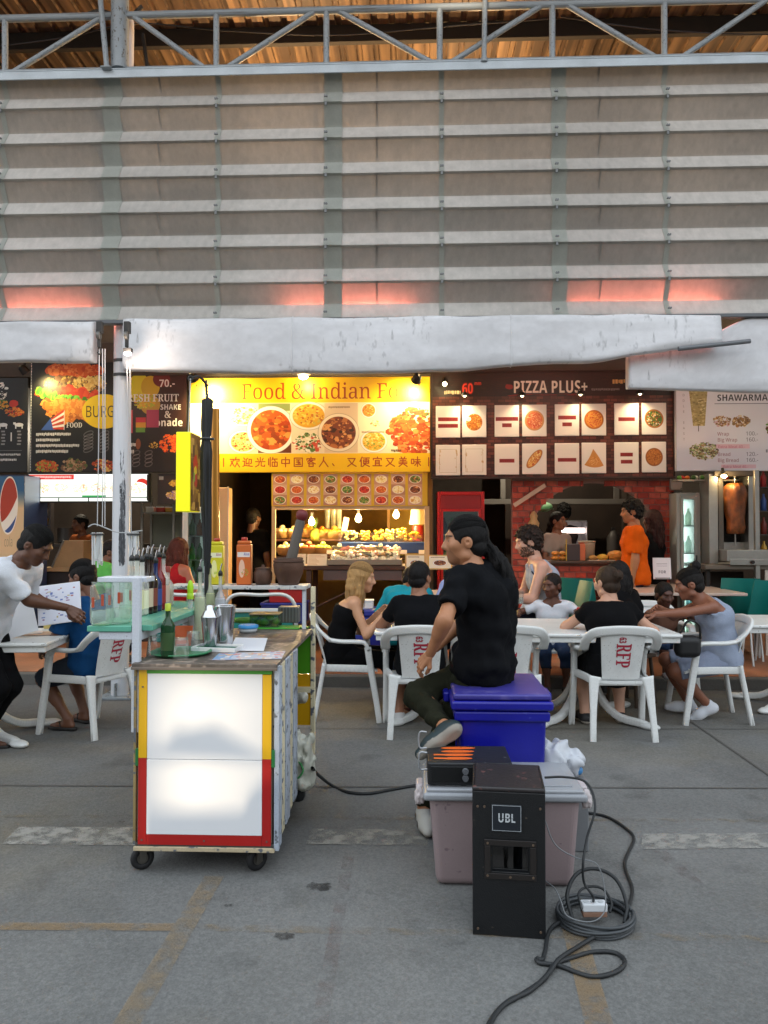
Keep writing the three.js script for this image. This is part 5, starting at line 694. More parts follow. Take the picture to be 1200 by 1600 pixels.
const bk = thing('bottle_rack', 'red sauce bottles on a wall rack right of the grill', 'rack', [PX(1196, -9.3), PY(872, -9.3), -9.35]); for (let i = 0; i < 4; i++) { mesh('shelf', bx(.3, .012, .14, 0, i * .28, 0, .002), std('#3a3634', .5), bk); for (let k = 0; k < 3; k++) mesh('bottle', lathe([[.001, 0], [.032, 0], [.034, .12], [.012, .17], [.012, .2], [.001, .2]], 10).translate(-.1 + k * .1, i * .28 + .007, 0), std(['#8a1c18', '#b8902c', '#6a2018', '#2a4a8a'][(i + k) % 4], .4), bk); }
}
const PLASTIC = std('#ffffff', .38, { map: worn('#d3d5d3', { seed: 211, patch: .05, grain: .02, speck: .24, speckCol: '#8f8d86', n: 512 }), bumpMap: GRAIN, bumpScale: .0003 });
PLASTIC.map.repeat.set(1.3, 1.3);
const inkT = (flip) => canvasTex(256, 640, (x, w, h) => { x.clearRect(0, 0, w, h); x.save(); x.translate(w / 2, h / 2); x.rotate(flip ? -Math.PI / 2 : Math.PI / 2); x.textBaseline = 'middle'; const c = '#a3243a'; const big = 'bold 190px serif'; if (!flip) { words(x, '63', -290, 40, 'bold 84px sans-serif', c); words(x, 'RFP', -190, 62, big, c, 'left', 440); } else { words(x, 'RFP', -290, 62, big, c, 'left', 440); words(x, '63', 180, 40, 'bold 84px sans-serif', c); } x.globalCompositeOperation = 'destination-out'; for (let i = 0; i < 260; i++) { x.fillStyle = `rgba(0,0,0,${rnd() * .6})`; x.fillRect(rr(-320, 320), rr(-130, 130), rr(1, 7), rr(1, 7)); } x.restore(); });
const INK = [0, 1].map((f) => std('#ffffff', .5, { map: inkT(f), transparent: true, alphaTest: .02 }));
const S3 = (pts, n = 14) => new THREE.CatmullRomCurve3(pts.map((p) => V(...p)), false, 'centripetal').getPoints(n);
function ribbon(pts, n, nrmHint, prof) { const P = S3(pts, n); return sweep(P.map((p, i) => { const t = P[Math.min(n, i + 1)].clone().sub(P[Math.max(0, i - 1)]).normalize(); const side = nrmHint.clone().cross(t).normalize(), nrm = t.clone().cross(side).normalize(); return { p, side, nrm }; }), prof); }
const panelAt = (u, v, off = 0) => V(u * lerp(.135, .165, v), .44 + .355 * v, -.195 - .1 * Math.pow(v, 1.2) + .022 * u * u - off);
function curved(nu, nv, f, thick) { const P = [], UVs = [], I = []; const put = (off) => { for (let j = 0; j <= nv; j++) for (let i = 0; i <= nu; i++) { const p = f(i / nu, j / nv, off); P.push(p.x, p.y, p.z); UVs.push(i / nu, j / nv); } }; put(thick); const row = nu + 1; const q = (o, r) => { for (let j = 0; j < nv; j++) for (let i = 0; i < nu; i++) { const a = o + j * row + i, b = a + 1, c = a + row, d = c + 1; r ? I.push(a, c, b, b, c, d) : I.push(a, b, c, b, d, c); } }; q(0, true); if (thick > 0) { const o = P.length / 3; put(0); q(o, false); const edge = []; for (let i = 0; i < nu; i++) edge.push([i, i + 1]); for (let j = 0; j < nv; j++) edge.push([j * row + nu, (j + 1) * row + nu]); for (let i = nu; i > 0; i--) edge.push([nv * row + i, nv * row + i - 1]); for (let j = nv; j > 0; j--) edge.push([j * row, (j - 1) * row]); for (const [a, b] of edge) I.push(a, b, o + b, a, o + b, o + a); } const g = new THREE.BufferGeometry(); g.setAttribute('position', new THREE.Float32BufferAttribute(P, 3)); g.setAttribute('uv', new THREE.Float32BufferAttribute(UVs, 2)); g.setIndex(I); const h = g.toNonIndexed(); h.computeVertexNormals(); return toCreasedNormals(h, .6); }
const chairParts = {
seat: (() => { const g = curved(10, 10, (u, v, o) => { const a = (u - .5) * 2, b = v; return V(a * lerp(.2, .225, b), .43 + .012 * Math.abs(a) ** 3 + (b > .85 ? -(b - .85) * .16 : 0) - .006 + (1 - o / .025) * 0 - (o ? 0 : .02), lerp(-.2, .24, b)); }, .02); return g; })(),
panel: curved(10, 10, (u, v, o) => panelAt((u - .5) * 2, v, o ? .007 : 0), .007),
hoop: ribbon([[-.262, .655, -.14], [-.258, .735, -.225], [-.215, .79, -.275], [-.1, .81, -.298], [0, .814, -.302], [.1, .81, -.298], [.215, .79, -.275], [.258, .735, -.225], [.262, .655, -.14]], 36, V(0, .25, 1), () => [.036, .014]),
arm: (s) => ribbon([[s * .262, .66, -.145], [s * .27, .648, -.06], [s * .274, .645, .07], [s * .272, .635, .135], [s * .27, .58, .168]], 20, V(0, 1, .35), (t) => [.032, .016]),
fleg: (s) => ribbon([[s * .27, .6, .16], [s * .268, .4, .19], [s * .272, .2, .225], [s * .276, 0, .255]], 8, V(1, 0, 0), (t) => [lerp(.028, .023, t), .024]),
rleg: (s) => ribbon([[s * .19, .46, -.19], [s * .2, .4, -.2], [s * .214, .2, -.235], [s * .225, 0, -.27]], 8, V(0, 0, 1), (t) => [lerp(.05, .024, Math.min(1, t * 1.5)), .018]),
rail: join([bx(.4, .03, .012, 0, .415, .2, .004), bx(.38, .035, .012, 0, .41, -.185, .004)]),
siderail: (s) => ribbon([[s * .2, .425, -.2], [s * .225, .425, 0], [s * .266, .425, .19]], 8, V(0, 1, 0), () => [.014, .03]),
};
const printG = curved(6, 10, (u, v) => panelAt(-(u - .5) * 1.3, lerp(.06, .95, v), .0095), 0), backF = curved(6, 10, (u, v) => panelAt((u - .5) * 1.3, lerp(.06, .95, v), .0095), 0);
function makeChair(label, p, turn, print = 0) {
const t = thing('plastic_chair', label, 'chair', p, turn, 'white plastic chairs around the tables');
mesh('seat', chairParts.seat, PLASTIC, t); mesh('seat_rail', chairParts.rail, PLASTIC, t).userData.kind = 'stuff'; const bp = mesh('back_panel', chairParts.panel, PLASTIC, t); mesh('back_hoop', chairParts.hoop, PLASTIC, t);
for (const s of [-1, 1]) { mesh('armrest', chairParts.arm(s), PLASTIC, t); mesh('leg', chairParts.fleg(s), PLASTIC, t); mesh('leg', chairParts.rleg(s), PLASTIC, t); mesh('side_rail', chairParts.siderail(s), PLASTIC, t); }
if (print !== null) mesh('printed_letters', print === 2 ? printG : printG, INK[print], bp); t.scale.setScalar(.975); return t;
}
const seatAt = (px, py, dx, dz) => gnd(px, py).add(V(dx, 0, dz));
const chairA = makeChair('white plastic chair with red letters holding the woman in black dress', seatAt(976, 1160, 0, -.27), Math.PI, 0);
const chairAt = (label, p, turn, print) => { const c = dup(chairA, p, turn, label); if (print !== undefined) c.getObjectByName('printed_letters').material = INK[print]; return c; };
const CH = {
A: chairA,
B: chairAt('white plastic chair with red letters holding the man in black shirt', seatAt(657, 1157, 0, -.27), Math.PI, 0),
C: chairAt('white plastic chair with upside down red letters behind the blue bin', seatAt(797, 1157, 0, -.27), Math.PI + .04, 1),
D: chairAt('white plastic chair seen from the side under the blonde woman', seatAt(539, 1129, 0, -.26), Math.PI / 2 + .08),
E: chairAt('white plastic chair seen from the side under the woman in grey', seatAt(1128, 1134, -.01, -.26), -Math.PI / 2 - .06),
F: chairAt('white plastic chair with red letters under the boy in blue', seatAt(112, 1153, .05, -.24), -2.0, 0),
G: chairAt('white plastic chair behind the small child across the table', at(1028, 1150, 7.15).setY(0), .1),
H: chairAt('white plastic chair under the child in white shirt', at(862, 1150, 7.3).setY(0), -.1),
};
function makeTable(label, p, w, d, turn = 0, tint) {
const t = thing('plastic_table', label, 'table', p, turn, 'white plastic tables');
mesh('table_top', [bx(w, .028, d, 0, .72, 0, .012), bx(w - .03, .05, .02, 0, .69, d / 2 - .03, .006), bx(w - .03, .05, .02, 0, .69, -d / 2 + .03, .006), bx(.02, .05, d - .1, w / 2 - .03, .69, 0, .006), bx(.02, .05, d - .1, -w / 2 + .03, .69, 0, .006)], PLASTIC, t);
mesh('hub', lathe([[.001, .45], [.05, .46], [.07, .6], [.14, .705], [.001, .705]], 20), PLASTIC, t);
for (const [sx, sz] of [[1, 1], [1, -1], [-1, 1], [-1, -1]]) { const l = Math.hypot(w * .33, d * .36), a = Math.atan2(sz * d * .36, sx * w * .33); const g = ribbon([[.03, .66, 0], [.045, .5, 0], [.075, .34, 0], [.16, .16, 0], [.3, .055, 0], [l - .05, .03, 0], [l, .012, 0]], 22, V(0, .4, 1).normalize().cross(V(0, 0, 0)).add(V(0, 0, 1)), (t2) => [lerp(.026, .03, t2), lerp(.04, .028, t2)]); g.rotateY(-a); mesh('leg', g, PLASTIC, t); const f = ball(.05, l, .022, 0, 1.7, .55, 1).rotateY(-a); mesh('foot', f, PLASTIC, t); }
return t;
}
{
const H = .735, a = gnd(584, 987, H), b = gnd(797, 990, H), c = gnd(592, 965, H), d = gnd(804, 990, H), e = gnd(1073, 993, H), back = c.z;
makeTable('white plastic table between the blonde woman and the man in black shirt', [(a.x + b.x) / 2, 0, (a.z + back) / 2], b.x - a.x, a.z - back);
makeTable('white plastic table in front of the children and the woman in grey', [(d.x + e.x) / 2, 0, (d.z + back) / 2 - .01], e.x - d.x, d.z - back);
const r = gnd(1148, 972, H); makeTable('white plastic table cut by the right edge of the picture', [r.x + .62, 0, r.z - .2], 1.25, .8);
const l = gnd(112, 990, H); makeTable('white plastic table at left with papers and menu', [l.x - .66, 0, l.z + .12], 1.3, .85, .12);
}
{ // tables and teal chairs on the raised floor
const top = std('#ffffff', .3, { map: worn('#b9a79c', { seed: 221, patch: .06 }) }), dk = std('#1a1817', .5);
const a = gnd(1020, 928, .86), b = gnd(1156, 926, .86), c = gnd(1000, 904, .86), w = b.x - a.x + .4, t = thing('cafe_table', 'pale cafe table with black post leg behind the small child', 'table', [b.x - w / 2, YF, (a.z + c.z) / 2]);
mesh('table_top', bx(w, .03, a.z - c.z, 0, .745, 0, .008), top, t); mesh('post', pipe(V(-.15, .02, .1), V(-.15, .73, .1), .045), dk, t); mesh('foot_plate', bx(.5, .03, .5, -.15, .02, .1, .01), dk, t);
const c2 = gnd(795, 962, .86), t2 = thing('cafe_table', 'pale cafe table in front of the bearded man', 'table', [c2.x - .15, YF, -7.95]); mesh('table_top', bx(.75, .03, .6, 0, .745, 0, .008), top, t2); mesh('post', pipe(V(0, .02, 0), V(0, .73, 0), .04), dk, t2); mesh('foot_plate', bx(.45, .03, .45, 0, .02, 0, .01), dk, t2);
const teal = std('#ffffff', .42, { map: worn('#17736c', { seed: 222, patch: .06, grain: .02 }) }), fr = std('#c9ccca', .35, { metalness: .3 });
const shell = curved(10, 14, (u, v, o) => { const x = (u - .5) * 2, k = o ? .012 : 0; if (v < .45) { const q = v / .45; return V(x * .215, .45 + .02 * x * x - k, lerp(.22, -.16, q)); } const q = (v - .45) / .55; return V(x * lerp(.215, .19, q), .46 + .42 * q + .02 * x * x * (1 - q), -.18 - .09 * q + .035 * x * x - k); }, .012);
const tc = thing('teal_chair', 'teal plastic chair, rightmost of the three behind the woman in grey', 'chair', [0, YF, 0], 0, 'teal chairs at the cafe tables');
mesh('seat_shell', shell, teal, tc); for (const s of [-1, 1]) { mesh('leg', tube([V(s * .19, .44, .18), V(s * .2, .2, .2), V(s * .21, .0, .22)], .011, 8, 8), fr, tc); mesh('leg', tube([V(s * .18, .44, -.16), V(s * .2, .2, -.2), V(s * .21, .0, -.24)], .011, 8, 8), fr, tc); }
tc.position.set(...at(1203, 930, 8.0).setY(YF).toArray()); tc.rotation.y = -2.3;
const more = (px, d, turn, label) => dup(tc, at(px, 930, d).setY(YF), turn, label);
more(1152, 8.5, 2.9, 'teal plastic chair, leftmost of the three behind the woman in grey'); more(1180, 8.2, -2.9, 'teal plastic chair, middle one of the three behind the woman in grey');
more(880, 7.75, -1.45, 'teal plastic chair under the bearded man'); more(915, 8.5, 2.5, 'teal plastic chair left of the brown haired woman at the bricks');
const mk = (label, p, w, turn) => { const o = thing('tube_bench', label, 'bench', p, turn, 'teal benches with white tube backs'); mesh('tube_back', tube([V(-w / 2, .55, -.2), V(-w / 2, .86, -.24), V(-w / 2 + .07, .94, -.25), V(0, .945, -.25), V(w / 2 - .07, .94, -.25), V(w / 2, .86, -.24), V(w / 2, .55, -.2)], .016, 40, 8), fr, o); mesh('back_panel', bx(w - .04, .26, .03, 0, .66, -.2, .02), teal, o); mesh('top_rail', bx(w + .01, .035, .04, 0, .81, -.22, .01), std('#c4c8c6', .4), o); mesh('seat', bx(w, .05, .42, 0, .45, 0, .02), teal, o); for (const sx of [-1, 1]) for (const sz of [-1, 1]) mesh('leg', pipe(V(sx * (w / 2 - .03), 0, sz * .18), V(sx * (w / 2 - .03), .43, sz * .17), .014), fr, o); return o; };
const p1 = at(300, 1000, 6.9), p2 = at(432, 1000, 6.9); mk('white tube backed teal bench behind the green shelf of the cart', [p1.x, 0, p1.z], .55, Math.PI); mk('white tube backed teal bench behind the stone mortar', [p2.x - .1, 0, p2.z], .6, Math.PI);
}
{ // things lying on the plastic tables
const H = .735, paper = std('#dcdde0', .6);
const sheetT = canvasTex(256, 256, (x, w, h) => { x.fillStyle = '#d4d6e2'; x.fillRect(0, 0, w, h); for (let i = 0; i < 46; i++) { x.fillStyle = ['#5a6aa8', '#8a5a80', '#b0a060', '#7a8ab8', '#a86a70'][i % 5]; x.fillRect(rr(10, 226), rr(10, 236), rr(6, 22), rr(4, 12)); } });
const p = gnd(98, 975, H), mb = thing('menu_card', 'large printed menu card held upright by the bending man', 'menu', at(94, 974, 5.62), .25);
{ const w = .3, h = .3; mesh('card', bx(w, h, .006, 0, h / 2, 0, .002).rotateX(-.35).rotateZ(.12), paper, mb); mesh('card_print', face(w - .01, h - .01, 0, h / 2, .0045).rotateX(-.35).rotateZ(.12), printed(sheetT), mb); mesh('card_fold', bx(.2, h * .9, .005, -.24, h * .4, .05, .002).rotateX(-.35).rotateZ(.3), paper, mb); }
const yb = thing('note_block', 'small yellow note block standing on the left table', 'note block', gnd(76, 982, H + .005)); mesh('block', bx(.07, .07, .03, 0, .035, 0, .004).rotateY(.3), std('#c9b46a', .6), yb); mesh('block_edge', bx(.072, .006, .032, 0, .073, 0, .002).rotateY(.3), std('#e0d8b0', .6), yb);
const pp = thing('paper_sheets', 'peach paper sheets spread on the left table', 'papers', gnd(64, 990, H + .003), .2); mesh('sheet', bx(.34, .004, .2, 0, .002, 0, .001), std('#c9ab94', .6), pp); mesh('sheet', bx(.22, .004, .16, -.1, .0065, -.03, .001).rotateY(.2), std('#d8cfc8', .6), pp);
const can = thing('soda_can', 'red and white soda can on the right table', 'can', gnd(907, 971, H)); mesh('can', lathe([[.001, 0], [.026, 0], [.032, .01], [.032, .11], [.026, .12], [.001, .12]], 18), std('#b01c24', .3, { metalness: .3 }), can); mesh('can_band', lathe([[.0325, .045], [.0325, .08]], 18), std('#e8e4e0', .35), can); mesh('can_top', lathe([[.001, .121], [.025, .121]], 18), std('#b8b8b8', .3, { metalness: .7 }), can);
const cp = thing('paper_cup', 'pink cup beside the soda can', 'cup', gnd(921, 970, H)); mesh('cup', lathe([[.001, 0], [.026, 0], [.034, .1], [.036, .1], [.032, .1], [.001, .09]], 18), std('#c07a80', .5), cp); mesh('lid', lathe([[.001, .105], [.036, .103], [.037, .098]], 18), std('#d8c8c8', .4), cp);
const bb = thing('bottle_cap_toy', 'small bright blue jar on the right table edge', 'jar', gnd(895, 974, H)); mesh('jar', lathe([[.001, 0], [.022, 0], [.024, .02], [.018, .035], [.001, .036]], 14), std('#1c7ab8', .35), bb); mesh('lid', lathe([[.001, .037], [.02, .036], [.02, .046], [.001, .047]], 14), std('#2c8ac8', .35), bb);
const gl = thing('drinking_glass', 'empty clear glass on the table before the bearded man', 'glass', gnd(812, 944, .86)); mesh('glass', lathe([[.001, .004], [.028, .004], [.033, .11], [.035, .11], [.03, 0], [.001, 0]], 18), phys('#f4f8f8', .03, { transmission: 1, thickness: 0 }), gl); mesh('water', lathe([[.001, .006], [.026, .006], [.029, .06], [.001, .06]], 16), phys('#e8f0f0', .05, { transmission: 1, thickness: 0 }), gl);
}
let CARTBACK, SHELF;
const ZC = gnd(320, 1368).z, CX0 = onZ(212, 1200, ZC).x, CX1 = onZ(428, 1200, ZC).x, CT = onZ(320, 1036, ZC).y, CB = onZ(320, 1325, ZC).y, CD = 1.19;
const CW = CX1 - CX0, CXM = (CX0 + CX1) / 2, ZB = ZC - CD;
const peel = (hex, seed) => std('#ffffff', .5, { map: worn(hex, { seed, patch: .12, speck: .36, speckCol: '#5b5f66', n: 512, base: 5 }), bumpMap: GRAIN, bumpScale: .001 });
{
const o = thing('drinks_cart', 'wheeled drinks cart with white front panels and green yellow red borders', 'cart', [CXM, 0, ZC]);
const h = CT - CB, w = CW, gloss = (hex, r = .22) => phys(hex, r, { clearcoat: .5, clearcoatRoughness: .12 });
const wood = std('#ffffff', .5, { map: dataTex(1024, (u, v) => { const a = fbm(u, v * .25 % 1, 24, 4, 231), b = fbm(u, v, 6, 5, 232), s = clamp((fbm(u, v, 30, 3, 233) - .6) * 6, 0, 1); const k = .34 + (a - .5) * .22 + (b - .5) * .22 + s * .2; return [k * 1.02, k * .92, k * .84]; }, true), bumpMap: GRAIN, bumpScale: .0015 });
mesh('cart_top', bx(w + .03, .022, CD + .03, 0, CT - .011, -CD / 2 + .005, .004), wood, o);
mesh('top_edging', bx(w + .034, .012, .008, 0, CT - .022, .021, .002), std('#6d6258', .6), o);
mesh('cart_base', bx(w, .03, CD, 0, CB + .004, -CD / 2, .004), std('#3d3a36', .7), o); mesh('base_lip', bx(w + .01, .018, .012, 0, CB - .004, .006, .002), peel('#b9aa8c', 234), o);
const yj = onZ(320, 1187, ZC).y, bw = .05, T = CT - .025, B = CB + .012;
const white = gloss('#dfe1e4'), g = gloss('#2f8f22', .3), y = gloss('#d8a80a', .3), r = gloss('#a5120f', .3), gd = gloss('#1f6a34', .3);
const ix0 = -w / 2 + .05, ix1 = w / 2 - .052;
mesh('front_backing', bx(w - .02, h - .03, .015, 0, (CT + CB) / 2, -.02, .002), std('#8a8478', .7), o);
mesh('upper_panel', span(ix0, ix1, yj + .001, T - .022, -.012, .001, .0015), white, o); mesh('lower_panel', span(ix0, ix1, B + .045, yj - .001, -.013, .003, .0015), white, o);
mesh('green_strip', span(ix0 - .003, ix1 + .042, T - .022, T, -.012, .003, .001), g, o);
mesh('yellow_strip', span(-w / 2 + .012, ix0 - .001, yj + .005, T - .001, -.012, .002, .001), y, o); mesh('yellow_strip', span(ix1 + .001, w / 2 - .012, yj + .005, T - .024, -.012, .002, .001), y, o);
mesh('red_strip', span(-w / 2 + .012, ix0 - .001, B, yj + .004, -.012, .002, .001), r, o); mesh('red_strip', span(ix1 + .001, w / 2 - .012, B, yj + .004, -.012, .002, .001), r, o); mesh('red_strip', span(ix0, ix1, B, B + .044, -.012, .0025, .001), r, o);
mesh('green_tab', span(-w / 2 - .002, -w / 2 + .011, yj - .03, yj + .045, -.015, .001, .001), gd, o); mesh('green_tab', span(w / 2 - .011, w / 2 + .004, yj - .03, yj + .045, -.015, .003, .001), gd, o);
mesh('front_screw', [[-w / 2 + .03, T - .08], [w / 2 - .03, B + .02], [-w / 2 + .03, B + .02], [.0, B + .02]].map(([a, b]) => new THREE.CylinderGeometry(.004, .004, .004, 8).rotateX(1.57).translate(a, b, .004)), std('#6a6660', .4, { metalness: .5 }), o).userData.kind = 'stuff';
const blue = peel('#a9b2bf', 235), cream = peel('#cfc5a4', 236);
mesh('corner_post', span(w / 2, w / 2 + .022, CB - .01, CT - .012, -.034, -.002, .002), blue, o); mesh('corner_post', span(w / 2 + .001, w / 2 + .024, CB, CT - .02, -.07, -.037, .002), blue, o); mesh('corner_post', span(-w / 2 - .012, -w / 2, CB + .01, CT - .03, -.03, -.002, .002), peel('#8d7a50', 237), o);
for (let i = 0; i < 4; i++) { const z1 = -.078 - i * .115; mesh('side_board', span(w / 2, w / 2 + .018 + (i % 2) * .006, CB + .02 + i * .012, CT - .014, z1 - .104, z1, .003), i % 2 ? blue : cream, o); }
mesh('side_rail', span(w / 2 - .02, w / 2 + .01, CB + .03, CB + .08, -CD, -.55, .004), std('#4a443a', .7), o);
mesh('left_wall', span(-w / 2, -w / 2 + .014, CB + .03, CT - .025, -CD + .02, -.036, .002), cream, o);
mesh('back_wall', span(-w / 2 + .02, w / 2 - .1, CB + .03, CT - .025, -CD - .01, -CD + .004, .002), cream, o);
const wg = -CD + .02; mesh('wing_green', span(w / 2 - .085, w / 2 + .003, CT - .26, CT - .03, wg - .012, wg, .002), gloss('#4f9a1c', .35), o); mesh('wing_yellow', span(w / 2 - .085, w / 2 + .003, CT - .56, CT - .262, wg - .012, wg, .002), gloss('#d39f0c', .35), o); mesh('wing_post', span(w / 2 + .004, w / 2 + .03, CB + .05, CT + .25, wg - .02, wg + .012, .003), cream, o); mesh('wing_bar', span(w / 2 - .09, w / 2 + .028, CT - .37, CT - .335, wg + .001, wg + .014, .002), cream, o);
const tyre = new THREE.TorusGeometry(.036, .016, 10, 28), hub = new THREE.CylinderGeometry(.024, .024, .024, 18).rotateX(Math.PI / 2), rub = std('#141416', .7), met = std('#5b5852', .4, { metalness: .6 });
for (const [x, z, a] of [[-w / 2 + .015, -.05, .25], [w / 2 - .085, -.06, .55], [-w / 2 + .05, -CD + .08, .3], [w / 2 - .06, -CD + .08, .4]]) {
const c = new THREE.Group(); c.name = 'castor'; c.position.set(x, .052, z); c.rotation.y = Math.PI / 2 * 0 + a + .25; o.add(c);
const t = mesh('tyre', tyre, rub, c); mesh('hub', hub, met, c);
mesh('fork', [bx(.03, .09, .004, 0, .035, .022, .001), bx(.03, .09, .004, 0, .035, -.022, .001), bx(.07, .008, .06, 0, .082, 0, .002), new THREE.CylinderGeometry(.014, .014, .02, 10).translate(0, .095, 0)], met, c);
}
mesh('castor_plate', [-w / 2 + .04, w / 2 - .1].map((x) => bx(.11, .014, .08, x, CB - .018, -.06, .002)), met, o).userData.kind = 'stuff';
const pw = std('#ffffff', .45, { map: worn('#c3c8d0', { seed: 238, patch: .06, speck: .22, speckCol: '#7d8087' }) });
const xp = -w / 2 - .005; mesh('shelf_post', span(xp - .022, xp + .012, onZ(212, 1146, ZC).y, onZ(215, 903, ZC).y, -.045, -.012, .003), pw, o);
const sy = onZ(200, 983, ZC).y, xs0 = onZ(134, 985, ZC).x - CXM;
const green = std('#ffffff', .3, { map: worn('#5fa890', { seed: 239, patch: .05 }) });
mesh('green_shelf', span(xs0, xp - .024, sy - .014, sy + .012, -CD - .05, -.01, .004), green, o); mesh('green_shelf', span(xp - .024, xp + .06, sy - .014, sy + .012, -CD - .05, -.05, .004), green, o);
mesh('shelf_rail', [span(xp - .02, xp + .01, sy - .055, sy - .016, -CD - .03, -.05, .003), span(xs0 + .05, xp - .022, sy - .05, sy - .016, -.05, -.02, .003)], pw, o).userData.kind = 'stuff';
mesh('top_shelf', span(onZ(145, 900, ZC).x - CXM, xp + .03, onZ(145, 911, ZC).y, onZ(145, 903, ZC).y, -.16, -.046, .004), pw, o);
mesh('shelf_post', span(xp - .012, xp + .012, sy + .013, onZ(215, 903, ZC).y + .0, -CD + .02, -CD + .045, .003), pw, o);
const by = onZ(300, 920, ZB).y, bx1 = onZ(480, 915, ZB).x - CXM, bx0 = onZ(264, 915, ZB).x - CXM;
mesh('back_shelf', span(bx0, bx1, by, by + .022, -CD - .16, -CD + .05, .003), peel('#c6c4c0', 240), o); mesh('back_post', span(bx1 - .026, bx1 - .004, CT + .001, by, -CD + .0, -CD + .028, .003), pw, o); mesh('back_post', span(bx0 + .2, bx0 + .222, CT + .001, by, -CD + .0, -CD + .028, .003), pw, o);
CARTBACK = { y: by + .023 }; SHELF = { y: sy + .0125 };
}
const GLASS = phys('#f6faf8', .04, { transmission: 1, thickness: 0 }), STEELM = std('#c6c8ca', .16, { metalness: 1 }), CHROME = std('#d8d8da', .12, { metalness: 1 });
const onTop = (px, py) => gnd(px, py, CT + .001);
function bottle(name, label, p, { h = .26, r = .036, glass = '#cfe0d4', liquid = null, lab = null, capc = '#222', pour = true, neck = .35, group, level = .7, solid = false } = {}) {
const o = thing(name, label, 'bottle', p, 0, group), b = h * (1 - neck);
mesh('bottle', lathe([[.001, 0], [r * .96, 0], [r, .01], [r, b * .9], [r * .8, b], [r * .36, b + h * .1], [r * .34, h * .97], [r * .4, h]], 18), solid ? std(glass, .12) : phys(hx(glass).lerp(hx('#ffffff'), .5), .05, { transmission: .72, thickness: 0 }), o);
if (liquid) mesh('liquid', lathe([[.001, .006], [r * .9, .006], [r * .92, b * level], [.001, b * level]], 16), phys(liquid, .1, { transmission: .15, thickness: 0 }), o);
if (lab) mesh('label', lathe([[r * 1.012, b * .2], [r * 1.012, b * .72]], 18), std(lab, .5), o);
if (pour) { mesh('pourer', [lathe([[.001, h], [r * .42, h], [r * .42, h + .018], [r * .2, h + .03], [.001, h + .03]], 12)], std(capc, .4), o); mesh('spout', tube([V(0, h + .025, 0), V(.003, h + .05, 0), V(.009, h + .068, 0)], .004, 8, 6), CHROME, o); }
else mesh('cap', lathe([[.001, h + .022], [r * .42, h + .02], [r * .44, h - .012], [r * .36, h - .012]], 14), std(capc, .4), o);
return o;
}
{ // along the green shelf: jars near, bottles beyond
const S = (px, d) => { const p = at(px, 900, d); p.y = SHELF.y; return p; };
for (const [px, d, r, h, w] of [[160, 3.46, .05, .19, 'nearest, left'], [186, 3.52, .056, .2, 'nearest, right'], [203, 3.72, .05, .19, 'behind the first two']]) {
const o = thing('glass_jar', `large clear glass jar with red tags on the green shelf, ${w}`, 'jar', S(px, d), 0); mesh('jar', lathe([[.001, .002], [r - .01, .002], [r, .012], [r, h - .02], [r - .01, h]], 26), phys('#f2faf6', .04, { transmission: .92, thickness: 0 }), o); mesh('water', lathe([[.001, .006], [r - .004, .006], [r - .004, h * .34], [.001, h * .34]], 22), phys('#eef6ee', .05, { transmission: .8, thickness: 0 }), o); mesh('jar_tag', [bx(.012, .045, .003, -.02, h * .55, r + .002, .001), bx(.012, .05, .003, .022, h * .6, r * .95 + .003, .001)], std('#b04a2c', .5), o).userData.kind = 'stuff'; mesh('jar_rim', new THREE.TorusGeometry(r - .008, .004, 6, 26).rotateX(Math.PI / 2).translate(0, h, 0), GLASS, o); }
const hk = tag(mesh('wire_handle', tube([V(0, .0, 0), V(-.012, .05, 0), V(-.004, .1, 0), V(.012, .11, 0)].map((v) => v.add(S(146, 3.44))), .0035, 16, 6), CHROME), 'small wire handle beside the nearest glass jar', 'handle');
const rows = [
[214, 3.80, { glass: '#e8ece0', liquid: '#d8dcc0', lab: '#d8d4a8' }, 'clear liquor bottle with cream label'], [222, 3.86, { glass: '#eef0e8', liquid: '#e0e0c8', lab: '#e4e0c0' }, 'clear liquor bottle with pale label'],
[206, 3.92, { glass: '#e8ece0', lab: '#cfd8d0' }, 'clear empty bottle with grey label'], [229, 3.92, { glass: '#20140e', solid: true, lab: '#c9b49a' }, 'dark rum bottle with beige label'], [214, 4.0, { glass: '#e6ecd8', liquid: '#c8d0a0', lab: '#d8d8a0' }, 'pale yellow liquor bottle'],
[236, 3.98, { glass: '#2a1710', solid: true, lab: '#7a3a2a' }, 'brown liquor bottle with red brown label'], [222, 4.08, { glass: '#e8ece0', lab: '#e2d8b0' }, 'clear gin bottle with yellow label'], [243, 4.05, { glass: '#1e2c5a', solid: true, lab: '#2c4488' }, 'blue liqueur bottle'],
[231, 4.15, { glass: '#ecefe6', lab: '#e8e0c4' }, 'clear bottle with ivory label'], [249, 4.12, { glass: '#7a1a1c', solid: true, lab: '#9a2a24' }, 'red syrup bottle'], [238, 4.24, { glass: '#e8e4d0', liquid: '#d8b890', lab: '#d0c8b0' }, 'amber bottle with grey label'], [255, 4.2, { glass: '#e8ece4', liquid: '#e0c8b0', lab: '#d8b8a8' }, 'clear bottle with pink label'], [248, 4.36, { glass: '#3a2014', solid: true, lab: '#a87848' }, 'small brown bottle at the far end'], [262, 4.34, { glass: '#e8ece0', liquid: '#b8884a', pour: false, capc: '#8a2a20', h: .2 }, 'short bottle with red cap at the far end']];
rows.forEach(([px, d, o, w], i) => bottle('liquor_bottle', w + ' in the row on the green shelf', S(px, d), { h: rr(.25, .28), r: .034, ...o, group: undefined }));
}
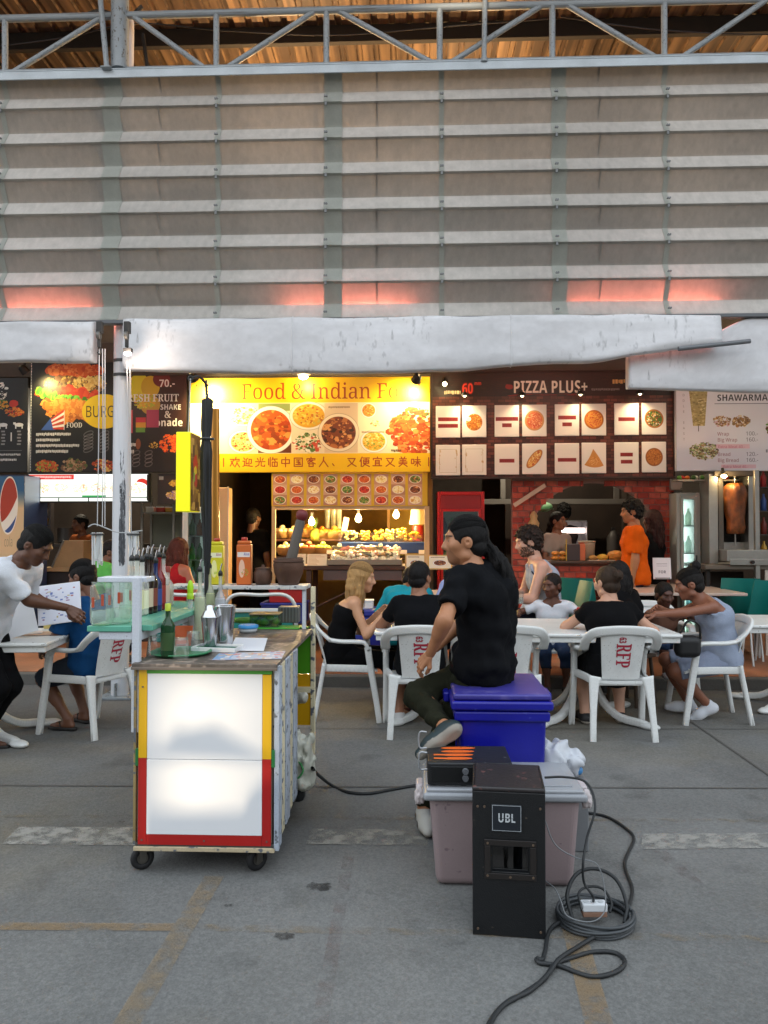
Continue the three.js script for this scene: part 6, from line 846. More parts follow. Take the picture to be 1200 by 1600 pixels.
{ // straw and napkin holder hanging on the column side of the cart
const o = thing('straw_holder', 'two bunches of white straws hanging above the glass jars', 'straws', at(152, 832, 4.2)); const sm = std('#cfd2d4', .5);
for (let k = 0; k < 2; k++) { const g = []; for (let i = 0; i < 16; i++) { const x = k * .2 + rr(-.028, .028), z = rr(-.02, .02); g.push(pipe(V(x, 0, z), V(x + rr(-.008, .008), -rr(.14, .19), z), .004, .004, 6)); } mesh('straws', g, sm, o).userData.kind = 'stuff'; mesh('straw_ring', tube([V(k * .2 - .034, -.01, 0), V(k * .2, -.01, .03), V(k * .2 + .034, -.01, 0), V(k * .2, -.01, -.03)], .006, 24, 6, true), std('#3a3a3c', .4), o); }
mesh('hanging_bar', tube([V(-.05, .03, 0), V(-.02, .045, 0), V(.12, .0, 0), V(.25, .01, 0)], .0035, 24, 6), std('#a8aaac', .4), o);
}
{ // back shelf goods
const B = (px, dz = 0) => { const p = onZ(px, 910, ZB - .05 + dz); p.y = CARTBACK.y; return p; };
const cart = (px, c, cap_, word, w, h) => {
const t = canvasTex(256, 512, (x, W, H) => { x.fillStyle = c[0]; x.fillRect(0, 0, W, H); x.fillStyle = c[1]; x.fillRect(0, H * .17, W, H * .13); words(x, 'Aloe', W * .5, H * .26, 'bold 54px sans-serif', c[2]); x.fillStyle = 'rgba(255,255,255,.55)'; x.beginPath(); x.ellipse(W * .35, H * .6, 60, 120, 0, 0, 7); x.fill(); food(x, W * .6, H * .7, 80, c[3], 30); });
const o = thing('juice_carton', `${word} juice carton standing on the back shelf of the cart`, 'carton', B(px), .1); mesh('carton', bx(w, h, w, 0, h / 2, 0, .006), std(c[0], .4), o); mesh('carton_print', face(w - .012, h - .012, 0, h / 2, w / 2 + .002), printed(t), o); mesh('gable', [bx(w - .01, .02, w - .01, 0, h + .012, 0, .006)], std(c[0], .4), o); mesh('carton_cap', lathe([[.001, 0], [.018, 0], [.018, .02], [.001, .021]], 14).translate(0, h + .022, .01), std(cap_, .4), o);
};
cart(339, ['#cfc428', '#e8e4c0', '#a8587a', ['#e0d860', '#b8c850']], '#a8341c', 'yellow', .082, .235); cart(382, ['#c86428', '#e0d4cc', '#7a6aa0', ['#d88a40', '#c05a20', '#6a9a34']], '#a82a18', 'orange', .086, .24);
const mo = thing('stone_mortar', 'brown clay mortar on the right end of the back shelf', 'mortar', B(451)); const clay = std('#ffffff', .6, { map: worn('#4e3222', { seed: 251, patch: .2 }), bumpMap: GRAIN, bumpScale: .002 });
mesh('bowl', lathe([[.001, 0], [.055, 0], [.06, .01], [.085, .07], [.092, .12], [.084, .145], [.088, .16], [.078, .162], [.07, .14], [.07, .08], [.04, .03], [.001, .025]], 28), clay, mo); mesh('foot_ring', lathe([[.058, 0], [.064, .004], [.06, .014]], 24), clay, mo); mesh('rim_band', new THREE.TorusGeometry(.087, .006, 8, 30).rotateX(Math.PI / 2).translate(0, .14, 0), clay, mo);
const pe = thing('wooden_pestle', 'grey wooden pestle with dark red grip standing in the mortar', 'pestle', B(451).add(V(-.01, .05, 0))); pe.rotation.z = -.24; mesh('shaft', lathe([[.001, 0], [.034, .01], [.032, .12], [.028, .34], [.024, .345], [.001, .345]], 18), std('#ffffff', .6, { map: worn('#5c544c', { seed: 252, patch: .15 }) }), pe); mesh('grip', lathe([[.022, .345], [.034, .36], [.036, .385], [.024, .405], [.001, .41]], 16), std('#6a1c1c', .5), pe);
const br = thing('brown_pot', 'small dark brown pot between orange carton and mortar', 'pot', B(411)); mesh('pot_body', lathe([[.001, 0], [.04, 0], [.055, .03], [.056, .07], [.045, .09], [.048, .098], [.04, .098], [.001, .09]], 20), clay, br); mesh('lid', lathe([[.001, .12], [.008, .118], [.01, .106], [.042, .1], [.044, .097]], 18), clay, br);
}
{ // counter top goods
const gt = thing('green_tray', 'round green serving tray at the left of the cart top', 'tray', onTop(283, 1022)); mesh('tray', lathe([[.001, .004], [.12, .004], [.135, .014], [.14, .012], [.125, 0], [.001, 0]], 36), std('#1f6a44', .35), gt); mesh('tray_rim', new THREE.TorusGeometry(.138, .004, 6, 40).rotateX(Math.PI / 2).translate(0, .013, 0), std('#2a7a50', .35), gt);
const ty = .006, T = (px, py) => onTop(px, py).add(V(0, ty, 0));
const gb = bottle('green_bottle', 'dark green bottle with yellow green cap on the round tray', T(262, 1028), { h: .22, r: .032, glass: '#123a1c', solid: true, capc: '#b8c83c', pour: false, neck: .3, lab: '#2c4a20' });
for (const [px, py, w] of [[243, 1026, 'leftmost'], [283, 1030, 'middle'], [302, 1018, 'rightmost']]) { const o = thing('drinking_glass', `upturned clear drinking glass on the round tray, ${w}`, 'glass', T(px, py)); mesh('glass', lathe([[.036, 0], [.03, .09], [.001, .092]], 20), phys('#f8fbfa', .03, { transmission: .95, thickness: 0 }), o); mesh('glass_base', lathe([[.001, .093], [.029, .092], [.029, .082], [.001, .082]], 20), GLASS, o); }
const op = thing('orange_card', 'crumpled orange card standing behind the green bottle', 'card', onTop(284, 1012).add(V(0, .008, 0))); op.rotation.y = .2; mesh('card', curved(6, 6, (u, v, o) => V((u - .5) * .085 + v * .012, v * .1, Math.sin(u * 5 + v * 3) * .006 - (o ? .002 : 0)), .002), std('#c65a2e', .6), op); mesh('card_foot', bx(.05, .01, .04, 0, .006, 0, .003), std('#7a3a24', .6), op);
const sq = bottle('squeeze_bottle', 'clear squeeze bottle with lime green tip behind the orange card', onTop(297, 996), { h: .22, r: .042, glass: '#d8dcdc', liquid: '#9a9088', capc: '#9fc81c', pour: false, neck: .42 });
mesh('lime_tip', lathe([[.012, .22], [.014, .23], [.018, .275], [.009, .305], [.001, .31]], 14), std('#a8d81c', .4), sq);
for (const [px, py, h, w, c] of [[312, 1000, .36, 'left', '#c9d2ac'], [327, 992, .37, 'middle', '#bfc890'], [344, 994, .33, 'right', '#c8ccd0'], [336, 978, .36, 'rearmost', '#c4ccb4']]) bottle('tall_bottle', `tall clear bottle with chrome pourer behind the shakers, ${w}`, onTop(px, py), { h, r: .03, glass: c, liquid: c, capc: '#1c1c1e', neck: .34, level: .95 });
const shaker = (px, py, s, label) => { const o = thing('steel_shaker', label, 'shaker', onTop(px, py)); mesh('cup', lathe([[.001, 0], [.03 * s, 0], [.033 * s, .004], [.046 * s, .15 * s], [.047 * s, .153 * s], [.044 * s, .15 * s], [.03 * s, .01], [.001, .008]], 30), STEELM, o); mesh('rim', new THREE.TorusGeometry(.0465 * s, .0018, 6, 30).rotateX(Math.PI / 2).translate(0, .152 * s, 0), CHROME, o); return o; };
const s1 = shaker(328, 1014, .95, 'shiny steel cocktail shaker in front of the clear bottles, left one'), s2 = shaker(350, 1010, 1.25, 'taller shiny steel cocktail shaker beside the other one'); mesh('shaker_dome', lathe([[.042, .145], [.03, .172], [.02, .178], [.019, .2], [.001, .203]], 26), STEELM, s1);
const wt = thing('white_tray', 'white tray with green mat in front of the shakers', 'tray', onTop(340, 1016), -.12); mesh('tray_base', bx(.22, .008, .12, 0, .004, 0, .002), std('#c9ccd0', .4), wt); mesh('tray_edge', [bx(.22, .022, .006, 0, .011, .06, .002), bx(.22, .022, .006, 0, .011, -.06, .002), bx(.006, .022, .114, -.11, .011, 0, .002), bx(.006, .022, .114, .11, .011, 0, .002)], std('#d4d6d8', .4), wt).userData.kind = 'stuff'; mesh('green_mat', bx(.2, .003, .1, 0, .0105, 0, .001), std('#1f5a4a', .6), wt);
s1.position.y += .013; s2.position.y += .013;
const sheet = (name, label, q, m, y, t) => { const P = q.map(([a, b]) => gnd(a, b, CT + y)), g = new THREE.BufferGeometry(); const b4 = P.map((p) => p.clone().add(V(0, -.0015, 0))); const push = (a, b, c, d, arr) => arr.push(...a.toArray(), ...b.toArray(), ...c.toArray(), ...a.toArray(), ...c.toArray(), ...d.toArray()); const arr = []; push(P[0], P[1], P[2], P[3], arr); push(b4[3], b4[2], b4[1], b4[0], arr); for (let i = 0; i < 4; i++) { const j = (i + 1) % 4; push(P[j], P[i], b4[i], b4[j], arr); } g.setAttribute('position', new THREE.Float32BufferAttribute(arr, 3)); const uv = [0, 0, 1, 0, 1, 1, 0, 0, 1, 1, 0, 1]; const U = []; for (let i = 0; i < 6; i++) U.push(...uv); g.setAttribute('uv', new THREE.Float32BufferAttribute(U, 2)); g.computeVertexNormals(); return tag(mesh(name, g, m), label, 'paper'); };
sheet('white_paper', 'white paper sheet lying in the middle of the cart top', [[358, 1016], [412, 1017], [418, 997], [368, 996]], std('#cfd3da', .6), .004);
const mat = canvasTex(512, 128, (x, w, h) => { x.fillStyle = '#a9b4c4'; x.fillRect(0, 0, w, h); x.fillStyle = '#6f94b8'; x.fillRect(0, 0, w * .25, h); for (let i = 0; i < 60; i++) { x.fillStyle = ['#c07a78', '#b8b0b0', '#8aa0c0', '#b04a4a', '#d8d4d0', '#c8a070'][i % 6]; x.fillRect(rr(0, w), rr(0, h), rr(14, 60), rr(6, 24)); } });
sheet('printed_mat', 'colourful printed strip along the front of the cart top', [[331, 1031], [440, 1029], [446, 1017], [342, 1021]], printed(mat), .003);
const lid = thing('blue_lid_tub', 'round tub with sky blue lid on the cart top', 'tub', onTop(388, 988)); mesh('tub', lathe([[.001, 0], [.048, 0], [.052, .028], [.001, .028]], 24), std('#b9c0c4', .4), lid); mesh('lid', lathe([[.056, .026], [.057, .04], [.05, .044], [.001, .044]], 24), std('#2f86c0', .4), lid);
const lim = thing('lime_basket', 'glass box of green limes at the back of the cart top', 'basket', onTop(415, 974)); mesh('box_body', [bx(.17, .006, .12, 0, .003, 0, .002), bx(.17, .07, .004, 0, .038, .06, .001), bx(.17, .07, .004, 0, .038, -.06, .001), bx(.004, .07, .116, -.085, .038, 0, .001), bx(.004, .07, .116, .085, .038, 0, .001)], phys('#e0ece0', .06, { transmission: 1, thickness: 0 }), lim); for (let i = 0; i < 9; i++) mesh('lime', ball(.023, -.06 + (i % 5) * .03, .03 + (i > 4 ? .026 : 0), (i % 3 - 1) * .03, 1.1, 1, 1, 12), std(['#6a9a2c', '#86b03c', '#5a8a28'][i % 3], .4), lim); mesh('box_rim', bx(.18, .008, .13, 0, .076, 0, .003), std('#8a7a5a', .5), lim);
const gd = thing('green_dish', 'shallow bright green dish left of the limes', 'dish', onTop(381, 972)); mesh('dish', lathe([[.001, .004], [.06, .004], [.08, .022], [.084, .02], [.065, 0], [.001, 0]], 26), std('#4a9a24', .4), gd); mesh('herb', ball(.035, 0, .014, 0, 1.5, .45, 1), std('#3a6a1c', .6), gd);
const cb = thing('chopping_board', 'bright green chopping board under the lime box', 'board', onTop(428, 981)); mesh('board', bx(.32, .008, .14, 0, .004, 0, .003), std('#3f9a30', .5), cb); mesh('board_handle', bx(.05, .008, .06, .185, .004, 0, .003), std('#358a28', .5), cb); lim.position.y += .009; lim.position.z = cb.position.z - .01; lim.position.x = cb.position.x - .05;
const gb2 = thing('steel_bin', 'grey ribbed steel bin at the right back corner of the cart top', 'bin', onTop(452, 972)); mesh('bin_wall', bx(.13, .1, .1, 0, .05, 0, .006), std('#6b7070', .4, { metalness: .5 }), gb2); for (let i = 0; i < 6; i++) mesh('rib', bx(.006, .09, .005, -.05 + i * .02, .05, .051, .001), std('#80868a', .4, { metalness: .5 }), gb2);
}
{ // folded umbrella and hanging yellow sign
const d = 4.28, b = at(322, 1000, d), top = at(319, 618, d); b.y = CT;
const o = thing('folded_umbrella', 'black folded umbrella standing tied upright at the cart', 'umbrella', [b.x, CT, b.z]); const H = top.y - CT, cl = std('#ffffff', .6, { map: worn('#161719', { seed: 261, patch: .2 }) });
const g = lathe([[.001, .33], [.018, .34], [.03, .5], [.042, .75], [.04, .82], [.05, .95], [.046, 1.02], [.032, 1.09], [.04, 1.14], [.042, 1.2], [.045, H - .02], [.001, H]].map(([r, y]) => [r, y]), 28), p = g.attributes.position; for (let i = 0; i < p.count; i++) { const a = Math.atan2(p.getZ(i), p.getX(i)), y = p.getY(i), k = 1 + .2 * Math.sin(a * 7 + y * 3) + n3(p.getX(i) * 10, y * 4, p.getZ(i) * 10) * .25; p.setX(i, p.getX(i) * k * .66 + Math.sin(y * 5) * .006); p.setZ(i, p.getZ(i) * k * .66); } g.computeVertexNormals(); mesh('canopy', g, cl, o);
mesh('pole', pipe(V(0, .0, 0), V(0, .4, 0), .012), std('#202124', .4), o); mesh('tie', new THREE.TorusGeometry(.036, .006, 6, 20).rotateX(Math.PI / 2).translate(0, 1.09, 0), std('#3a3c40', .5), o); mesh('tip', pipe(V(0, H - .02, 0), V(-.01, H + .09, 0), .008), std('#2a2a2a', .4), o);
const bp = thing('brass_pole', 'shiny brass coloured pole right of the folded umbrella', 'pole', [at(338, 900, d + .55).x, 0, at(338, 900, d + .55).z]); mesh('pole', pipe(V(0, 0, 0), V(-.012, at(336, 638, d + .55).y, 0), .022, .026, 14), std('#b07a34', .28, { metalness: .7 }), bp); mesh('pole_foot', lathe([[.001, .001], [.05, .001], [.05, .012], [.03, .02], [.001, .02]], 20), std('#4a4038', .5), bp);
const s = thing('yellow_sign', 'narrow bright yellow hanging sign box left of the umbrella', 'sign', at(294, 739, 4.15)); const h = at(294, 678, 4.15).y - at(294, 800, 4.15).y, w = .075, dp = .19;
const side = canvasTex(256, 512, (x, W, H2) => { x.fillStyle = '#8a6024'; x.fillRect(0, 0, W, H2); for (let i = 0; i < 50; i++) { x.fillStyle = ['#a87a2c', '#704818', '#c09440', '#5a3c14'][i % 4]; x.fillRect(rr(0, W), rr(0, H2), rr(20, 90), rr(20, 120)); } blob(x, W * .5, H2 * .36, 60, '#c8421c'); blob(x, W * .5, H2 * .48, 40, '#e0c030'); blob(x, W * .55, H2 * .6, 50, '#b8402c'); x.fillStyle = '#8aa040'; x.fillRect(W * .3, H2 * .5, 40, 60); });
mesh('box_body', bx(w, h, dp, 0, 0, 0, .004), std('#f0ea10', .45, { emissive: hx('#f0ea10'), emissiveIntensity: .16 }), s); mesh('side_print', face(dp - .01, h - .01).rotateY(Math.PI / 2).translate(w / 2 + .002, 0, 0), printed(side), s); mesh('hanging_cord', tube([V(0, h / 2, 0), V(.005, h / 2 + .15, 0), V(.01, h / 2 + .3, 0)], .004, 12, 6), std('#b8b4ac', .7), s);
const ar = thing('sign_hanger', 'dark hanger that carries the yellow sign from the umbrella', 'hanger', s.position.clone().add(V(.01, h / 2 + .3, 0))); const dst = V(o.position.x, CT + H + .06, o.position.z).sub(ar.position); mesh('rod', tube([V(0, 0, 0), dst.clone().multiplyScalar(.5).add(V(0, .03, 0)), dst], .007, 16, 6), std('#2a2a2a', .4), ar); mesh('hook', new THREE.TorusGeometry(.012, .004, 6, 14), std('#2a2a2a', .4), ar);
}
{ // plastic bags at the cart side
const bag = (name, label, c, caps, k, nz, col, seed) => { const f0 = capsSdf(caps, k); const f = (x, y, z) => f0(x, y, z) + n3(x * 14 + seed, y * 8, z * 14) * nz + n3(x * 40, y * 18, z * 40 + seed) * nz * .3; const B = boundsOf(caps, .06), o = thing(name, label, 'bag', c); mesh('bag', iso(f, B.min, B.max, .008), phys(col, .35, { transmission: .25, thickness: 0 }), o); return o; };
const p = at(468, 1190, 4.0), b = bag('plastic_bag', 'white plastic bag tied to the side of the cart', p, [cap(V(0, .12, 0), V(.0, .05, 0), .02, .05), cap(V(.01, .0, 0), V(.02, -.08, 0), .06, .065), cap(V(-.03, .12, 0), V(-.01, .15, 0), .03, .015), cap(V(.03, .1, 0), V(.055, .13, .01), .025, .012)], .06, .02, '#c9cabc', 3);
mesh('green_print', tube([V(.0, .02, .062), V(.03, -.02, .08), V(.0, -.06, .085), V(-.02, -.03, .075)], .005, 20, 6, true), std('#2a7a3c', .5), b);
bag('bag_knot', 'small knotted plastic bag on the yellow wing of the cart', at(465, 1093, 4.25), [cap(V(-.03, 0, 0), V(.03, .01, 0), .022, .028), cap(V(.02, .02, 0), V(.045, .035, 0), .016, .008)], .03, .01, '#c4c4b8', 9);
const dk = thing('black_pouch', 'black pouch hanging under the white bag at the cart side', 'pouch', at(462, 1228, 4.05)); mesh('pouch', bx(.1, .16, .08, 0, 0, 0, .03), std('#17181a', .6), dk); mesh('strap', tube([V(-.04, .07, 0), V(-.03, .14, 0), V(.03, .15, 0), V(.04, .07, 0)], .005, 16, 6), std('#222', .6), dk);
}
const BLUEBIN = { z1: -3.62, z0: -4.19, h: .74 };
{
const z = BLUEBIN.z1, x0 = onZ(705, 1085, z).x, x1 = onZ(866, 1085, z).x, w = x1 - x0, d = z - BLUEBIN.z0, h = BLUEBIN.h, o = thing('blue_bin', 'tall dark blue plastic bin with purple topped lid under the seated man', 'bin', [(x0 + x1) / 2, 0, (z + BLUEBIN.z0) / 2]);
const m = phys('#ffffff', .34, { map: worn('#10138a', { seed: 271, patch: .1, grain: .05, speck: .2, speckCol: '#3a3f9c', n: 1024 }), bumpMap: GRAIN, bumpScale: .0006 });
const body = new RoundedBoxGeometry(w - .055, h - .07, d - .05, 3, .03), p = body.attributes.position; for (let i = 0; i < p.count; i++) { const k = lerp(.9, 1, (p.getY(i) + (h - .07) / 2) / (h - .07)); p.setX(i, p.getX(i) * k); p.setZ(i, p.getZ(i) * k); } body.computeVertexNormals(); body.translate(0, (h - .07) / 2, 0); mesh('bin_body', metre(body), m, o);
mesh('bin_rim', bx(w - .03, .05, d - .02, 0, h - .105, 0, .012), m, o);
mesh('lid_skirt', bx(w, .045, d, 0, h - .055, 0, .014), m, o);
mesh('lid_top', bx(w - .02, .03, d - .02, 0, h - .016, 0, .012), phys('#ffffff', .4, { map: dataTex(512, (u, v) => { const a = fbm(u, v, 4, 5, 272), g = hash(u * 512 | 0, v * 512 | 0, 273) * .04, s = clamp((fbm(u, v, 18, 4, 274) - .55) * 3, 0, 1); return [.15 + a * .08 + s * .16 + g, .14 + a * .07 + s * .15 + g, .46 + a * .08 + s * .06 + g]; }, true) }), o);
mesh('handle', [bx(.03, .05, .14, -w / 2 - .012, h - .06, .0, .01), bx(.03, .05, .14, w / 2 + .012, h - .06, 0, .01)], m, o).userData.kind = 'stuff';
for (let i = 0; i < 2; i++) mesh('side_rib', bx(.012, h - .25, .05, (i ? 1 : -1) * (w / 2 - .035), h / 2 - .04, d * .2, .004), m, o);
}
let PINKTOP;
{
const zf = gnd(790, 1389).z, h = onZ(790, 1241, zf).y, x0 = onZ(661, 1240, zf + .02).x, x1 = onZ(920, 1240, zf + .02).x, w = x1 - x0, d = .40, o = thing('storage_tub', 'pinkish plastic storage tub with grey rim behind the speaker', 'tub', [(x0 + x1) / 2, 0, zf - d / 2]); PINKTOP = { h, zf, d };
const m = phys('#ffffff', .42, { map: worn('#8b7b7c', { seed: 281, patch: .07, grain: .04, speck: .2, speckCol: '#6f5f64', n: 1024 }), bumpMap: GRAIN, bumpScale: .0005 }), gm = phys('#ffffff', .4, { map: worn('#8f9297', { seed: 282, patch: .06 }) });
const bg = new RoundedBoxGeometry(w - .05, h, d, 3, .035), p = bg.attributes.position; for (let i = 0; i < p.count; i++) { const k = lerp(.9, 1, (p.getY(i) + h / 2) / h); p.setX(i, p.getX(i) * k); p.setZ(i, p.getZ(i) * lerp(.92, 1, (p.getY(i) + h / 2) / h)); } bg.computeVertexNormals(); mesh('tub_body', metre(bg.translate(0, h / 2, 0)), m, o);
mesh('rim', bx(w, .035, d + .04, 0, h - .012, 0, .014), gm, o); mesh('lid', bx(w - .03, .018, d + .01, 0, h + .012, 0, .008), phys('#ffffff', .35, { map: worn('#9a9da2', { seed: 283, patch: .08 }) }), o); mesh('lid_panel', bx(w - .11, .01, d - .07, 0, h + .023, 0, .004), gm, o);
for (const s of [-1, 1]) mesh('latch', [bx(.035, .07, .1, s * (w / 2 + .012), h - .04, .02, .01)], phys('#b8aeb0', .4), o);
PINKTOP.y = h + .028;
}
{ // amplifier box on the tub
const z = PINKTOP.zf - .015, x0 = onZ(668, 1235, z).x, w = .36, h = onZ(700, 1192, z).y - PINKTOP.y, d = .27, o = thing('small_amplifier', 'black box amplifier with orange marks lying on the pink tub', 'amplifier', [x0 + w / 2, PINKTOP.y, z - d / 2]);
const bk = std('#ffffff', .5, { map: worn('#17181b', { seed: 291, patch: .15, speck: .2, speckCol: '#4a4a4a' }), bumpMap: GRAIN, bumpScale: .001 });
mesh('cabinet', bx(w, h, d, 0, h / 2, 0, .008), bk, o); mesh('front_grille', bx(w - .03, h - .03, .006, 0, h / 2, d / 2 + .001, .002), std('#0c0d0f', .35), o);
const mt = canvasTex(256, 256, (x, W, H) => { x.clearRect(0, 0, W, H); x.fillStyle = '#d8601a'; for (let r = 0; r < 4; r++) { x.beginPath(); x.ellipse(W * (.55 - r * .02), 40 + r * 54, 90 - r * 4, 20, -.04, 0, 7); x.fill(); if (r > 1) x.fillRect(10, 30 + r * 54, 70, 22); } x.globalCompositeOperation = 'destination-out'; for (let i = 0; i < 200; i++) { x.fillStyle = `rgba(0,0,0,${rnd() * .5})`; x.fillRect(rnd() * W, rnd() * H, rr(2, 10), rr(1, 5)); } });
mesh('orange_marks', new THREE.PlaneGeometry(.22, d - .02).rotateX(-Math.PI / 2).translate(-.05, h + .0015, .0), std('#ffffff', .5, { map: mt, transparent: true }), o);
for (const [dx, dy] of [[-.02, .35], [-.02, .65]]) mesh('knob', new THREE.CylinderGeometry(.012, .014, .014, 16).rotateX(Math.PI / 2).translate(dx, h * dy, d / 2 + .011), std('#5a5c60', .35), o);
for (const [zz, yy] of [[-.06, .075], [.07, .02]]) mesh('wire_handle', tube([V(-w / 2, h * .3 + yy, zz), V(-w / 2 - .03, h * .3 + yy, zz), V(-w / 2 - .03, h * .3 + yy + .07, zz), V(-w / 2, h * .3 + yy + .07, zz)], .004, 24, 6), std('#a9acb0', .35, { metalness: .6 }), o);
}
{ // loudspeaker
const p = gnd(795, 1465), w = onZ(850, 1300, p.z).x - onZ(736, 1300, p.z).x, h = onZ(795, 1231, p.z).y, d = .3, o = thing('loudspeaker', 'black loudspeaker cabinet with square badge standing on the ground', 'loudspeaker', [p.x + .015, 0, p.z - d / 2], -.09);
const sc = (seed) => std('#ffffff', .46, { map: worn('#0e1013', { seed, patch: .18, grain: .08, speck: .16, speckCol: '#4a4038' }), bumpMap: rep(GRAIN, 3), bumpScale: .0012 }), bk = sc(301);
mesh('cabinet', [bx(w, h, .014, 0, h / 2, -d / 2 + .007, .006), bx(.016, h, d - .02, -w / 2 + .008, h / 2, 0, .006), bx(.016, h, d - .02, w / 2 - .008, h / 2, 0, .006), bx(w - .03, .016, d - .02, 0, .008, 0, .004)], bk, o);
mesh('top_panel', bx(w, .018, d, 0, h - .009, 0, .008), std('#ffffff', .5, { map: worn('#231f20', { seed: 302, patch: .3, grain: .1, speck: .3, speckCol: '#5c3c38' }), bumpMap: GRAIN, bumpScale: .0015 }), o);
const s = new THREE.Shape(); s.moveTo(-w / 2 + .004, .004); s.lineTo(w / 2 - .004, .004); s.lineTo(w / 2 - .004, h - .02); s.lineTo(-w / 2 + .004, h - .02); s.lineTo(-w / 2 + .004, .004); const hx0 = -.065, hx1 = .075, hy0 = h * .43, hy1 = h * .61, ho = new THREE.Path(); ho.moveTo(hx0, hy0); ho.lineTo(hx0, hy1); ho.lineTo(hx1, hy1); ho.lineTo(hx1, hy0); ho.lineTo(hx0, hy0); s.holes.push(ho);
mesh('front_baffle', metre(new THREE.ExtrudeGeometry(s, { depth: .016, bevelEnabled: true, bevelSize: .003, bevelThickness: .003, bevelSegments: 2 }).translate(0, 0, d / 2 - .02)), bk, o);
const hb = mesh('horn', [bx(hx1 - hx0, .004, .1, (hx0 + hx1) / 2, hy0 + .004, d / 2 - .07, .001).rotateX(0), bx(hx1 - hx0, .004, .1, (hx0 + hx1) / 2, hy1 - .004, d / 2 - .07, .001), bx(.004, hy1 - hy0, .1, hx0 + .004, (hy0 + hy1) / 2, d / 2 - .07, .001), bx(.004, hy1 - hy0, .1, hx1 - .004, (hy0 + hy1) / 2, d / 2 - .07, .001), bx(hx1 - hx0, hy1 - hy0, .004, (hx0 + hx1) / 2, (hy0 + hy1) / 2, d / 2 - .12, .001)], phys('#0b0c0e', .12, { clearcoat: .6 }), o);
mesh('horn_throat', [curved(8, 6, (u, v, o2) => V(hx0 + .045 + .02 * Math.sin(v * 3), hy0 + v * (hy1 - hy0), d / 2 - .11 + u * .08 - (o2 ? .004 : 0)), .004), curved(8, 6, (u, v, o2) => V(hx0 + .085 + .03 * u, hy0 + v * (hy1 - hy0), d / 2 - .11 + u * .09 - (o2 ? .004 : 0)), .004)], phys('#101216', .1, { clearcoat: 1 }), hb).userData.kind = 'stuff';
mesh('horn_flange', [bx(hx1 - hx0 + .05, .022, .006, (hx0 + hx1) / 2, hy0 - .012, d / 2 + .0045, .002), bx(hx1 - hx0 + .05, .022, .006, (hx0 + hx1) / 2, hy1 + .012, d / 2 + .0045, .002), bx(.022, hy1 - hy0, .006, hx0 - .013, (hy0 + hy1) / 2, d / 2 + .0045, .002), bx(.022, hy1 - hy0, .006, hx1 + .013, (hy0 + hy1) / 2, d / 2 + .0045, .002)], std('#1b1614', .5), o);
const bt = canvasTex(256, 224, (x, W, H) => { x.fillStyle = '#161c24'; x.fillRect(0, 0, W, H); x.strokeStyle = '#9aa0a4'; x.lineWidth = 5; x.strokeRect(5, 5, W - 10, H - 10); x.save(); x.translate(W / 2, H * .66); x.scale(.9, 1.15); words(x, 'UBL', 0, 0, 'bold 92px sans-serif', '#b4babd', 'center'); x.restore(); x.fillStyle = '#161c24'; x.fillRect(60, H * .5, 140, 4); });
const by = onZ(795, 1278, p.z).y, bd = mesh('badge', bx(.11, .098, .006, -.008, by, d / 2 + .003, .002), std('#20252b', .4), o); mesh('badge_print', face(.108, .096, -.008, by, d / 2 + .0066), printed(bt), bd);
for (const [a, b] of [[-w / 2 + .02, h - .07], [w / 2 - .02, h - .07], [-w / 2 + .045, h - .07], [-w / 2 + .02, .03], [w / 2 - .02, .03], [hx0 - .013, hy0 - .01], [hx1 + .013, hy0 - .01], [hx0 - .013, hy1 + .01], [hx1 + .013, hy1 + .01], [.005, hy0 - .012]]) mesh('screw', new THREE.CylinderGeometry(.0045, .0045, .004, 8).rotateX(Math.PI / 2).translate(a, b, d / 2 + .0085), std('#5a4a3c', .5), o);
}
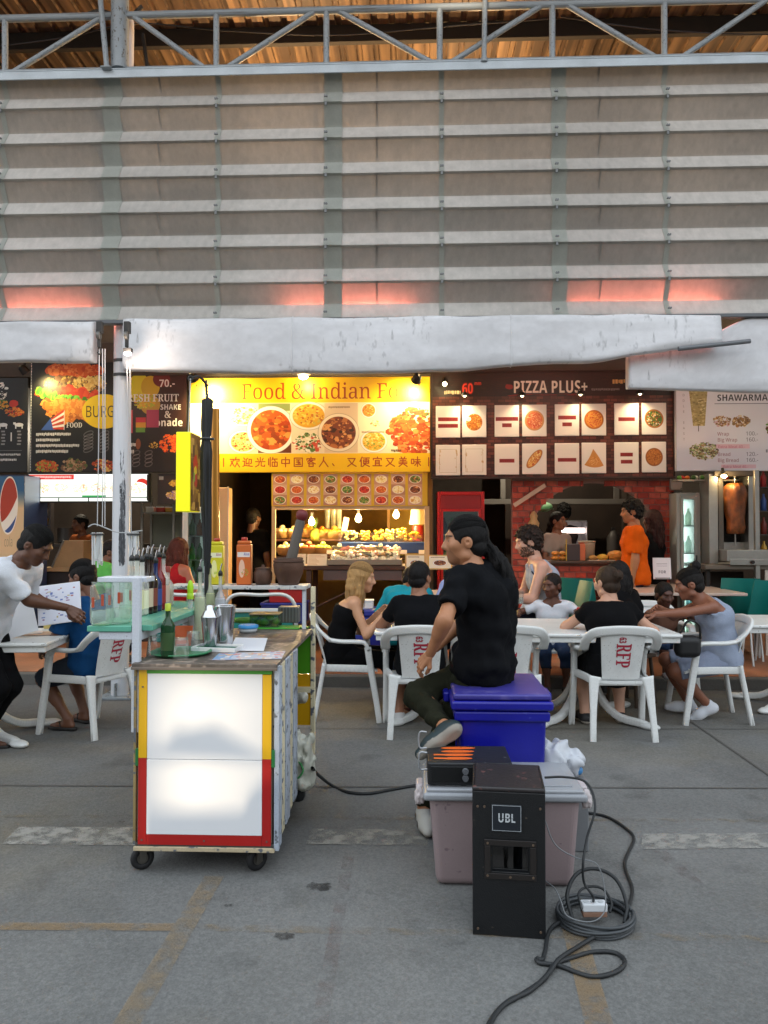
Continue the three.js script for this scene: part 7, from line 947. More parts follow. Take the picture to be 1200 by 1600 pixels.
{ // cables
const rub = std('#ffffff', .55, { map: worn('#1d2022', { seed: 311, patch: .15 }), bumpMap: GRAIN, bumpScale: .0008 }), gr = std('#ffffff', .5, { map: worn('#3d4144', { seed: 312, patch: .1 }) }), G = (px, py, y = .008) => gnd(px, py, y);
const c = G(930, 1438), rx = .142, rz = .135; c.y = 0;
const coil = thing('cable_coil', 'coil of grey rubber cable lying right of the loudspeaker', 'cable', [c.x, 0, c.z]); const pts = []; const turns = 9; for (let i = 0; i <= turns * 28; i++) { const a = i / 28 * Math.PI * 2, k = Math.floor(i / 28), r = lerp(.86, 1.02, hash(k, 3, 5)) + .02 * Math.sin(a * 2 + k), lay = (k % 3) * .013 + Math.floor(k / 3) * .005; pts.push(V(Math.cos(a) * rx * r, .008 + lay + .003 * Math.sin(a * 3 + k), Math.sin(a) * rz * r)); } mesh('cable_loops', tube(pts, .0062, turns * 44, 7), gr, coil);
const up = tag(mesh('cable_loop', tube([V(-.09, .02, .02), V(-.1, .09, -.03), V(-.05, .15, -.08), V(.03, .16, -.1), V(.1, .13, -.08), V(.125, .06, -.02), V(.1, .02, .04)].map((v) => v.add(V(c.x, 0, c.z))), .0075, 50, 8), rub), 'thick black cable loop standing up on the coil', 'cable');
const up2 = tag(mesh('cable_loop', tube([V(-.05, .04, .0), V(-.05, .09, -.05), V(.0, .1, -.08), V(.05, .09, -.08), V(.075, .05, -.05), V(.06, .03, -.02)].map((v) => v.add(V(c.x, 0, c.z))), .005, 40, 8), rub), 'smaller black cable loop inside the coil', 'cable');
tag(mesh('loose_cable', [tube([G(905, 1268, .01), G(945, 1275), G(980, 1296), G(990, 1308), G(976, 1350), G(988, 1390), G(980, 1420, .02), c.clone().add(V(.12, .03, -.02))], .0075, 80, 8)], rub), 'black cable running from the pink tub round to the coil', 'cable');
tag(mesh('thin_cable', tube([at(851, 1215, 3.2), at(880, 1214, 3.2), at(915, 1222, 3.15), at(930, 1260, 3.05), at(917, 1310, 3.0), at(911, 1350, 2.95), at(913, 1380, 2.95), at(925, 1398, 2.93), c.clone().add(V(.0, .05, -.03))], .005, 80, 8), rub), 'thin black cable hanging from the tub down to the coil', 'cable');
tag(mesh('thin_cable', tube([at(850, 1278, 3.0), at(868, 1320, 2.98), at(900, 1340, 2.97), at(932, 1350, 2.96), at(944, 1385, 2.94), at(944, 1425, 2.9), at(925, 1440, 2.88), at(885, 1430, 2.88), at(877, 1410, 2.9), at(868, 1390, 2.94), at(852, 1376, 3.0)], .0026, 90, 6), std('#6f7275', .5)), 'thin grey wire looping from the speaker over the coil', 'wire');
tag(mesh('loose_cable', tube([c.clone().add(V(-.1, .03, .02)), G(862, 1450), G(851, 1488), G(846, 1500), G(838, 1497), G(842, 1504), G(870, 1508), G(925, 1526), G(965, 1517), G(976, 1501), G(962, 1489), G(930, 1487), G(895, 1496), G(868, 1506), G(850, 1530), G(815, 1554), G(785, 1572), G(762, 1604), G(750, 1650)], .0078, 170, 8), rub), 'thick black cable looping on the ground towards the viewer', 'cable');
tag(mesh('loose_cable', tube([c.clone().add(V(-.02, .015, .12)), G(905, 1478, .012), G(872, 1500, .018), G(858, 1520, .012), G(825, 1550), G(795, 1564), G(770, 1592), G(755, 1650)], .0075, 90, 8), rub), 'second thick black cable beside the looping one', 'cable');
tag(mesh('loose_cable', tube([G(488, 1200, .3), G(500, 1213, .12), G(520, 1228), G(545, 1238), G(575, 1240), G(610, 1234), G(660, 1226), G(720, 1222)], .009, 60, 8), rub), 'black cable on the ground between cart and pink tub', 'cable');
const ps = thing('power_strip', 'white power strip lying in the cable coil', 'power strip', c.clone().add(V(-.005, .048, .0)), .04); mesh('strip_body', bx(.095, .03, .045, 0, .015, 0, .005), std('#d2d6da', .35), ps); for (let i = 0; i < 3; i++) mesh('socket', new THREE.CylinderGeometry(.011, .011, .003, 14).translate(-.03 + i * .028, .0305, 0), std('#b8bcc0', .4), ps); mesh('strip_base', bx(.093, .02, .043, 0, -.01, 0, .004), std('#8a6a58', .5), ps);
const caps = [cap(V(-.04, .06, 0), V(.05, .06, 0), .07, .06), cap(V(0, .12, 0), V(.03, .16, 0), .04, .015), cap(V(-.05, .1, 0), V(-.06, .17, 0), .04, .02)], f0 = capsSdf(caps, .05), B = boundsOf(caps, .06), o = thing('plastic_bag', 'crumpled white plastic bag with blue corner beside the blue bin', 'bag', [at(873, 1190, 3.72).x, PINKTOP.h - .06, -3.75]);
mesh('bag', iso((x, y, z) => f0(x, y, z) + n3(x * 16, y * 10, z * 16) * .02, B.min, B.max, .009), phys('#c9cdd4', .35, { transmission: .2, thickness: 0 }), o); mesh('blue_corner', ball(.03, .075, .03, .02, 1, .8, .8), std('#3a7ab0', .5), o);
struct('crate_stand', span(o.position.x - .12, o.position.x + .12, 0, PINKTOP.h - .065, -3.85, -3.68, .006), std('#6f7275', .6), 'thing'); const cs = scene.children[scene.children.length - 1]; cs.name = 'grey_crate'; tag(cs, 'grey crate behind the pink tub under the white bag', 'crate');
const rag = (px, py, d, label, s) => { const q = [cap(V(0, .02, 0), V(.005, -.02, 0), .012 * s, .016 * s), cap(V(.0, -.01, 0), V(-.015, -.05, 0), .012 * s, .006), cap(V(.005, -.01, 0), V(.018, -.045, 0), .01 * s, .005)], f1 = capsSdf(q, .02), b2 = boundsOf(q, .02), r = thing('tied_rag', label, 'rag', at(px, py, d)); mesh('cloth', iso((x, y, z) => f1(x, y, z) + n3(x * 50, y * 30, z * 50) * .005, b2.min, b2.max, .004), std('#b9b0b0', .8), r); };
rag(655, 1238, 3.35, 'small white rag tied to the left latch of the pink tub', 1.1); rag(916, 1245, 3.28, 'small white rag tied to the right latch of the pink tub', 1);
}
let PJ;
function ik(S, T, l1, l2, pole) {
const d0 = T.clone().sub(S), d = Math.min(d0.length(), l1 + l2 - .002), dir = d0.normalize(), a = (l1 * l1 - l2 * l2 + d * d) / (2 * d), h = Math.sqrt(Math.max(0, l1 * l1 - a * a));
const pp = pole.clone().addScaledVector(dir, -pole.dot(dir)).normalize(); return [S.clone().addScaledVector(dir, a).addScaledVector(pp, h), S.clone().addScaledVector(dir, d)];
}
const basis = (x, y, z) => new THREE.Matrix4().makeBasis(x, y, z);
function frameFrom(y, zHint) { const Y = y.clone().normalize(), X = Y.clone().cross(zHint).normalize(), Z = X.clone().cross(Y); return basis(X, Y, Z); }
const lin = (hex) => { const c = hx(hex); return [c.r, c.g, c.b]; };
function handGeo(side, wrist, dir, palm, s, curl, cell, spread = 1) { // side: +1 left, -1 right; fingers along dir, palm looks along palm
const caps = [], X = (x) => side * x * s, fx = [.031, .0105, -.0105, -.030], fl = [.070, .079, .073, .057], fy = [.086, .09, .086, .078];
const P = (x, y, z) => V(X(x), y * s, z * s);
caps.push(cap(P(0, -.02, 0), P(0, .02, 0), .021 * s, .019 * s));
for (let i = 0; i < 4; i++) caps.push(cap(P(fx[i] * .55, .012, 0), P(fx[i], fy[i], .0), .0135 * s, .0105 * s));
const groups = [caps];
for (let i = 0; i < 4; i++) {
let p = P(fx[i], fy[i], 0), a = 0; const g = [], seg = [.46, .31, .25], r = [.0092, .0084, .0076, .0066]; const splay = fx[i] * .9 * spread;
for (let k = 0; k < 3; k++) { a += curl * [.55, .95, .6][k] * (1 + .12 * (i - 1)); const l = fl[i] * seg[k] * s, q = p.clone().add(V(side * Math.sin(splay) * l * Math.cos(a), Math.cos(a) * l, Math.sin(a) * l)); g.push(cap(p, q, r[k] * s, r[k + 1] * s)); p = q; }
groups.push(g);
}
{ const a = P(.018, .018, .004), b = P(.044, .05, .014 + .012 * curl), c = P(.052 - .012 * curl, .08, .022 + .016 * curl), d = P(.05 - .022 * curl, .104, .03 + .02 * curl); groups.push([cap(a, b, .0135 * s, .0115 * s), cap(b, c, .0105 * s, .0095 * s), cap(c, d, .0095 * s, .0075 * s)]); }
const fs = groups.map((g) => capsSdf(g, .008)), f = (x, y, z) => { let d = fs[0](x, y, z); for (let i = 1; i < fs.length; i++) d = smin(d, fs[i](x, y, z), .006); return d; };
const B = boundsOf(groups.flat(), .01), g = iso(f, B.min, B.max, cell); const m = frameFrom(dir, palm); m.setPosition(wrist); return g.applyMatrix4(m);
}
function headGeo(o, cell) { // local: y up, z forward, centre between the ears
const fem = o.fem ? 1 : 0, kid = o.kid ? 1 : 0, sk = lin(o.skin), dark = sk.map((c) => c * .35), lip = o.lip ? lin(o.lip) : [sk[0] * .85, sk[1] * .52, sk[2] * .5], hairC = lin(o.hair.color), beardC = lin(o.beard || o.hair.color);
const jaw = fem || kid ? .9 : 1;
const nose = [cap(V(0, .012, .088), V(0, -.028, .108), .009, .0135), cap(V(-.011, -.034, .094), V(.011, -.034, .094), .0105, .0105)], lips = [cap(V(-.02, -.06, .083), V(.02, -.06, .083), .0065), cap(V(-.016, -.071, .083), V(.016, -.071, .083), .0075)], fN = capsSdf(nose, .012), fL = capsSdf(lips, .004);
const neck = cap(V(0, -.06, -.022), V(0, -.2, -.045), .054 * (fem ? .88 : 1) * (kid ? .8 : 1), .058 * (fem ? .88 : 1) * (kid ? .8 : 1));
const f = (x, y, z) => {
let d = sdEll(x, y, z, [0, .032, -.012], [.077, .092, .098]);
d = smin(d, sdEll(x, y, z, [0, -.04, .026], [.060 * jaw, .078, .070]), .035);
d = smin(d, Math.hypot(x, y + .094, z - .062) - .022 * jaw, .03);
const ax = Math.abs(x); d = smin(d, Math.hypot(ax - .045, y + .02, z - .062) - .02, .03); d = smin(d, Math.hypot(ax - .055, y + .075, z + .0) - .018, .03);
d = smin(d, Math.hypot(Math.max(0, ax - .028), y - .03, z - .082) - .014, .018);
d = -smin(-d, Math.hypot(ax - .032, y - .004, z - .102) - .015, .014);
d = smin(d, Math.hypot(ax - .031, y - .003, z - .0765) - .0118, .004);
d = smin(d, fN(x, y, z), .012); d = smin(d, fL(x, y, z), .007);
const er = sdEll(ax, y, z, [.079, -.006, -.012], [.011, .031, .02]); d = smin(d, Math.max(er, -(Math.hypot(ax - .09, y + .004, z + .006) - .009)), .006);
d = smin(d, sdCap(x, y, z, neck), .03); return d;
};
const col = (x, y, z) => {
const ax = Math.abs(x), e = Math.hypot(ax - .031, y - .003);
if (z > .072 && e < .0125 && Math.abs(y - .003) < .0065) return Math.hypot(ax - .031, y - .003) < .0062 ? [.015, .01, .008] : sk.map((c) => c * .75 + .03);
if (z > .05 && ax > .012 && ax < .05 && Math.abs(y - (.024 + .004 * Math.sin((ax - .012) * 60))) < .0032) return hairC.map((c, i) => lerp(c, sk[i], .15));
if (z > .075 && ax < .024 && fL(x, y, z) < .004) return lip;
if (o.beard) { const low = y < -.03 - .5 * Math.max(0, .03 - ax) * 0 && z > -.02 && y > -.14 && !(ax < .026 && y > -.052 && z > .07); if (low && n3(x * 90, y * 90, z * 90) > -.55 && (y + n3(x * 40, y * 40, z * 40) * .012 < -.052 || ax > .05 || (ax < .034 && y < -.044))) return beardC; }
if (o.stubble && z > .03 && y < -.045 && y > -.12 && ax < .05) return sk.map((c) => c * .72);
return sk;
};
return iso(f, V(-.105, -.2, -.13), V(.105, .14, .14), cell, col);
}
function hairGeo(o, M, cell) { // M: head frame to body frame
const st = o.hair.style, inv = M.clone().invert(), caps = [], chains = [], down = V(0, -1, 0).transformDirection(inv), kid = o.kid;
let t = { short: .006, cropped: .002, bushy: .022, bun: .004, ponytail: .006, long: .012, tied: .005 }[st] ?? .006;
const L = (x, y, z) => V(x, y, z);
if (st === 'bun') caps.push(cap(L(0, .04, -.1), L(0, .05, -.125), .035, .04));
if (st === 'topbun') { caps.push(cap(L(0, .11, -.07), L(0, .13, -.085), .03, .042)); t = .006; }
if (st === 'tied') caps.push(cap(L(0, -.02, -.1), L(0, -.05, -.12), .03, .03), cap(L(0, -.05, -.12), L(.01, -.11, -.12), .026, .014));
if (st === 'ponytail') { let p = L(0, -.015, -.105); const W = [.024, .032, .042, .046, .044, .038, .026, .01]; const out = [1.1, .9, .7, .55, .4, .3, .2]; const ch = [[p.clone(), W[0]]]; chains.push(ch); for (let i = 0; i < 7; i++) { const q = p.clone().addScaledVector(down, .052).add(L(.004 * (i % 2 ? 1 : -1), 0, -.032 * out[i])); caps.push(cap(p, q, W[i], W[i + 1])); p = q; ch.push([q.clone(), W[i + 1]]); } }
if (st === 'long') for (const [x, z, n, l] of [[-.07, -.04, 6, .055], [.07, -.04, 6, .055], [0, -.09, 6, .055], [-.04, -.08, 6, .055], [.04, -.08, 6, .055], [.07, .01, 5, .05], [-.07, .01, 5, .05]]) { let p = L(x, .02, z); const ch = [[p.clone(), .03]]; chains.push(ch); for (let i = 0; i < n; i++) { const q = p.clone().addScaledVector(down, l).add(L(x * .06 + Math.sin(i * 2.1 + x * 60) * .012, 0, (i < 2 ? -.012 : 0) + Math.cos(i * 1.9 + x * 40) * .007)); caps.push(cap(p, q, lerp(.032, .026, i / n), lerp(.032, .022, (i + 1) / n))); p = q; ch.push([q.clone(), .026]); } }
const f1 = caps.length ? capsSdf(caps, .03) : null, fr = o.hair.fringe || 0;
const f = (x, y, z) => {
let d = sdEll(x, y, z, [0, .034, -.016], [.079 + t, .094 + t, .1 + t]); d = Math.min(d, sdEll(x, y, z, [0, -.03, -.05], [.07 + t * .7, .06, .058 + t * .7]));
const ex = sdEll(x, y, z, [0, -.05 - fr, .105], [.09, .122, .088]); d = Math.max(d, -ex); // face
d = Math.max(d, -sdEll(Math.abs(x), y, z, [.092, -.015, .006], [.03, .045, .034])); // ears
d = Math.max(d, -(y + .088 + (z < -.04 ? 0 : (z + .04) * -.9)));
if (st === 'bushy') d += n3(x * 26, y * 26, z * 26) * .012; else d += n3(x * 55, y * 14, z * 22) * .0022;
if (f1) d = smin(d, f1(x, y, z) + n3(x * 45, y * 7, z * 45) * .006, .02);
return d;
};
const B = new THREE.Box3(V(-.125, -.12, -.16), V(.125, .18, .12)); if (caps.length) B.union(boundsOf(caps, .02)); const g = [iso(f, B.min, B.max, cell)];
if (chains.length) { // single strands that break up the outline
for (const ch of chains) for (let i = 0; i < (st === 'ponytail' ? 150 : 34); i++) { const a = rnd() * 6.28, k = rr(.7, 1.22), pts = ch.map(([p, r], j) => p.clone().add(V(Math.cos(a + j * .12), 0, Math.sin(a + j * .12)).multiplyScalar(r * k)).add(V(rr(-1, 1), rr(-1, 1), rr(-1, 1)).multiplyScalar(.004))); const e = pts[pts.length - 1]; pts.push(e.clone().addScaledVector(down, rr(.0, .05))); g.push(new THREE.TubeGeometry(new THREE.CatmullRomCurve3(pts), 10, rr(.0012, .0028), 3)); }
}
if (o.headCell && o.headCell < .005 && st !== 'bushy') for (let i = 0; i < 240; i++) { // combed strands over the skull
const a0 = rr(-1.35, 1.35), pts = []; for (let j = 0; j <= 8; j++) { const q = lerp(st === 'short' ? .5 : .35, 2.5, j / 8), ax = a0 * (1 - .25 * j / 8), e = 1 + rr(0, .012); pts.push(V(Math.sin(ax) * Math.sin(q) * (.0805 + t) * e, .034 + Math.cos(ax) * Math.sin(q) * (.0955 + t) * e, -.016 + Math.cos(q) * (.1015 + t) * e)); } const ok = pts.filter((p) => f(p.x, p.y, p.z) < .006); if (ok.length > 3) g.push(new THREE.TubeGeometry(new THREE.CatmullRomCurve3(ok), 10, rr(.001, .0022), 3)); }
return mergeGeometries(g.map((q) => { const h = q.index ? q.toNonIndexed() : q; for (const k of Object.keys(h.attributes)) if (!['position', 'normal', 'uv'].includes(k)) h.deleteAttribute(k); return h; })).applyMatrix4(M);
}
const SKINS = {};
const skinMat = new THREE.MeshPhysicalMaterial({ color: 0xffffff, vertexColors: true, roughness: .52, sheen: .1, bumpMap: GRAIN, bumpScale: .0006 });
const fabric = (hex, seed, o = {}) => phys('#ffffff', .9, { specularIntensity: .25, map: worn(hex, { seed, n: 256, patch: .07, grain: .05 }), bumpMap: rep(GRAIN, 6), bumpScale: .0008, ...o });
const hairMats = {}; const hairMat = (hex) => hairMats[hex] = hairMats[hex] || phys('#ffffff', .62, { specularIntensity: .45, map: (() => { const t = worn(hex, { seed: 401, n: 256, patch: .35, grain: .12, base: 6 }); t.repeat.set(7, 1.5); return t; })(), bumpMap: (() => { const t = GRAIN.clone(); t.repeat.set(14, 1.5); t.needsUpdate = true; return t; })(), bumpScale: .003 } );
function person(o) {
const S = o.S || 1, root = thing('person', o.label, 'person', o.pos, o.yaw), inv = new THREE.Matrix4().makeRotationY(o.yaw).setPosition(root.position).invert(), toL = (p) => p.isVector3 ? p.clone().applyMatrix4(inv) : V(...p);
const cell = o.cell || .014, fat = o.fat || 1, sh = (o.sh || 1) * (o.fem ? .9 : 1);
const dirAt = (l, s = o.side || 0) => V(Math.sin(s * D2R), Math.cos(l * D2R) * Math.cos(s * D2R), Math.sin(l * D2R));
const P = V(o.hx || 0, o.hip, o.hz || 0), lean = o.lean || 0, d1 = dirAt(lean * .6 + (o.pelvis || 0)), d2 = dirAt(lean), d3 = dirAt(lean * 1.1 + (o.hunch || 0));
const W = P.clone().addScaledVector(d1, .17 * S), C = W.clone().addScaledVector(d2, .18 * S), N = C.clone().addScaledVector(d3, .175 * S);
const tw = (o.twist || 0) * D2R, X = V(Math.cos(tw), 0, -Math.sin(tw)), Xm = V(Math.cos(tw / 2), 0, -Math.sin(tw / 2)), Xp = V(1, 0, 0), Fw = Xm.clone().cross(d2).normalize();
const A = (b, x, k, y = 0, up = d3) => b.clone().addScaledVector(x, k * S * sh).addScaledVector(up, y * S);
const HS = (o.headS || 1) * Math.pow(S, .6), hd = dirAt((o.headLean ?? lean * .5)), H = N.clone().addScaledVector(hd, (o.neckL || .155) * HS);
const he = new THREE.Euler((o.pitch || 0) * D2R, (o.headYaw || 0) * D2R, (o.roll || 0) * D2R, 'YXZ'), HM = new THREE.Matrix4().makeRotationFromEuler(he).scale(V(HS, HS, HS)).setPosition(H);
const r = (k) => k * S * fat;
const torso = (e) => { const c = []; for (const s of [-1, 1]) { c.push(cap(A(P, Xp, s * .075), A(W, Xm, s * .055), r(.108) + e, r(.096) + e), cap(A(W, Xm, s * .055), A(C, Xm, s * .078), r(.096) + e, r(.104) + e), cap(A(C, Xm, s * .078), A(N, X, s * .085, -.085), r(.104) + e, r(.07) + e), cap(A(N, X, s * .05, -.045), A(N, X, s * .165, -.065), r(.05) + e, r(.055) + e)); if (o.fem && !o.kid) c.push(cap(A(C, Xm, s * .07, .03).addScaledVector(Fw, .065 * S), A(C, Xm, s * .07, .0).addScaledVector(Fw, .085 * S), .052 * S + e, .05 * S + e)); c.push(cap(A(P, Xp, s * .075, -.03).addScaledVector(Fw, -.03 * S), A(P, Xp, s * .075, .02).addScaledVector(Fw, -.02 * S), r(.1) + e, r(.09) + e)); } return c; };
const neckBase = cap(N.clone().addScaledVector(d3, -.05 * S), N.clone().addScaledVector(hd, .07 * HS), .058 * HS, .05 * HS * (o.fem || o.kid ? .88 : 1));
const hips = [1, -1].map((s) => A(P, Xp, s * .088, -.03, V(0, 1, 0))), l1 = .425 * S, l2 = .41 * S, a1 = .285 * S, a2 = .25 * S;
const ank = [toL(o.ankL), toL(o.ankR)], kpole = [o.kneeL ? V(...o.kneeL) : V(.15, .4, 1), o.kneeR ? V(...o.kneeR) : V(-.15, .4, 1)];
const knees = hips.map((h, i) => { const [k, e] = ik(h, ank[i], l1, l2, kpole[i]); ank[i] = e; return k; });
const shl = [1, -1].map((s) => A(N, X, s * .175, -.07)), wr = [toL(o.wrL), toL(o.wrR)], ep = [o.elL ? V(...o.elL) : V(.7, -.4, -.8), o.elR ? V(...o.elR) : V(-.7, -.4, -.8)];
const elb = shl.map((s, i) => { const [e, w] = ik(s, wr[i], a1, a2, ep[i]); wr[i] = w; return e; });
const legs = (e, cut = 1) => { const c = []; for (let i = 0; i < 2; i++) { c.push(cap(hips[i], knees[i], r(.084) + e, r(.06) + e)); if (cut > .5) { const q = knees[i].clone().lerp(ank[i], (cut - .5) * 2), rb = lerp(.056, .036, (cut - .5) * 2); c.push(cap(knees[i], q, r(.056) + e, r(rb) + e * (cut > .95 ? 1.3 : 1), cut < 1)); const m = knees[i].clone().lerp(ank[i], .3); if (cut >= 1) c.push(cap(m, knees[i].clone().lerp(ank[i], .5), r(.054) + e, r(.046) + e)); } else { c.pop(); c.push(cap(hips[i], hips[i].clone().lerp(knees[i], cut * 2), r(.084) + e, r(lerp(.084, .062, cut * 2)) + e, true)); } } return c; };
const arms = []; for (let i = 0; i < 2; i++) arms.push(cap(shl[i], elb[i], r(.052) * (o.fem ? .85 : 1), r(.041) * (o.fem ? .88 : 1)), cap(elb[i], wr[i], r(.041) * (o.fem ? .88 : 1), r(.027)), cap(elb[i].clone().lerp(wr[i], .12), elb[i].clone().lerp(wr[i], .35), r(.043) * (o.fem ? .86 : 1), r(.038) * (o.fem ? .86 : 1)));
const footDir = [o.footL, o.footR].map((f, i) => f ? { d: V(...f.d).normalize(), u: V(...f.u).normalize() } : { d: V(Math.sin((i ? -1 : 1) * .2), 0, Math.cos(.2)), u: V(0, 1, 0) });
const feet = ank.map((a, i) => { const { d, u } = footDir[i], q = (f, uu) => a.clone().addScaledVector(d, f * S).addScaledVector(u, uu * S); return [cap(a, q(.02, -.04), .036 * S, .036 * S), cap(q(-.03, -.05), q(.1, -.058), .03 * S, .026 * S), cap(q(.1, -.058), q(.16, -.063), .026 * S, .018 * S)]; });
const fT = capsSdf([...torso(-.004), neckBase], .05), fA = [capsSdf(arms.slice(0, 3), .02), capsSdf(arms.slice(3), .02)], fG = capsSdf(legs(0, 1), .03), fF = [capsSdf(feet[0], .02), capsSdf(feet[1], .02)];
const body = (x, y, z) => { let d = smin(fT(x, y, z), fG(x, y, z), .04); d = smin(d, fA[0](x, y, z), .022); d = smin(d, fA[1](x, y, z), .022); d = smin(d, fF[0](x, y, z), .02); return smin(d, fF[1](x, y, z), .02); };
const all = [...torso(0), ...legs(0, 1), ...arms, ...feet.flat(), neckBase], BB = boundsOf(all, .03), sk = lin(o.skin);
const parts = [iso(body, BB.min, BB.max, cell, () => sk)];
parts.push(headGeo(o, o.headCell || .0055).applyMatrix4(HM));
[1, -1].forEach((s, i) => { const hp = (i ? o.handR : o.handL) || {}, dir = hp.dir ? V(...hp.dir) : wr[i].clone().sub(elb[i]).add(V(0, -.05, 0)), palm = hp.palm ? V(...hp.palm) : V(-s * .8, -.3, .2); const g = handGeo(s, wr[i], dir, palm, S * (o.handS || (o.fem ? .92 : 1)), hp.curl ?? .55, o.handCell || .0045, hp.spread ?? 1); g.setAttribute('color', new THREE.Float32BufferAttribute(new Float32Array(g.attributes.position.count * 3).map((_, k) => sk[k % 3]), 3)); parts.push(g); });
const bodyMesh = mesh('body', mergeGeometries(parts), skinMat, root);
mesh('hair', hairGeo(o, HM, o.headCell ? o.headCell * .9 : .0055), hairMat(o.hair.color), root);
const sc = o.shirt, fold = (sc && sc.fold) || .005, fn = (x, y, z) => (n3(x * 7, y * 9 + 3, z * 7 + (o.seed || 1)) * 1.0 + n3(x * 16 + y * 7, y * 5, z * 16) * .5) * fold;
if (sc) {
const e = sc.ease ?? .013, caps = torso(e); const hem = sc.hem ?? .1, hemUp = d1; caps.push(cap(P, P.clone().addScaledVector(hemUp, -hem * .6), r(.137) + e, r(.142) + e));
const fBody = capsSdf(caps, .05), neckN = d3, nb = N.clone().addScaledVector(d3, (sc.neck ?? .0) * S), hb = P.clone().addScaledVector(hemUp, -hem);
const sl = []; if (sc.sleeve > 0) for (let i = 0; i < 2; i++) { if (sc.sleeve <= .5) sl.push([cap(shl[i], shl[i].clone().lerp(elb[i], sc.sleeve * 2), r(.053) + e * .8, r(.05) + e * .7, true)]); else sl.push([cap(shl[i], elb[i], r(.053) + e, r(.045) + e), cap(elb[i], elb[i].clone().lerp(wr[i], (sc.sleeve - .5) * 2), r(.045) + e, r(.033) + e, true)]); }
const fS = sl.map((c) => capsSdf(c, .02));
const f = (x, y, z) => {
let d = fBody(x, y, z); d = Math.max(d, (x - nb.x) * neckN.x + (y - nb.y) * neckN.y + (z - nb.z) * neckN.z); d = Math.max(d, -((x - hb.x) * hemUp.x + (y - hb.y) * hemUp.y + (z - hb.z) * hemUp.z));
if (sc.tank) { const q = (x - C.x) * d2.x + (y - C.y) * d2.y + (z - C.z) * d2.z, lx = Math.abs((x - C.x) * Xm.x + (z - C.z) * Xm.z); if (q > .05 * S) d = Math.max(d, lx - lerp(.155, .10, clamp((q - .05 * S) / (.1 * S), 0, 1)) * S); if (q > .1 * S) d = Math.max(d, .045 * S - lx); }
if (sc.strapless) d = Math.max(d, (x - C.x) * d2.x + (y - C.y) * d2.y + (z - C.z) * d2.z - .055 * S);
for (const g of fS) d = smin(d, g(x, y, z), .03);
d = Math.max(d, Math.hypot(x - (N.x + hd.x * .07), y - (N.y + hd.y * .07 + .02), z - (N.z + hd.z * .07)) < .04 ? 0 : -1);
return d + fn(x, y, z);
};
const B = boundsOf([...caps, ...sl.flat()], .03); mesh(sc.name || 'shirt', iso(f, B.min, B.max, o.clothCell || cell), sc.mat, root);
}
const pc = o.pants;
if (pc) {
const e = pc.ease ?? .014, lc = legs(e, pc.len ?? .97), wc = []; for (const s of [-1, 1]) wc.push(cap(A(P, Xp, s * .075, -.03).addScaledVector(Fw, -.025 * S), A(P, Xp, s * .07, .08, d1), r(.108) + e * .3, r(.1) + e * .3));
const fL_ = capsSdf([...lc, ...wc], .045), tb = P.clone().addScaledVector(d1, (pc.rise ?? .1) * S); const skirt = pc.skirt;
let f2 = null; if (skirt) f2 = capsSdf([cap(hips[0], hips[0].clone().lerp(knees[0], skirt), r(.1) + e, r(.085) + e, true), cap(hips[1], hips[1].clone().lerp(knees[1], skirt), r(.1) + e, r(.085) + e, true), cap(P, hips[0].clone().lerp(knees[1], .0).lerp(knees[0].clone().lerp(knees[1], .5), skirt * .8), r(.12) + e, r(.08) + e)], .12);
const f = (x, y, z) => { let d = f2 ? smin(capsSdf(wc, .04)(x, y, z), f2(x, y, z), .05) : fL_(x, y, z); d = Math.max(d, (x - tb.x) * d1.x + (y - tb.y) * d1.y + (z - tb.z) * d1.z); return d + n3(x * 8 + 5, y * 11, z * 8) * (pc.fold ?? .006) + n3(x * 22, y * 9, z * 22) * (pc.fold ?? .006) * .4; };
const B = boundsOf([...lc, ...wc], .04); mesh(pc.name || 'trousers', iso(f, B.min, B.max, o.clothCell || cell), pc.mat, root);
}
if (o.shoes) feet.forEach((_, i) => {
const { d, u } = footDir[i], a = ank[i], X3 = u.clone().cross(d).normalize(), m = basis(X3, u, d).scale(V(S, S, S)).setPosition(a), k = o.shoes; if (k.only !== undefined && k.only !== i) return;
const hi = k.high ? .0 : -.025; const c = k.sandal ? [cap(V(0, -.078, -.045), V(0, -.078, .1), .036, .042), cap(V(0, -.078, .1), V(0, -.078, .17), .042, .026)] : [cap(V(0, hi, -.005), V(0, -.045, -.01), .043, .044), cap(V(0, -.05, -.035), V(0, -.048, .1), .04, .042), cap(V(0, -.05, .1), V(0, -.056, .172), .042, .03), cap(V(0, -.03, .03), V(0, -.052, .12), .036, .034)], f0 = capsSdf(c, .03), so = lin(k.sole || '#d8d8d4'), up = lin(i === 0 && k.color2 ? k.color2 : k.color);
const f = (x, y, z) => { let q = Math.max(f0(x, y, z), -(y + .09)); if (k.sandal) q = Math.max(q, y + .064); else q = Math.max(q, y - (k.high ? .03 : .012)); return q; };
const B = boundsOf(c, .01); const g = iso(f, B.min, B.max, .006, (x, y, z) => y < -.064 + (k.sandal ? -.01 : 0) ? so : up).applyMatrix4(m); mesh(k.sandal ? 'sandal' : 'shoe', g, new THREE.MeshStandardMaterial({ vertexColors: true, roughness: .6 }), root);
if (k.sandal) mesh('sandal_strap', tube([V(-.035, -.07, .05), V(-.02, -.035, .07), V(0, -.028, .09), V(.02, -.035, .07), V(.035, -.07, .05)], .006, 14, 6).applyMatrix4(m), std('#1c1a1a', .6), root);
});
root.userData.j = null; delete root.userData.j; PJ = { root, H: H.clone(), N: N.clone(), P: P.clone(), wr, elb, shl, knees, ank, HM, W, C, inv: inv.clone().invert() }; return root;
}
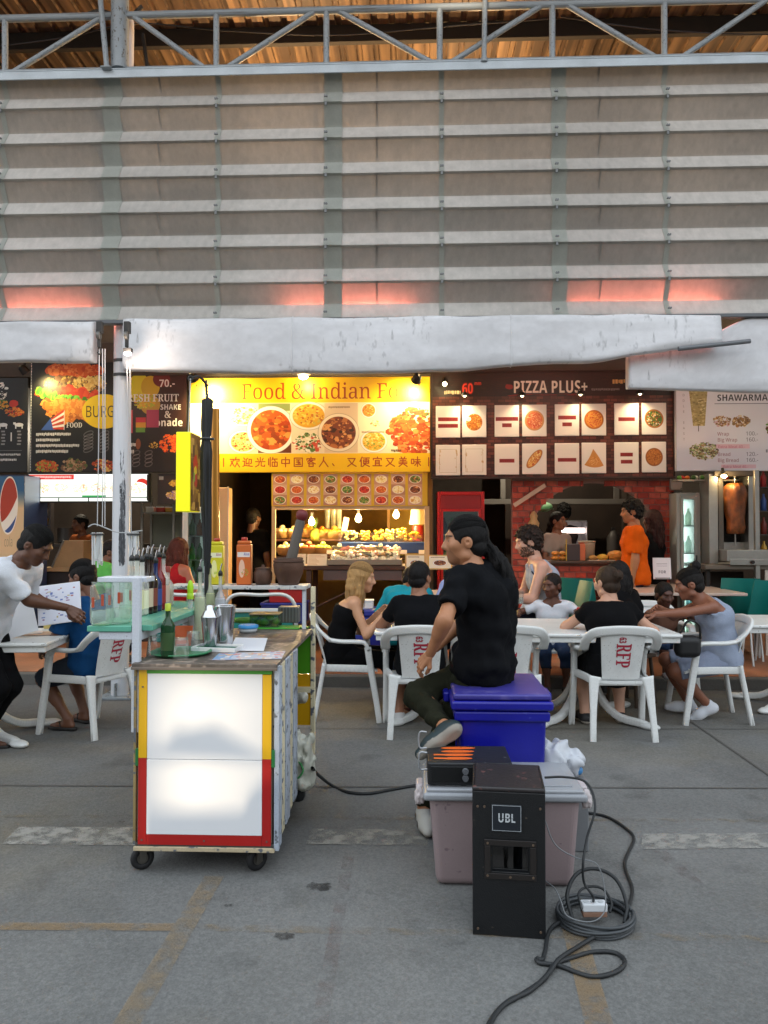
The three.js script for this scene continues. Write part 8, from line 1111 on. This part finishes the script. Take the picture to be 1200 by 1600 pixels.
const BLACKT = fabric('#0c0d10', 411), WHITET = fabric('#cfd3da', 412), OLIVE = fabric('#232419', 413), BLACKP = fabric('#0b0b0d', 414), NAVY = fabric('#141a28', 415), BLUET = fabric('#123e6a', 416), GREYT = fabric('#8e98ab', 417), ORANGE = fabric('#c8560e', 418), GREENT = fabric('#5aa850', 419), TEALT = fabric('#1b8898', 420), DENIM = fabric('#2c3c58', 421), SHORTS = fabric('#2e343e', 422), REDT = fabric('#9a1c20', 423), DIM = fabric('#2a2422', 424), PATT = fabric('#a89a8e', 425), PALEB = fabric('#8e9cc8', 426);
{
const d = 3.93, hip = at(754, 1030, d), yaw = -112 * D2R, up = V(0, 1, 0);
person({
label: 'man with long black ponytail and black shirt sitting on the blue bin', pos: hip.clone().setY(0), yaw, hip: BLUEBIN.h + .1, S: .925, sh: 1.0, fat: .96, lean: 3, pelvis: -12, hunch: 22, neckL: .142, twist: -20, side: -1,
headLean: 18, headYaw: 22, pitch: 1, headS: 1.07, headCell: .0042, cell: .011, clothCell: .0095, handCell: .0032,
skin: '#a5714f', stubble: true, hair: { style: 'ponytail', color: '#0f0d0d' },
wrL: at(672, 1022, 3.78), wrR: at(664, 1032, 3.93), elL: [1, -.25, -.25], elR: [-.6, -.6, -.3], handL: { dir: [-.15, -.75, .75], palm: [-.75, -.5, -.3], curl: .7 }, handR: { dir: [.5, -.55, .65], palm: [.1, -.9, -.3], curl: .6 },
ankL: at(663, 1262, 3.93), ankR: at(694, 1136, 3.6), kneeL: V(-1, .2, .1).transformDirection(new THREE.Matrix4().makeRotationY(-yaw)).toArray(), kneeR: V(-1, -.3, -.25).transformDirection(new THREE.Matrix4().makeRotationY(-yaw)).toArray(),
footL: { d: V(.1, -.05, 1).transformDirection(new THREE.Matrix4().makeRotationY(-yaw)).toArray(), u: [0, 1, 0] }, footR: (() => { const q = new THREE.Matrix4().makeRotationY(-yaw); const dd = V(-.80, -.53, .18).transformDirection(q), uu = V(-.12, .5, -.86).transformDirection(q); uu.addScaledVector(dd, -uu.dot(dd)); return { d: dd.toArray(), u: uu.toArray() }; })(),
shirt: { mat: BLACKT, sleeve: .36, hem: .1, ease: .026, fold: .013, neck: .02 }, pants: { mat: OLIVE, len: .985, ease: .012, fold: .009 }, shoes: { color: '#11262a', sole: '#857f75', color2: '#b9b6ae' }, seed: 3,
});
}
const seatPos = (ch, back = -.06) => ch.position.clone().add(V(Math.sin(ch.rotation.y), 0, Math.cos(ch.rotation.y)).multiplyScalar(back));
const sit = (ch, o) => person({ pos: seatPos(ch, o.back ?? -.06), yaw: ch.rotation.y, hip: .53, lean: 2, pelvis: -6, ankL: [.12, .085, .38], ankR: [-.12, .085, .36], wrL: [.12, .72, .34], wrR: [-.12, .72, .34], ...o });
sit(CH.A, { label: 'woman in black dress with brown hair tied up seated with her back to us', S: .9, hip: .5, headS: 1.06, back: .05, fem: true, fat: 1.14, skin: '#bd8f76', hair: { style: 'bun', color: '#33261c' }, headYaw: 30, headLean: 14, pitch: 6, lean: 14, hunch: 14, wrL: [.14, .86, .3], wrR: [-.25, .76, .3], shirt: { mat: BLACKP, name: 'dress', sleeve: .22, hem: .02, neck: -.02 }, pants: { mat: BLACKP, name: 'dress_skirt', skirt: .75, len: .4 }, shoes: { color: '#1c1a1c', sole: '#b8b0a4' }, ankL: [.16, .085, .22], ankR: [-.12, .085, .26] });
sit(CH.B, { label: 'man in black shirt with short black hair seated with his back to us', S: .94, hip: .51, skin: '#8d5f45', hair: { style: 'short', color: '#100e0e' }, headYaw: -28, headLean: 14, back: .07, lean: 8, hunch: 10, wrL: [.2, .78, .4], wrR: [-.2, .78, .4], shirt: { mat: BLACKT, sleeve: .3, hem: .1, ease: .018 }, pants: { mat: SHORTS, len: .52 }, shoes: { color: '#b8b8b8', sole: '#d0d0d0' }, ankL: [.16, .085, .16], ankR: [-.1, .085, .3] });
sit(CH.D, { label: 'blonde woman in black strapless top seated sideways at the table', S: .93, hip: .51, fem: true, skin: '#c2906e', hair: { style: 'long', color: '#a07c4e' }, headYaw: -6, headLean: 14, pitch: 6, lean: 16, hunch: 14, wrL: [.12, .82, .32], wrR: [-.14, .84, .36], elL: [.3, -1, -.5], elR: [-.3, -1, -.4], handR: { dir: [.1, .6, .7], palm: [.6, 0, .2], curl: .9 }, shirt: { mat: BLACKP, name: 'strapless_top', strapless: true, sleeve: 0, hem: .06, fold: .003, ease: .009 }, pants: { mat: BLACKP, len: .95 }, shoes: { color: '#7a3a34', sole: '#5a3028', sandal: true }, headCell: .0048, cell: .012, ankL: [.1, .085, .44], ankR: [-.08, .085, .42] });
sit(CH.E, { label: 'woman in grey vest with dark bun leaning on the table at right', S: .92, hip: .5, headS: 1.06, fem: true, fat: 1.06, skin: '#80503a', hair: { style: 'topbun', color: '#14100e' }, headYaw: -6, headLean: 40, pitch: 14, lean: 12, hunch: 24, back: -.1, wrL: at(1008, 962, 5.98).add(V(0, .0, .0)), wrR: at(1030, 950, 6.2), elL: [.5, -.3, .2], elR: [-.6, -.6, -.2], handL: { dir: [0, -.15, 1], palm: [0, -1, 0], curl: .3 }, shirt: { mat: GREYT, name: 'vest', tank: true, sleeve: 0, hem: .1, neck: -.03 }, pants: { mat: fabric('#8791a6', 431), name: 'shorts', len: .47, ease: .02 }, shoes: { color: '#c9cdd4', sole: '#d8dade', high: true }, ankL: [.06, .12, .12], ankR: [-.1, .1, .22], footL: { d: [0, -.45, .9], u: [0, .9, .45] }, headCell: .0048, cell: .012 });
sit(CH.F, { label: 'boy in blue shirt and grey shorts seated at the left table', S: .9, headS: 1.08, skin: '#6a4430', hair: { style: 'short', color: '#0e0c0c' }, headYaw: 10, headLean: 16, pitch: 14, lean: 6, hunch: 10, back: .02, wrL: [.2, .62, .28], wrR: [-.16, .72, .36], shirt: { mat: BLUET, sleeve: .42, hem: .14, ease: .02, fold: .008 }, pants: { mat: SHORTS, len: .5, ease: .026, name: 'shorts' }, shoes: { color: '#1a1716', sole: '#141212', sandal: true }, ankL: [.1, .085, .12], ankR: [-.12, .085, .2], headCell: .0048, cell: .012 });
sit(CH.H, { label: 'child in white shirt seated across the table looking left', S: .7, headS: 1.16, kid: true, hip: .48, skin: '#5a3524', hair: { style: 'cropped', color: '#1a1310' }, headYaw: -38, pitch: 4, lean: 10, hunch: 6, back: .06, wrL: [.24, .77, .2], wrR: [-.32, .76, .22], shirt: { mat: WHITET, sleeve: .32, hem: .06, neck: -.01 }, pants: { mat: DENIM, len: .72 }, shoes: { color: '#3a3432', sole: '#c8c8c8' }, ankL: [.1, .1, .3], ankR: [-.06, .1, .34] });
sit(CH.G, { label: 'small child with dark hair seated in front of the cafe table facing us', S: .62, headS: 1.2, kid: true, hip: .46, skin: '#4e2c1e', hair: { style: 'short', color: '#120e0c' }, headYaw: 6, pitch: 10, lean: 16, back: .08, wrL: [.15, .76, .2], wrR: [-.16, .76, .2], shirt: { mat: fabric('#6a4a3c', 432), sleeve: .2, hem: .05 }, pants: { mat: DENIM, len: .6 }, shoes: { color: '#8a8a8a', sole: '#c8c8c8' }, ankL: [.08, .25, .28], ankR: [-.08, .25, .28] });
person({ label: 'person in turquoise shirt bending behind the man in black shirt', pos: at(632, 1000, 6.95).setY(0), yaw: 3.0, hip: .55, S: .95, lean: 30, hunch: 20, headLean: 60, pitch: 40, skin: '#6a4430', hair: { style: 'short', color: '#120f0e' }, wrL: [.2, .6, .4], wrR: [-.2, .6, .4], ankL: [.12, .085, .36], ankR: [-.12, .085, .36], shirt: { mat: TEALT, sleeve: .4, hem: .1 }, pants: { mat: NAVY }, shoes: { color: '#333', sole: '#aaa' }, cell: .016 });
person({ label: 'person in pale blue shirt partly hidden behind the seated man face', pos: at(722, 1000, 7.0).setY(0), yaw: -.5, hip: .6, S: .86, lean: 2, headYaw: 0, skin: '#6a4430', hair: { style: 'short', color: '#120f0e' }, wrL: [.2, .62, .3], wrR: [-.2, .62, .3], ankL: [.1, .085, .36], ankR: [-.1, .085, .36], shirt: { mat: PALEB, sleeve: .4, hem: .1 }, pants: { mat: NAVY }, shoes: { color: '#333', sole: '#aaa' }, cell: .016 });
person({ label: 'black haired woman in black top half hidden behind the woman in black dress', pos: at(986, 1000, 6.75).setY(0), yaw: -2.4, hip: .52, S: .88, fem: true, lean: 12, headLean: 20, skin: '#5a3828', hair: { style: 'long', color: '#100d0d' }, wrL: [.15, .74, .3], wrR: [-.15, .74, .3], ankL: [.1, .085, .36], ankR: [-.1, .085, .36], shirt: { mat: BLACKP, sleeve: .35, hem: .1 }, pants: { mat: BLACKP }, shoes: { color: '#333', sole: '#aaa' }, cell: .016 });
person({ label: 'bearded man in grey vest with dark trim seated left of the bricks', pos: at(856, 1000, 7.55).setY(YF), yaw: -1.5, hip: .55, S: 1.1, sh: 1.04, fat: 1.06, lean: 10, hunch: 12, headLean: 20, pitch: 10, headS: 1.08, headYaw: 4, skin: '#c49680', beard: '#4a3426', hair: { style: 'bushy', color: '#241a15' }, wrL: at(790, 936, 7.45), wrR: at(782, 934, 7.75), elL: [.5, -.9, -.2], elR: [-.5, -.9, -.2], handL: { dir: [0, 0, 1], palm: [0, -1, 0] }, ankL: [.14, .085, .42], ankR: [-.14, .085, .42], shirt: { mat: fabric('#98a2b0', 433), name: 'vest', tank: true, sleeve: 0, hem: .1, neck: -.02 }, pants: { mat: NAVY }, shoes: { color: '#222', sole: '#999' }, headCell: .0052 });
{ // dark piping on the vest
const j = PJ, m = std('#1e2440', .8), pts = (s) => { const a = []; for (let i = 0; i <= 12; i++) { const t = i / 12 * Math.PI * 1.0; a.push(j.shl[0].clone().lerp(j.C, .16).add(V(s * .0 + .0, -.02 - Math.sin(t) * .09, -.1 + .2 * i / 12)).add(V(-.015 + .03 * Math.sin(t), 0, 0))); } return a; }; mesh('vest_piping', tube(pts(1), .007, 30, 6), m, j.root);
}
person({ label: 'man in orange shirt standing before the brick arch', pos: at(992, 1000, 8.75).setY(YF), yaw: -1.72, hip: .9, S: 1.03, lean: 0, hunch: 4, headLean: 6, pitch: 2, headS: 1.02, headYaw: 8, skin: '#a06c48', hair: { style: 'bushy', color: '#0e0c0b' }, wrL: [.22, .78, .06], wrR: [-.22, .8, .1], ankL: [.09, .085, .02], ankR: [-.09, .085, -.02], kneeL: [0, 0, 1], kneeR: [0, 0, 1], shirt: { mat: ORANGE, sleeve: .4, hem: .12, ease: .026, fold: .008 }, pants: { mat: NAVY }, shoes: { color: '#222', sole: '#888' }, headCell: .0052 });
person({ label: 'person in black with dark red bag standing behind the man in orange', pos: at(1020, 1000, 9.15).setY(YF), yaw: -2.4, hip: .86, S: .95, fem: true, skin: '#6a4430', hair: { style: 'long', color: '#2a1210' }, wrL: [.2, .75, .06], wrR: [-.2, .76, .1], ankL: [.09, .085, 0], ankR: [-.09, .085, 0], kneeL: [0, 0, 1], kneeR: [0, 0, 1], shirt: { mat: BLACKP, sleeve: .4, hem: .1 }, pants: { mat: BLACKP }, shoes: { color: '#222', sole: '#888' }, cell: .017 });
person({ label: 'vendor woman in patterned blouse behind the pizza counter', pos: at(868, 900, 9.85).setY(YF), yaw: .55, hip: .86, S: .95, fem: true, lean: 4, headYaw: 18, headLean: 8, skin: '#8a5e44', hair: { style: 'tied', color: '#0f0d0d' }, wrL: [.1, 1.0, .26], wrR: [-.08, 1.02, .24], ankL: [.09, .085, 0], ankR: [-.09, .085, 0], kneeL: [0, 0, 1], kneeR: [0, 0, 1], shirt: { mat: PATT, sleeve: .35, hem: .1 }, pants: { mat: DIM }, shoes: { color: '#222', sole: '#888' }, cell: .017 });
person({ label: 'dark haired cook far back inside the pizza stall', pos: at(882, 900, 11.0).setY(YF + .12), yaw: Math.PI, hip: .86, S: .98, headLean: 6, skin: '#6a4430', hair: { style: 'bushy', color: '#0c0a0a' }, wrL: [.2, 1.0, .26], wrR: [-.2, 1.0, .24], ankL: [.09, .085, 0], ankR: [-.09, .085, 0], kneeL: [0, 0, 1], kneeR: [0, 0, 1], shirt: { mat: DIM, sleeve: .35, hem: .1 }, pants: { mat: DIM }, shoes: { color: '#222', sole: '#888' }, cell: .02 });
{ const st = scene.children[scene.children.length - 1]; struct('kitchen_step', span(st.position.x - .3, st.position.x + .3, YF, YF + .12, st.position.z - .25, st.position.z + .25, .004), INT); }
person({ label: 'dark dressed person standing in the doorway beside the food hatch', pos: at(396, 900, 10.3).setY(YF), yaw: 2.6, hip: .88, S: 1.0, skin: '#5a3a2a', hair: { style: 'short', color: '#0c0a0a' }, wrL: [.2, .78, .06], wrR: [-.2, .78, .1], ankL: [.09, .085, 0], ankR: [-.09, .085, 0], kneeL: [0, 0, 1], kneeR: [0, 0, 1], shirt: { mat: BLACKP, sleeve: .4, hem: .1 }, pants: { mat: BLACKP }, shoes: { color: '#222', sole: '#888' }, cell: .02 });
person({ label: 'man in white shirt bending over the left table with a menu', pos: at(-30, 1150, 5.25).setY(0), yaw: 1.42, hip: .86, S: 1.0, lean: 30, pelvis: 6, hunch: 20, fat: .98, headLean: 40, pitch: 34, headYaw: 4, headS: 1.04, sh: 1.0, skin: '#5a3826', hair: { style: 'short', color: '#100e0d' }, wrL: at(92, 958, 5.7), wrR: at(106, 950, 5.3), elL: [.5, -.6, -.4], elR: [-.3, -.6, -.8], handR: { dir: [0, -.5, .9], palm: [.7, -.5, 0], curl: .7 }, ankL: [.08, .085, -.06], ankR: [-.08, .085, .0], kneeL: [0, 0, 1], kneeR: [0, 0, 1], shirt: { mat: WHITET, sleeve: .42, hem: .16, ease: .024, fold: .008 }, pants: { mat: BLACKP, ease: .014 }, shoes: { color: '#1a1614', sole: '#1c1a18', sandal: true }, headCell: .0048, cell: .012 });
person({ label: 'person in light green shirt seated beyond the left table', pos: at(134, 1000, 7.9).setY(YF), yaw: 2.4, hip: .55, S: 1.02, lean: 16, hunch: 18, headLean: 40, headYaw: -50, skin: '#6a4632', hair: { style: 'short', color: '#1a1412' }, wrL: [.2, .76, .34], wrR: [-.2, .76, .34], ankL: [.12, .085, .36], ankR: [-.12, .085, .36], shirt: { mat: GREENT, sleeve: .4, hem: .1, ease: .02 }, pants: { mat: NAVY }, shoes: { color: '#333', sole: '#aaa' }, cell: .016 });
person({ label: 'red haired person in red top seated behind the liquor bottles', pos: at(262, 1000, 7.8).setY(YF), yaw: 2.7, hip: .54, S: .98, fem: true, fat: 1.12, lean: 12, headLean: 26, skin: '#9a5a40', hair: { style: 'long', color: '#4a2014' }, wrL: [.15, .74, .3], wrR: [-.15, .74, .3], ankL: [.1, .085, .36], ankR: [-.1, .085, .36], shirt: { mat: REDT, tank: true, sleeve: 0, hem: .1, name: 'vest' }, pants: { mat: DIM }, shoes: { color: '#333', sole: '#aaa' }, cell: .016 });
person({ label: 'vendor in orange brown shirt behind the burger counter', pos: at(136, 900, 10.35).setY(YF), yaw: -.5, hip: .84, S: .95, lean: 10, headYaw: -10, headLean: 16, skin: '#6a4430', hair: { style: 'short', color: '#0e0c0b' }, wrL: [.12, 1.0, .3], wrR: [-.16, 1.02, .3], ankL: [.09, .085, 0], ankR: [-.09, .085, 0], kneeL: [0, 0, 1], kneeR: [0, 0, 1], shirt: { mat: fabric('#8a4a24', 434), sleeve: .4, hem: .1 }, pants: { mat: DIM }, shoes: { color: '#222', sole: '#888' }, cell: .017 });
{ // black handbag on the lap of the woman in grey, and stools under those without a drawn chair
const hb = thing('handbag', 'black handbag on the lap of the woman in grey', 'handbag', at(1074, 1010, 5.95)); mesh('bag', bx(.2, .17, .12, 0, 0, 0, .05), std('#121214', .55), hb); mesh('strap', tube([V(-.06, .09, 0), V(.0, .2, .03), V(.08, .17, .02), V(.1, .06, 0)], .009, 20, 6), std('#121214', .55), hb);
const sm = std('#ffffff', .5, { map: worn('#4a3a2c', { seed: 441 }) }); let k = 0;
for (const p of scene.children.filter((o) => o.name.startsWith('person') && /turquoise|pale blue|half hidden behind the woman in black dress|light green|red haired/.test(o.userData.label))) {
const h = /pale blue/.test(p.userData.label) ? .5 : .43, who = /turquoise/.test(p.userData.label) ? 'person in turquoise' : /pale/.test(p.userData.label) ? 'person in pale blue' : /green/.test(p.userData.label) ? 'person in light green' : /red haired/.test(p.userData.label) ? 'red haired person' : 'black haired woman';
const s = thing('wooden_stool', `brown wooden stool under the ${who}`, 'stool', p.position.clone(), p.rotation.y); mesh('seat', bx(.32, .03, .3, 0, h - .015, 0, .01), sm, s); for (const sx of [-1, 1]) for (const sz of [-1, 1]) mesh('leg', pipe(V(sx * .15, 0, sz * .14), V(sx * .12, h - .03, sz * .11), .016), sm, s);
}
}
{  // unseen blockers added to cut the sun down to a beam on the cart
const wall = std('#ffffff', .85, { map: worn('#9a958c', { seed: 321, patch: .12 }) }), P0 = V(CX0, 0, ZC), to = (u, v, z) => P0.clone().add(V(u, v, 0)).addScaledVector(SUN, (z - ZC) / SUN.z);
const blockerWall = (name, label, x0, x1, y0, y1, z, d) => { const o = thing(name, label, 'sun_blocker', [0, 0, 0]); mesh('wall', span(x0, x1, y0, y1, z, z + d, 0), wall, o); const g = std('#2a3036', .2); const n = Math.floor((x1 - x0) / 2.4); for (let i = 0; i < n; i++) for (let k = 0; k < 2; k++) mesh('window', bx(1.1, 1.3, .04, x0 + 1.3 + i * 2.4, y0 + 4 + k * 2.4, z - .02, .01), g, o); mesh('parapet', bx(x1 - x0, .3, .2, (x0 + x1) / 2, y1 + .15, z + .12, .01), wall, o); return o; };  // thin wall put in to block the sun, dressed with windows
const zA = 17, l = to(-.03, 0, zA).x, r2 = to(.62, 0, zA).x, top = to(0, .93, zA).y;
blockerWall('sun_blocker_wall', 'added grey sun blocking wall behind the photographer, left of the gap', -46, l, 0, 8.2, zA, .3);
blockerWall('sun_blocker_wall', 'added grey sun blocking wall behind the photographer, right of the gap', r2, 46, 0, 8.2, zA, .3);
const br = thing('top_blocker_wall', 'added upper wall that trims the sun beam from above', 'sun_blocker', [0, 0, 0]); mesh('wall', span(l + .002, r2 - .002, top, 8.2, zA + .02, zA + .28, 0), wall, br); mesh('soffit_blocker', span(l + .002, r2 - .002, top - .04, top - .002, zA + .03, zA + .2, 0), wall, br);  // added to close the gap above the sun beam
const zB2 = 66, rb = to(.30, 0, zB2).x; blockerWall('far_blocker_wall', 'added far wall behind the photographer that softens the right edge of the sun beam', rb, rb + 14, 0, 12, zB2, .4);  // added at a distance to blur the right edge of the beam
const zk = 3.2, k0 = (u, v) => to(u, v, zk), gable_blocker = thing('added_gable', 'added gabled outline behind the photographer, shaped to shade the cart front', 'gable_blocker', [0, 0, zk]), pp = (arr) => arr.map(([u, v]) => { const q = k0(u, v); return [q.x, q.y]; });  // added outline, traced back from the shade wanted on the cart panels
const km = std('#7a6a5a', .7); mesh('roof', poly(pp([[-.2, .5], [.75, .5], [.62, .515], [.47, .55], [.31, .655], [.2, .64], [.17, .64], [.13, .57], [-.2, .55]]), .06), km, gable_blocker);
const foot = k0(.07, 0); mesh('counter', poly([...pp([[.075, .285], [.44, .285], [.47, .36], [.52, .41], [.64, .455], [.9, .46]]), [k0(.9, 0).x, 0], [foot.x, 0]], .08), km, gable_blocker); mesh('post_blocker', span(k0(.63, 0).x, k0(.68, 0).x, .3, k0(0, .5).y, .01, .05, 0), km, gable_blocker);
mesh('step_blocker', poly([[k0(-1.2, 0).x, 0], [foot.x - .001, 0], [foot.x - .001, k0(0, .11).y], [k0(-1.2, 0).x, k0(0, .11).y]], .08), km, gable_blocker);
}
scene.traverse((o) => { if (o.isMesh) { o.castShadow = true; o.receiveShadow = true; } if (o.isLight && !o.isRectAreaLight) o.castShadow = true; });
renderer.render(scene, camera);
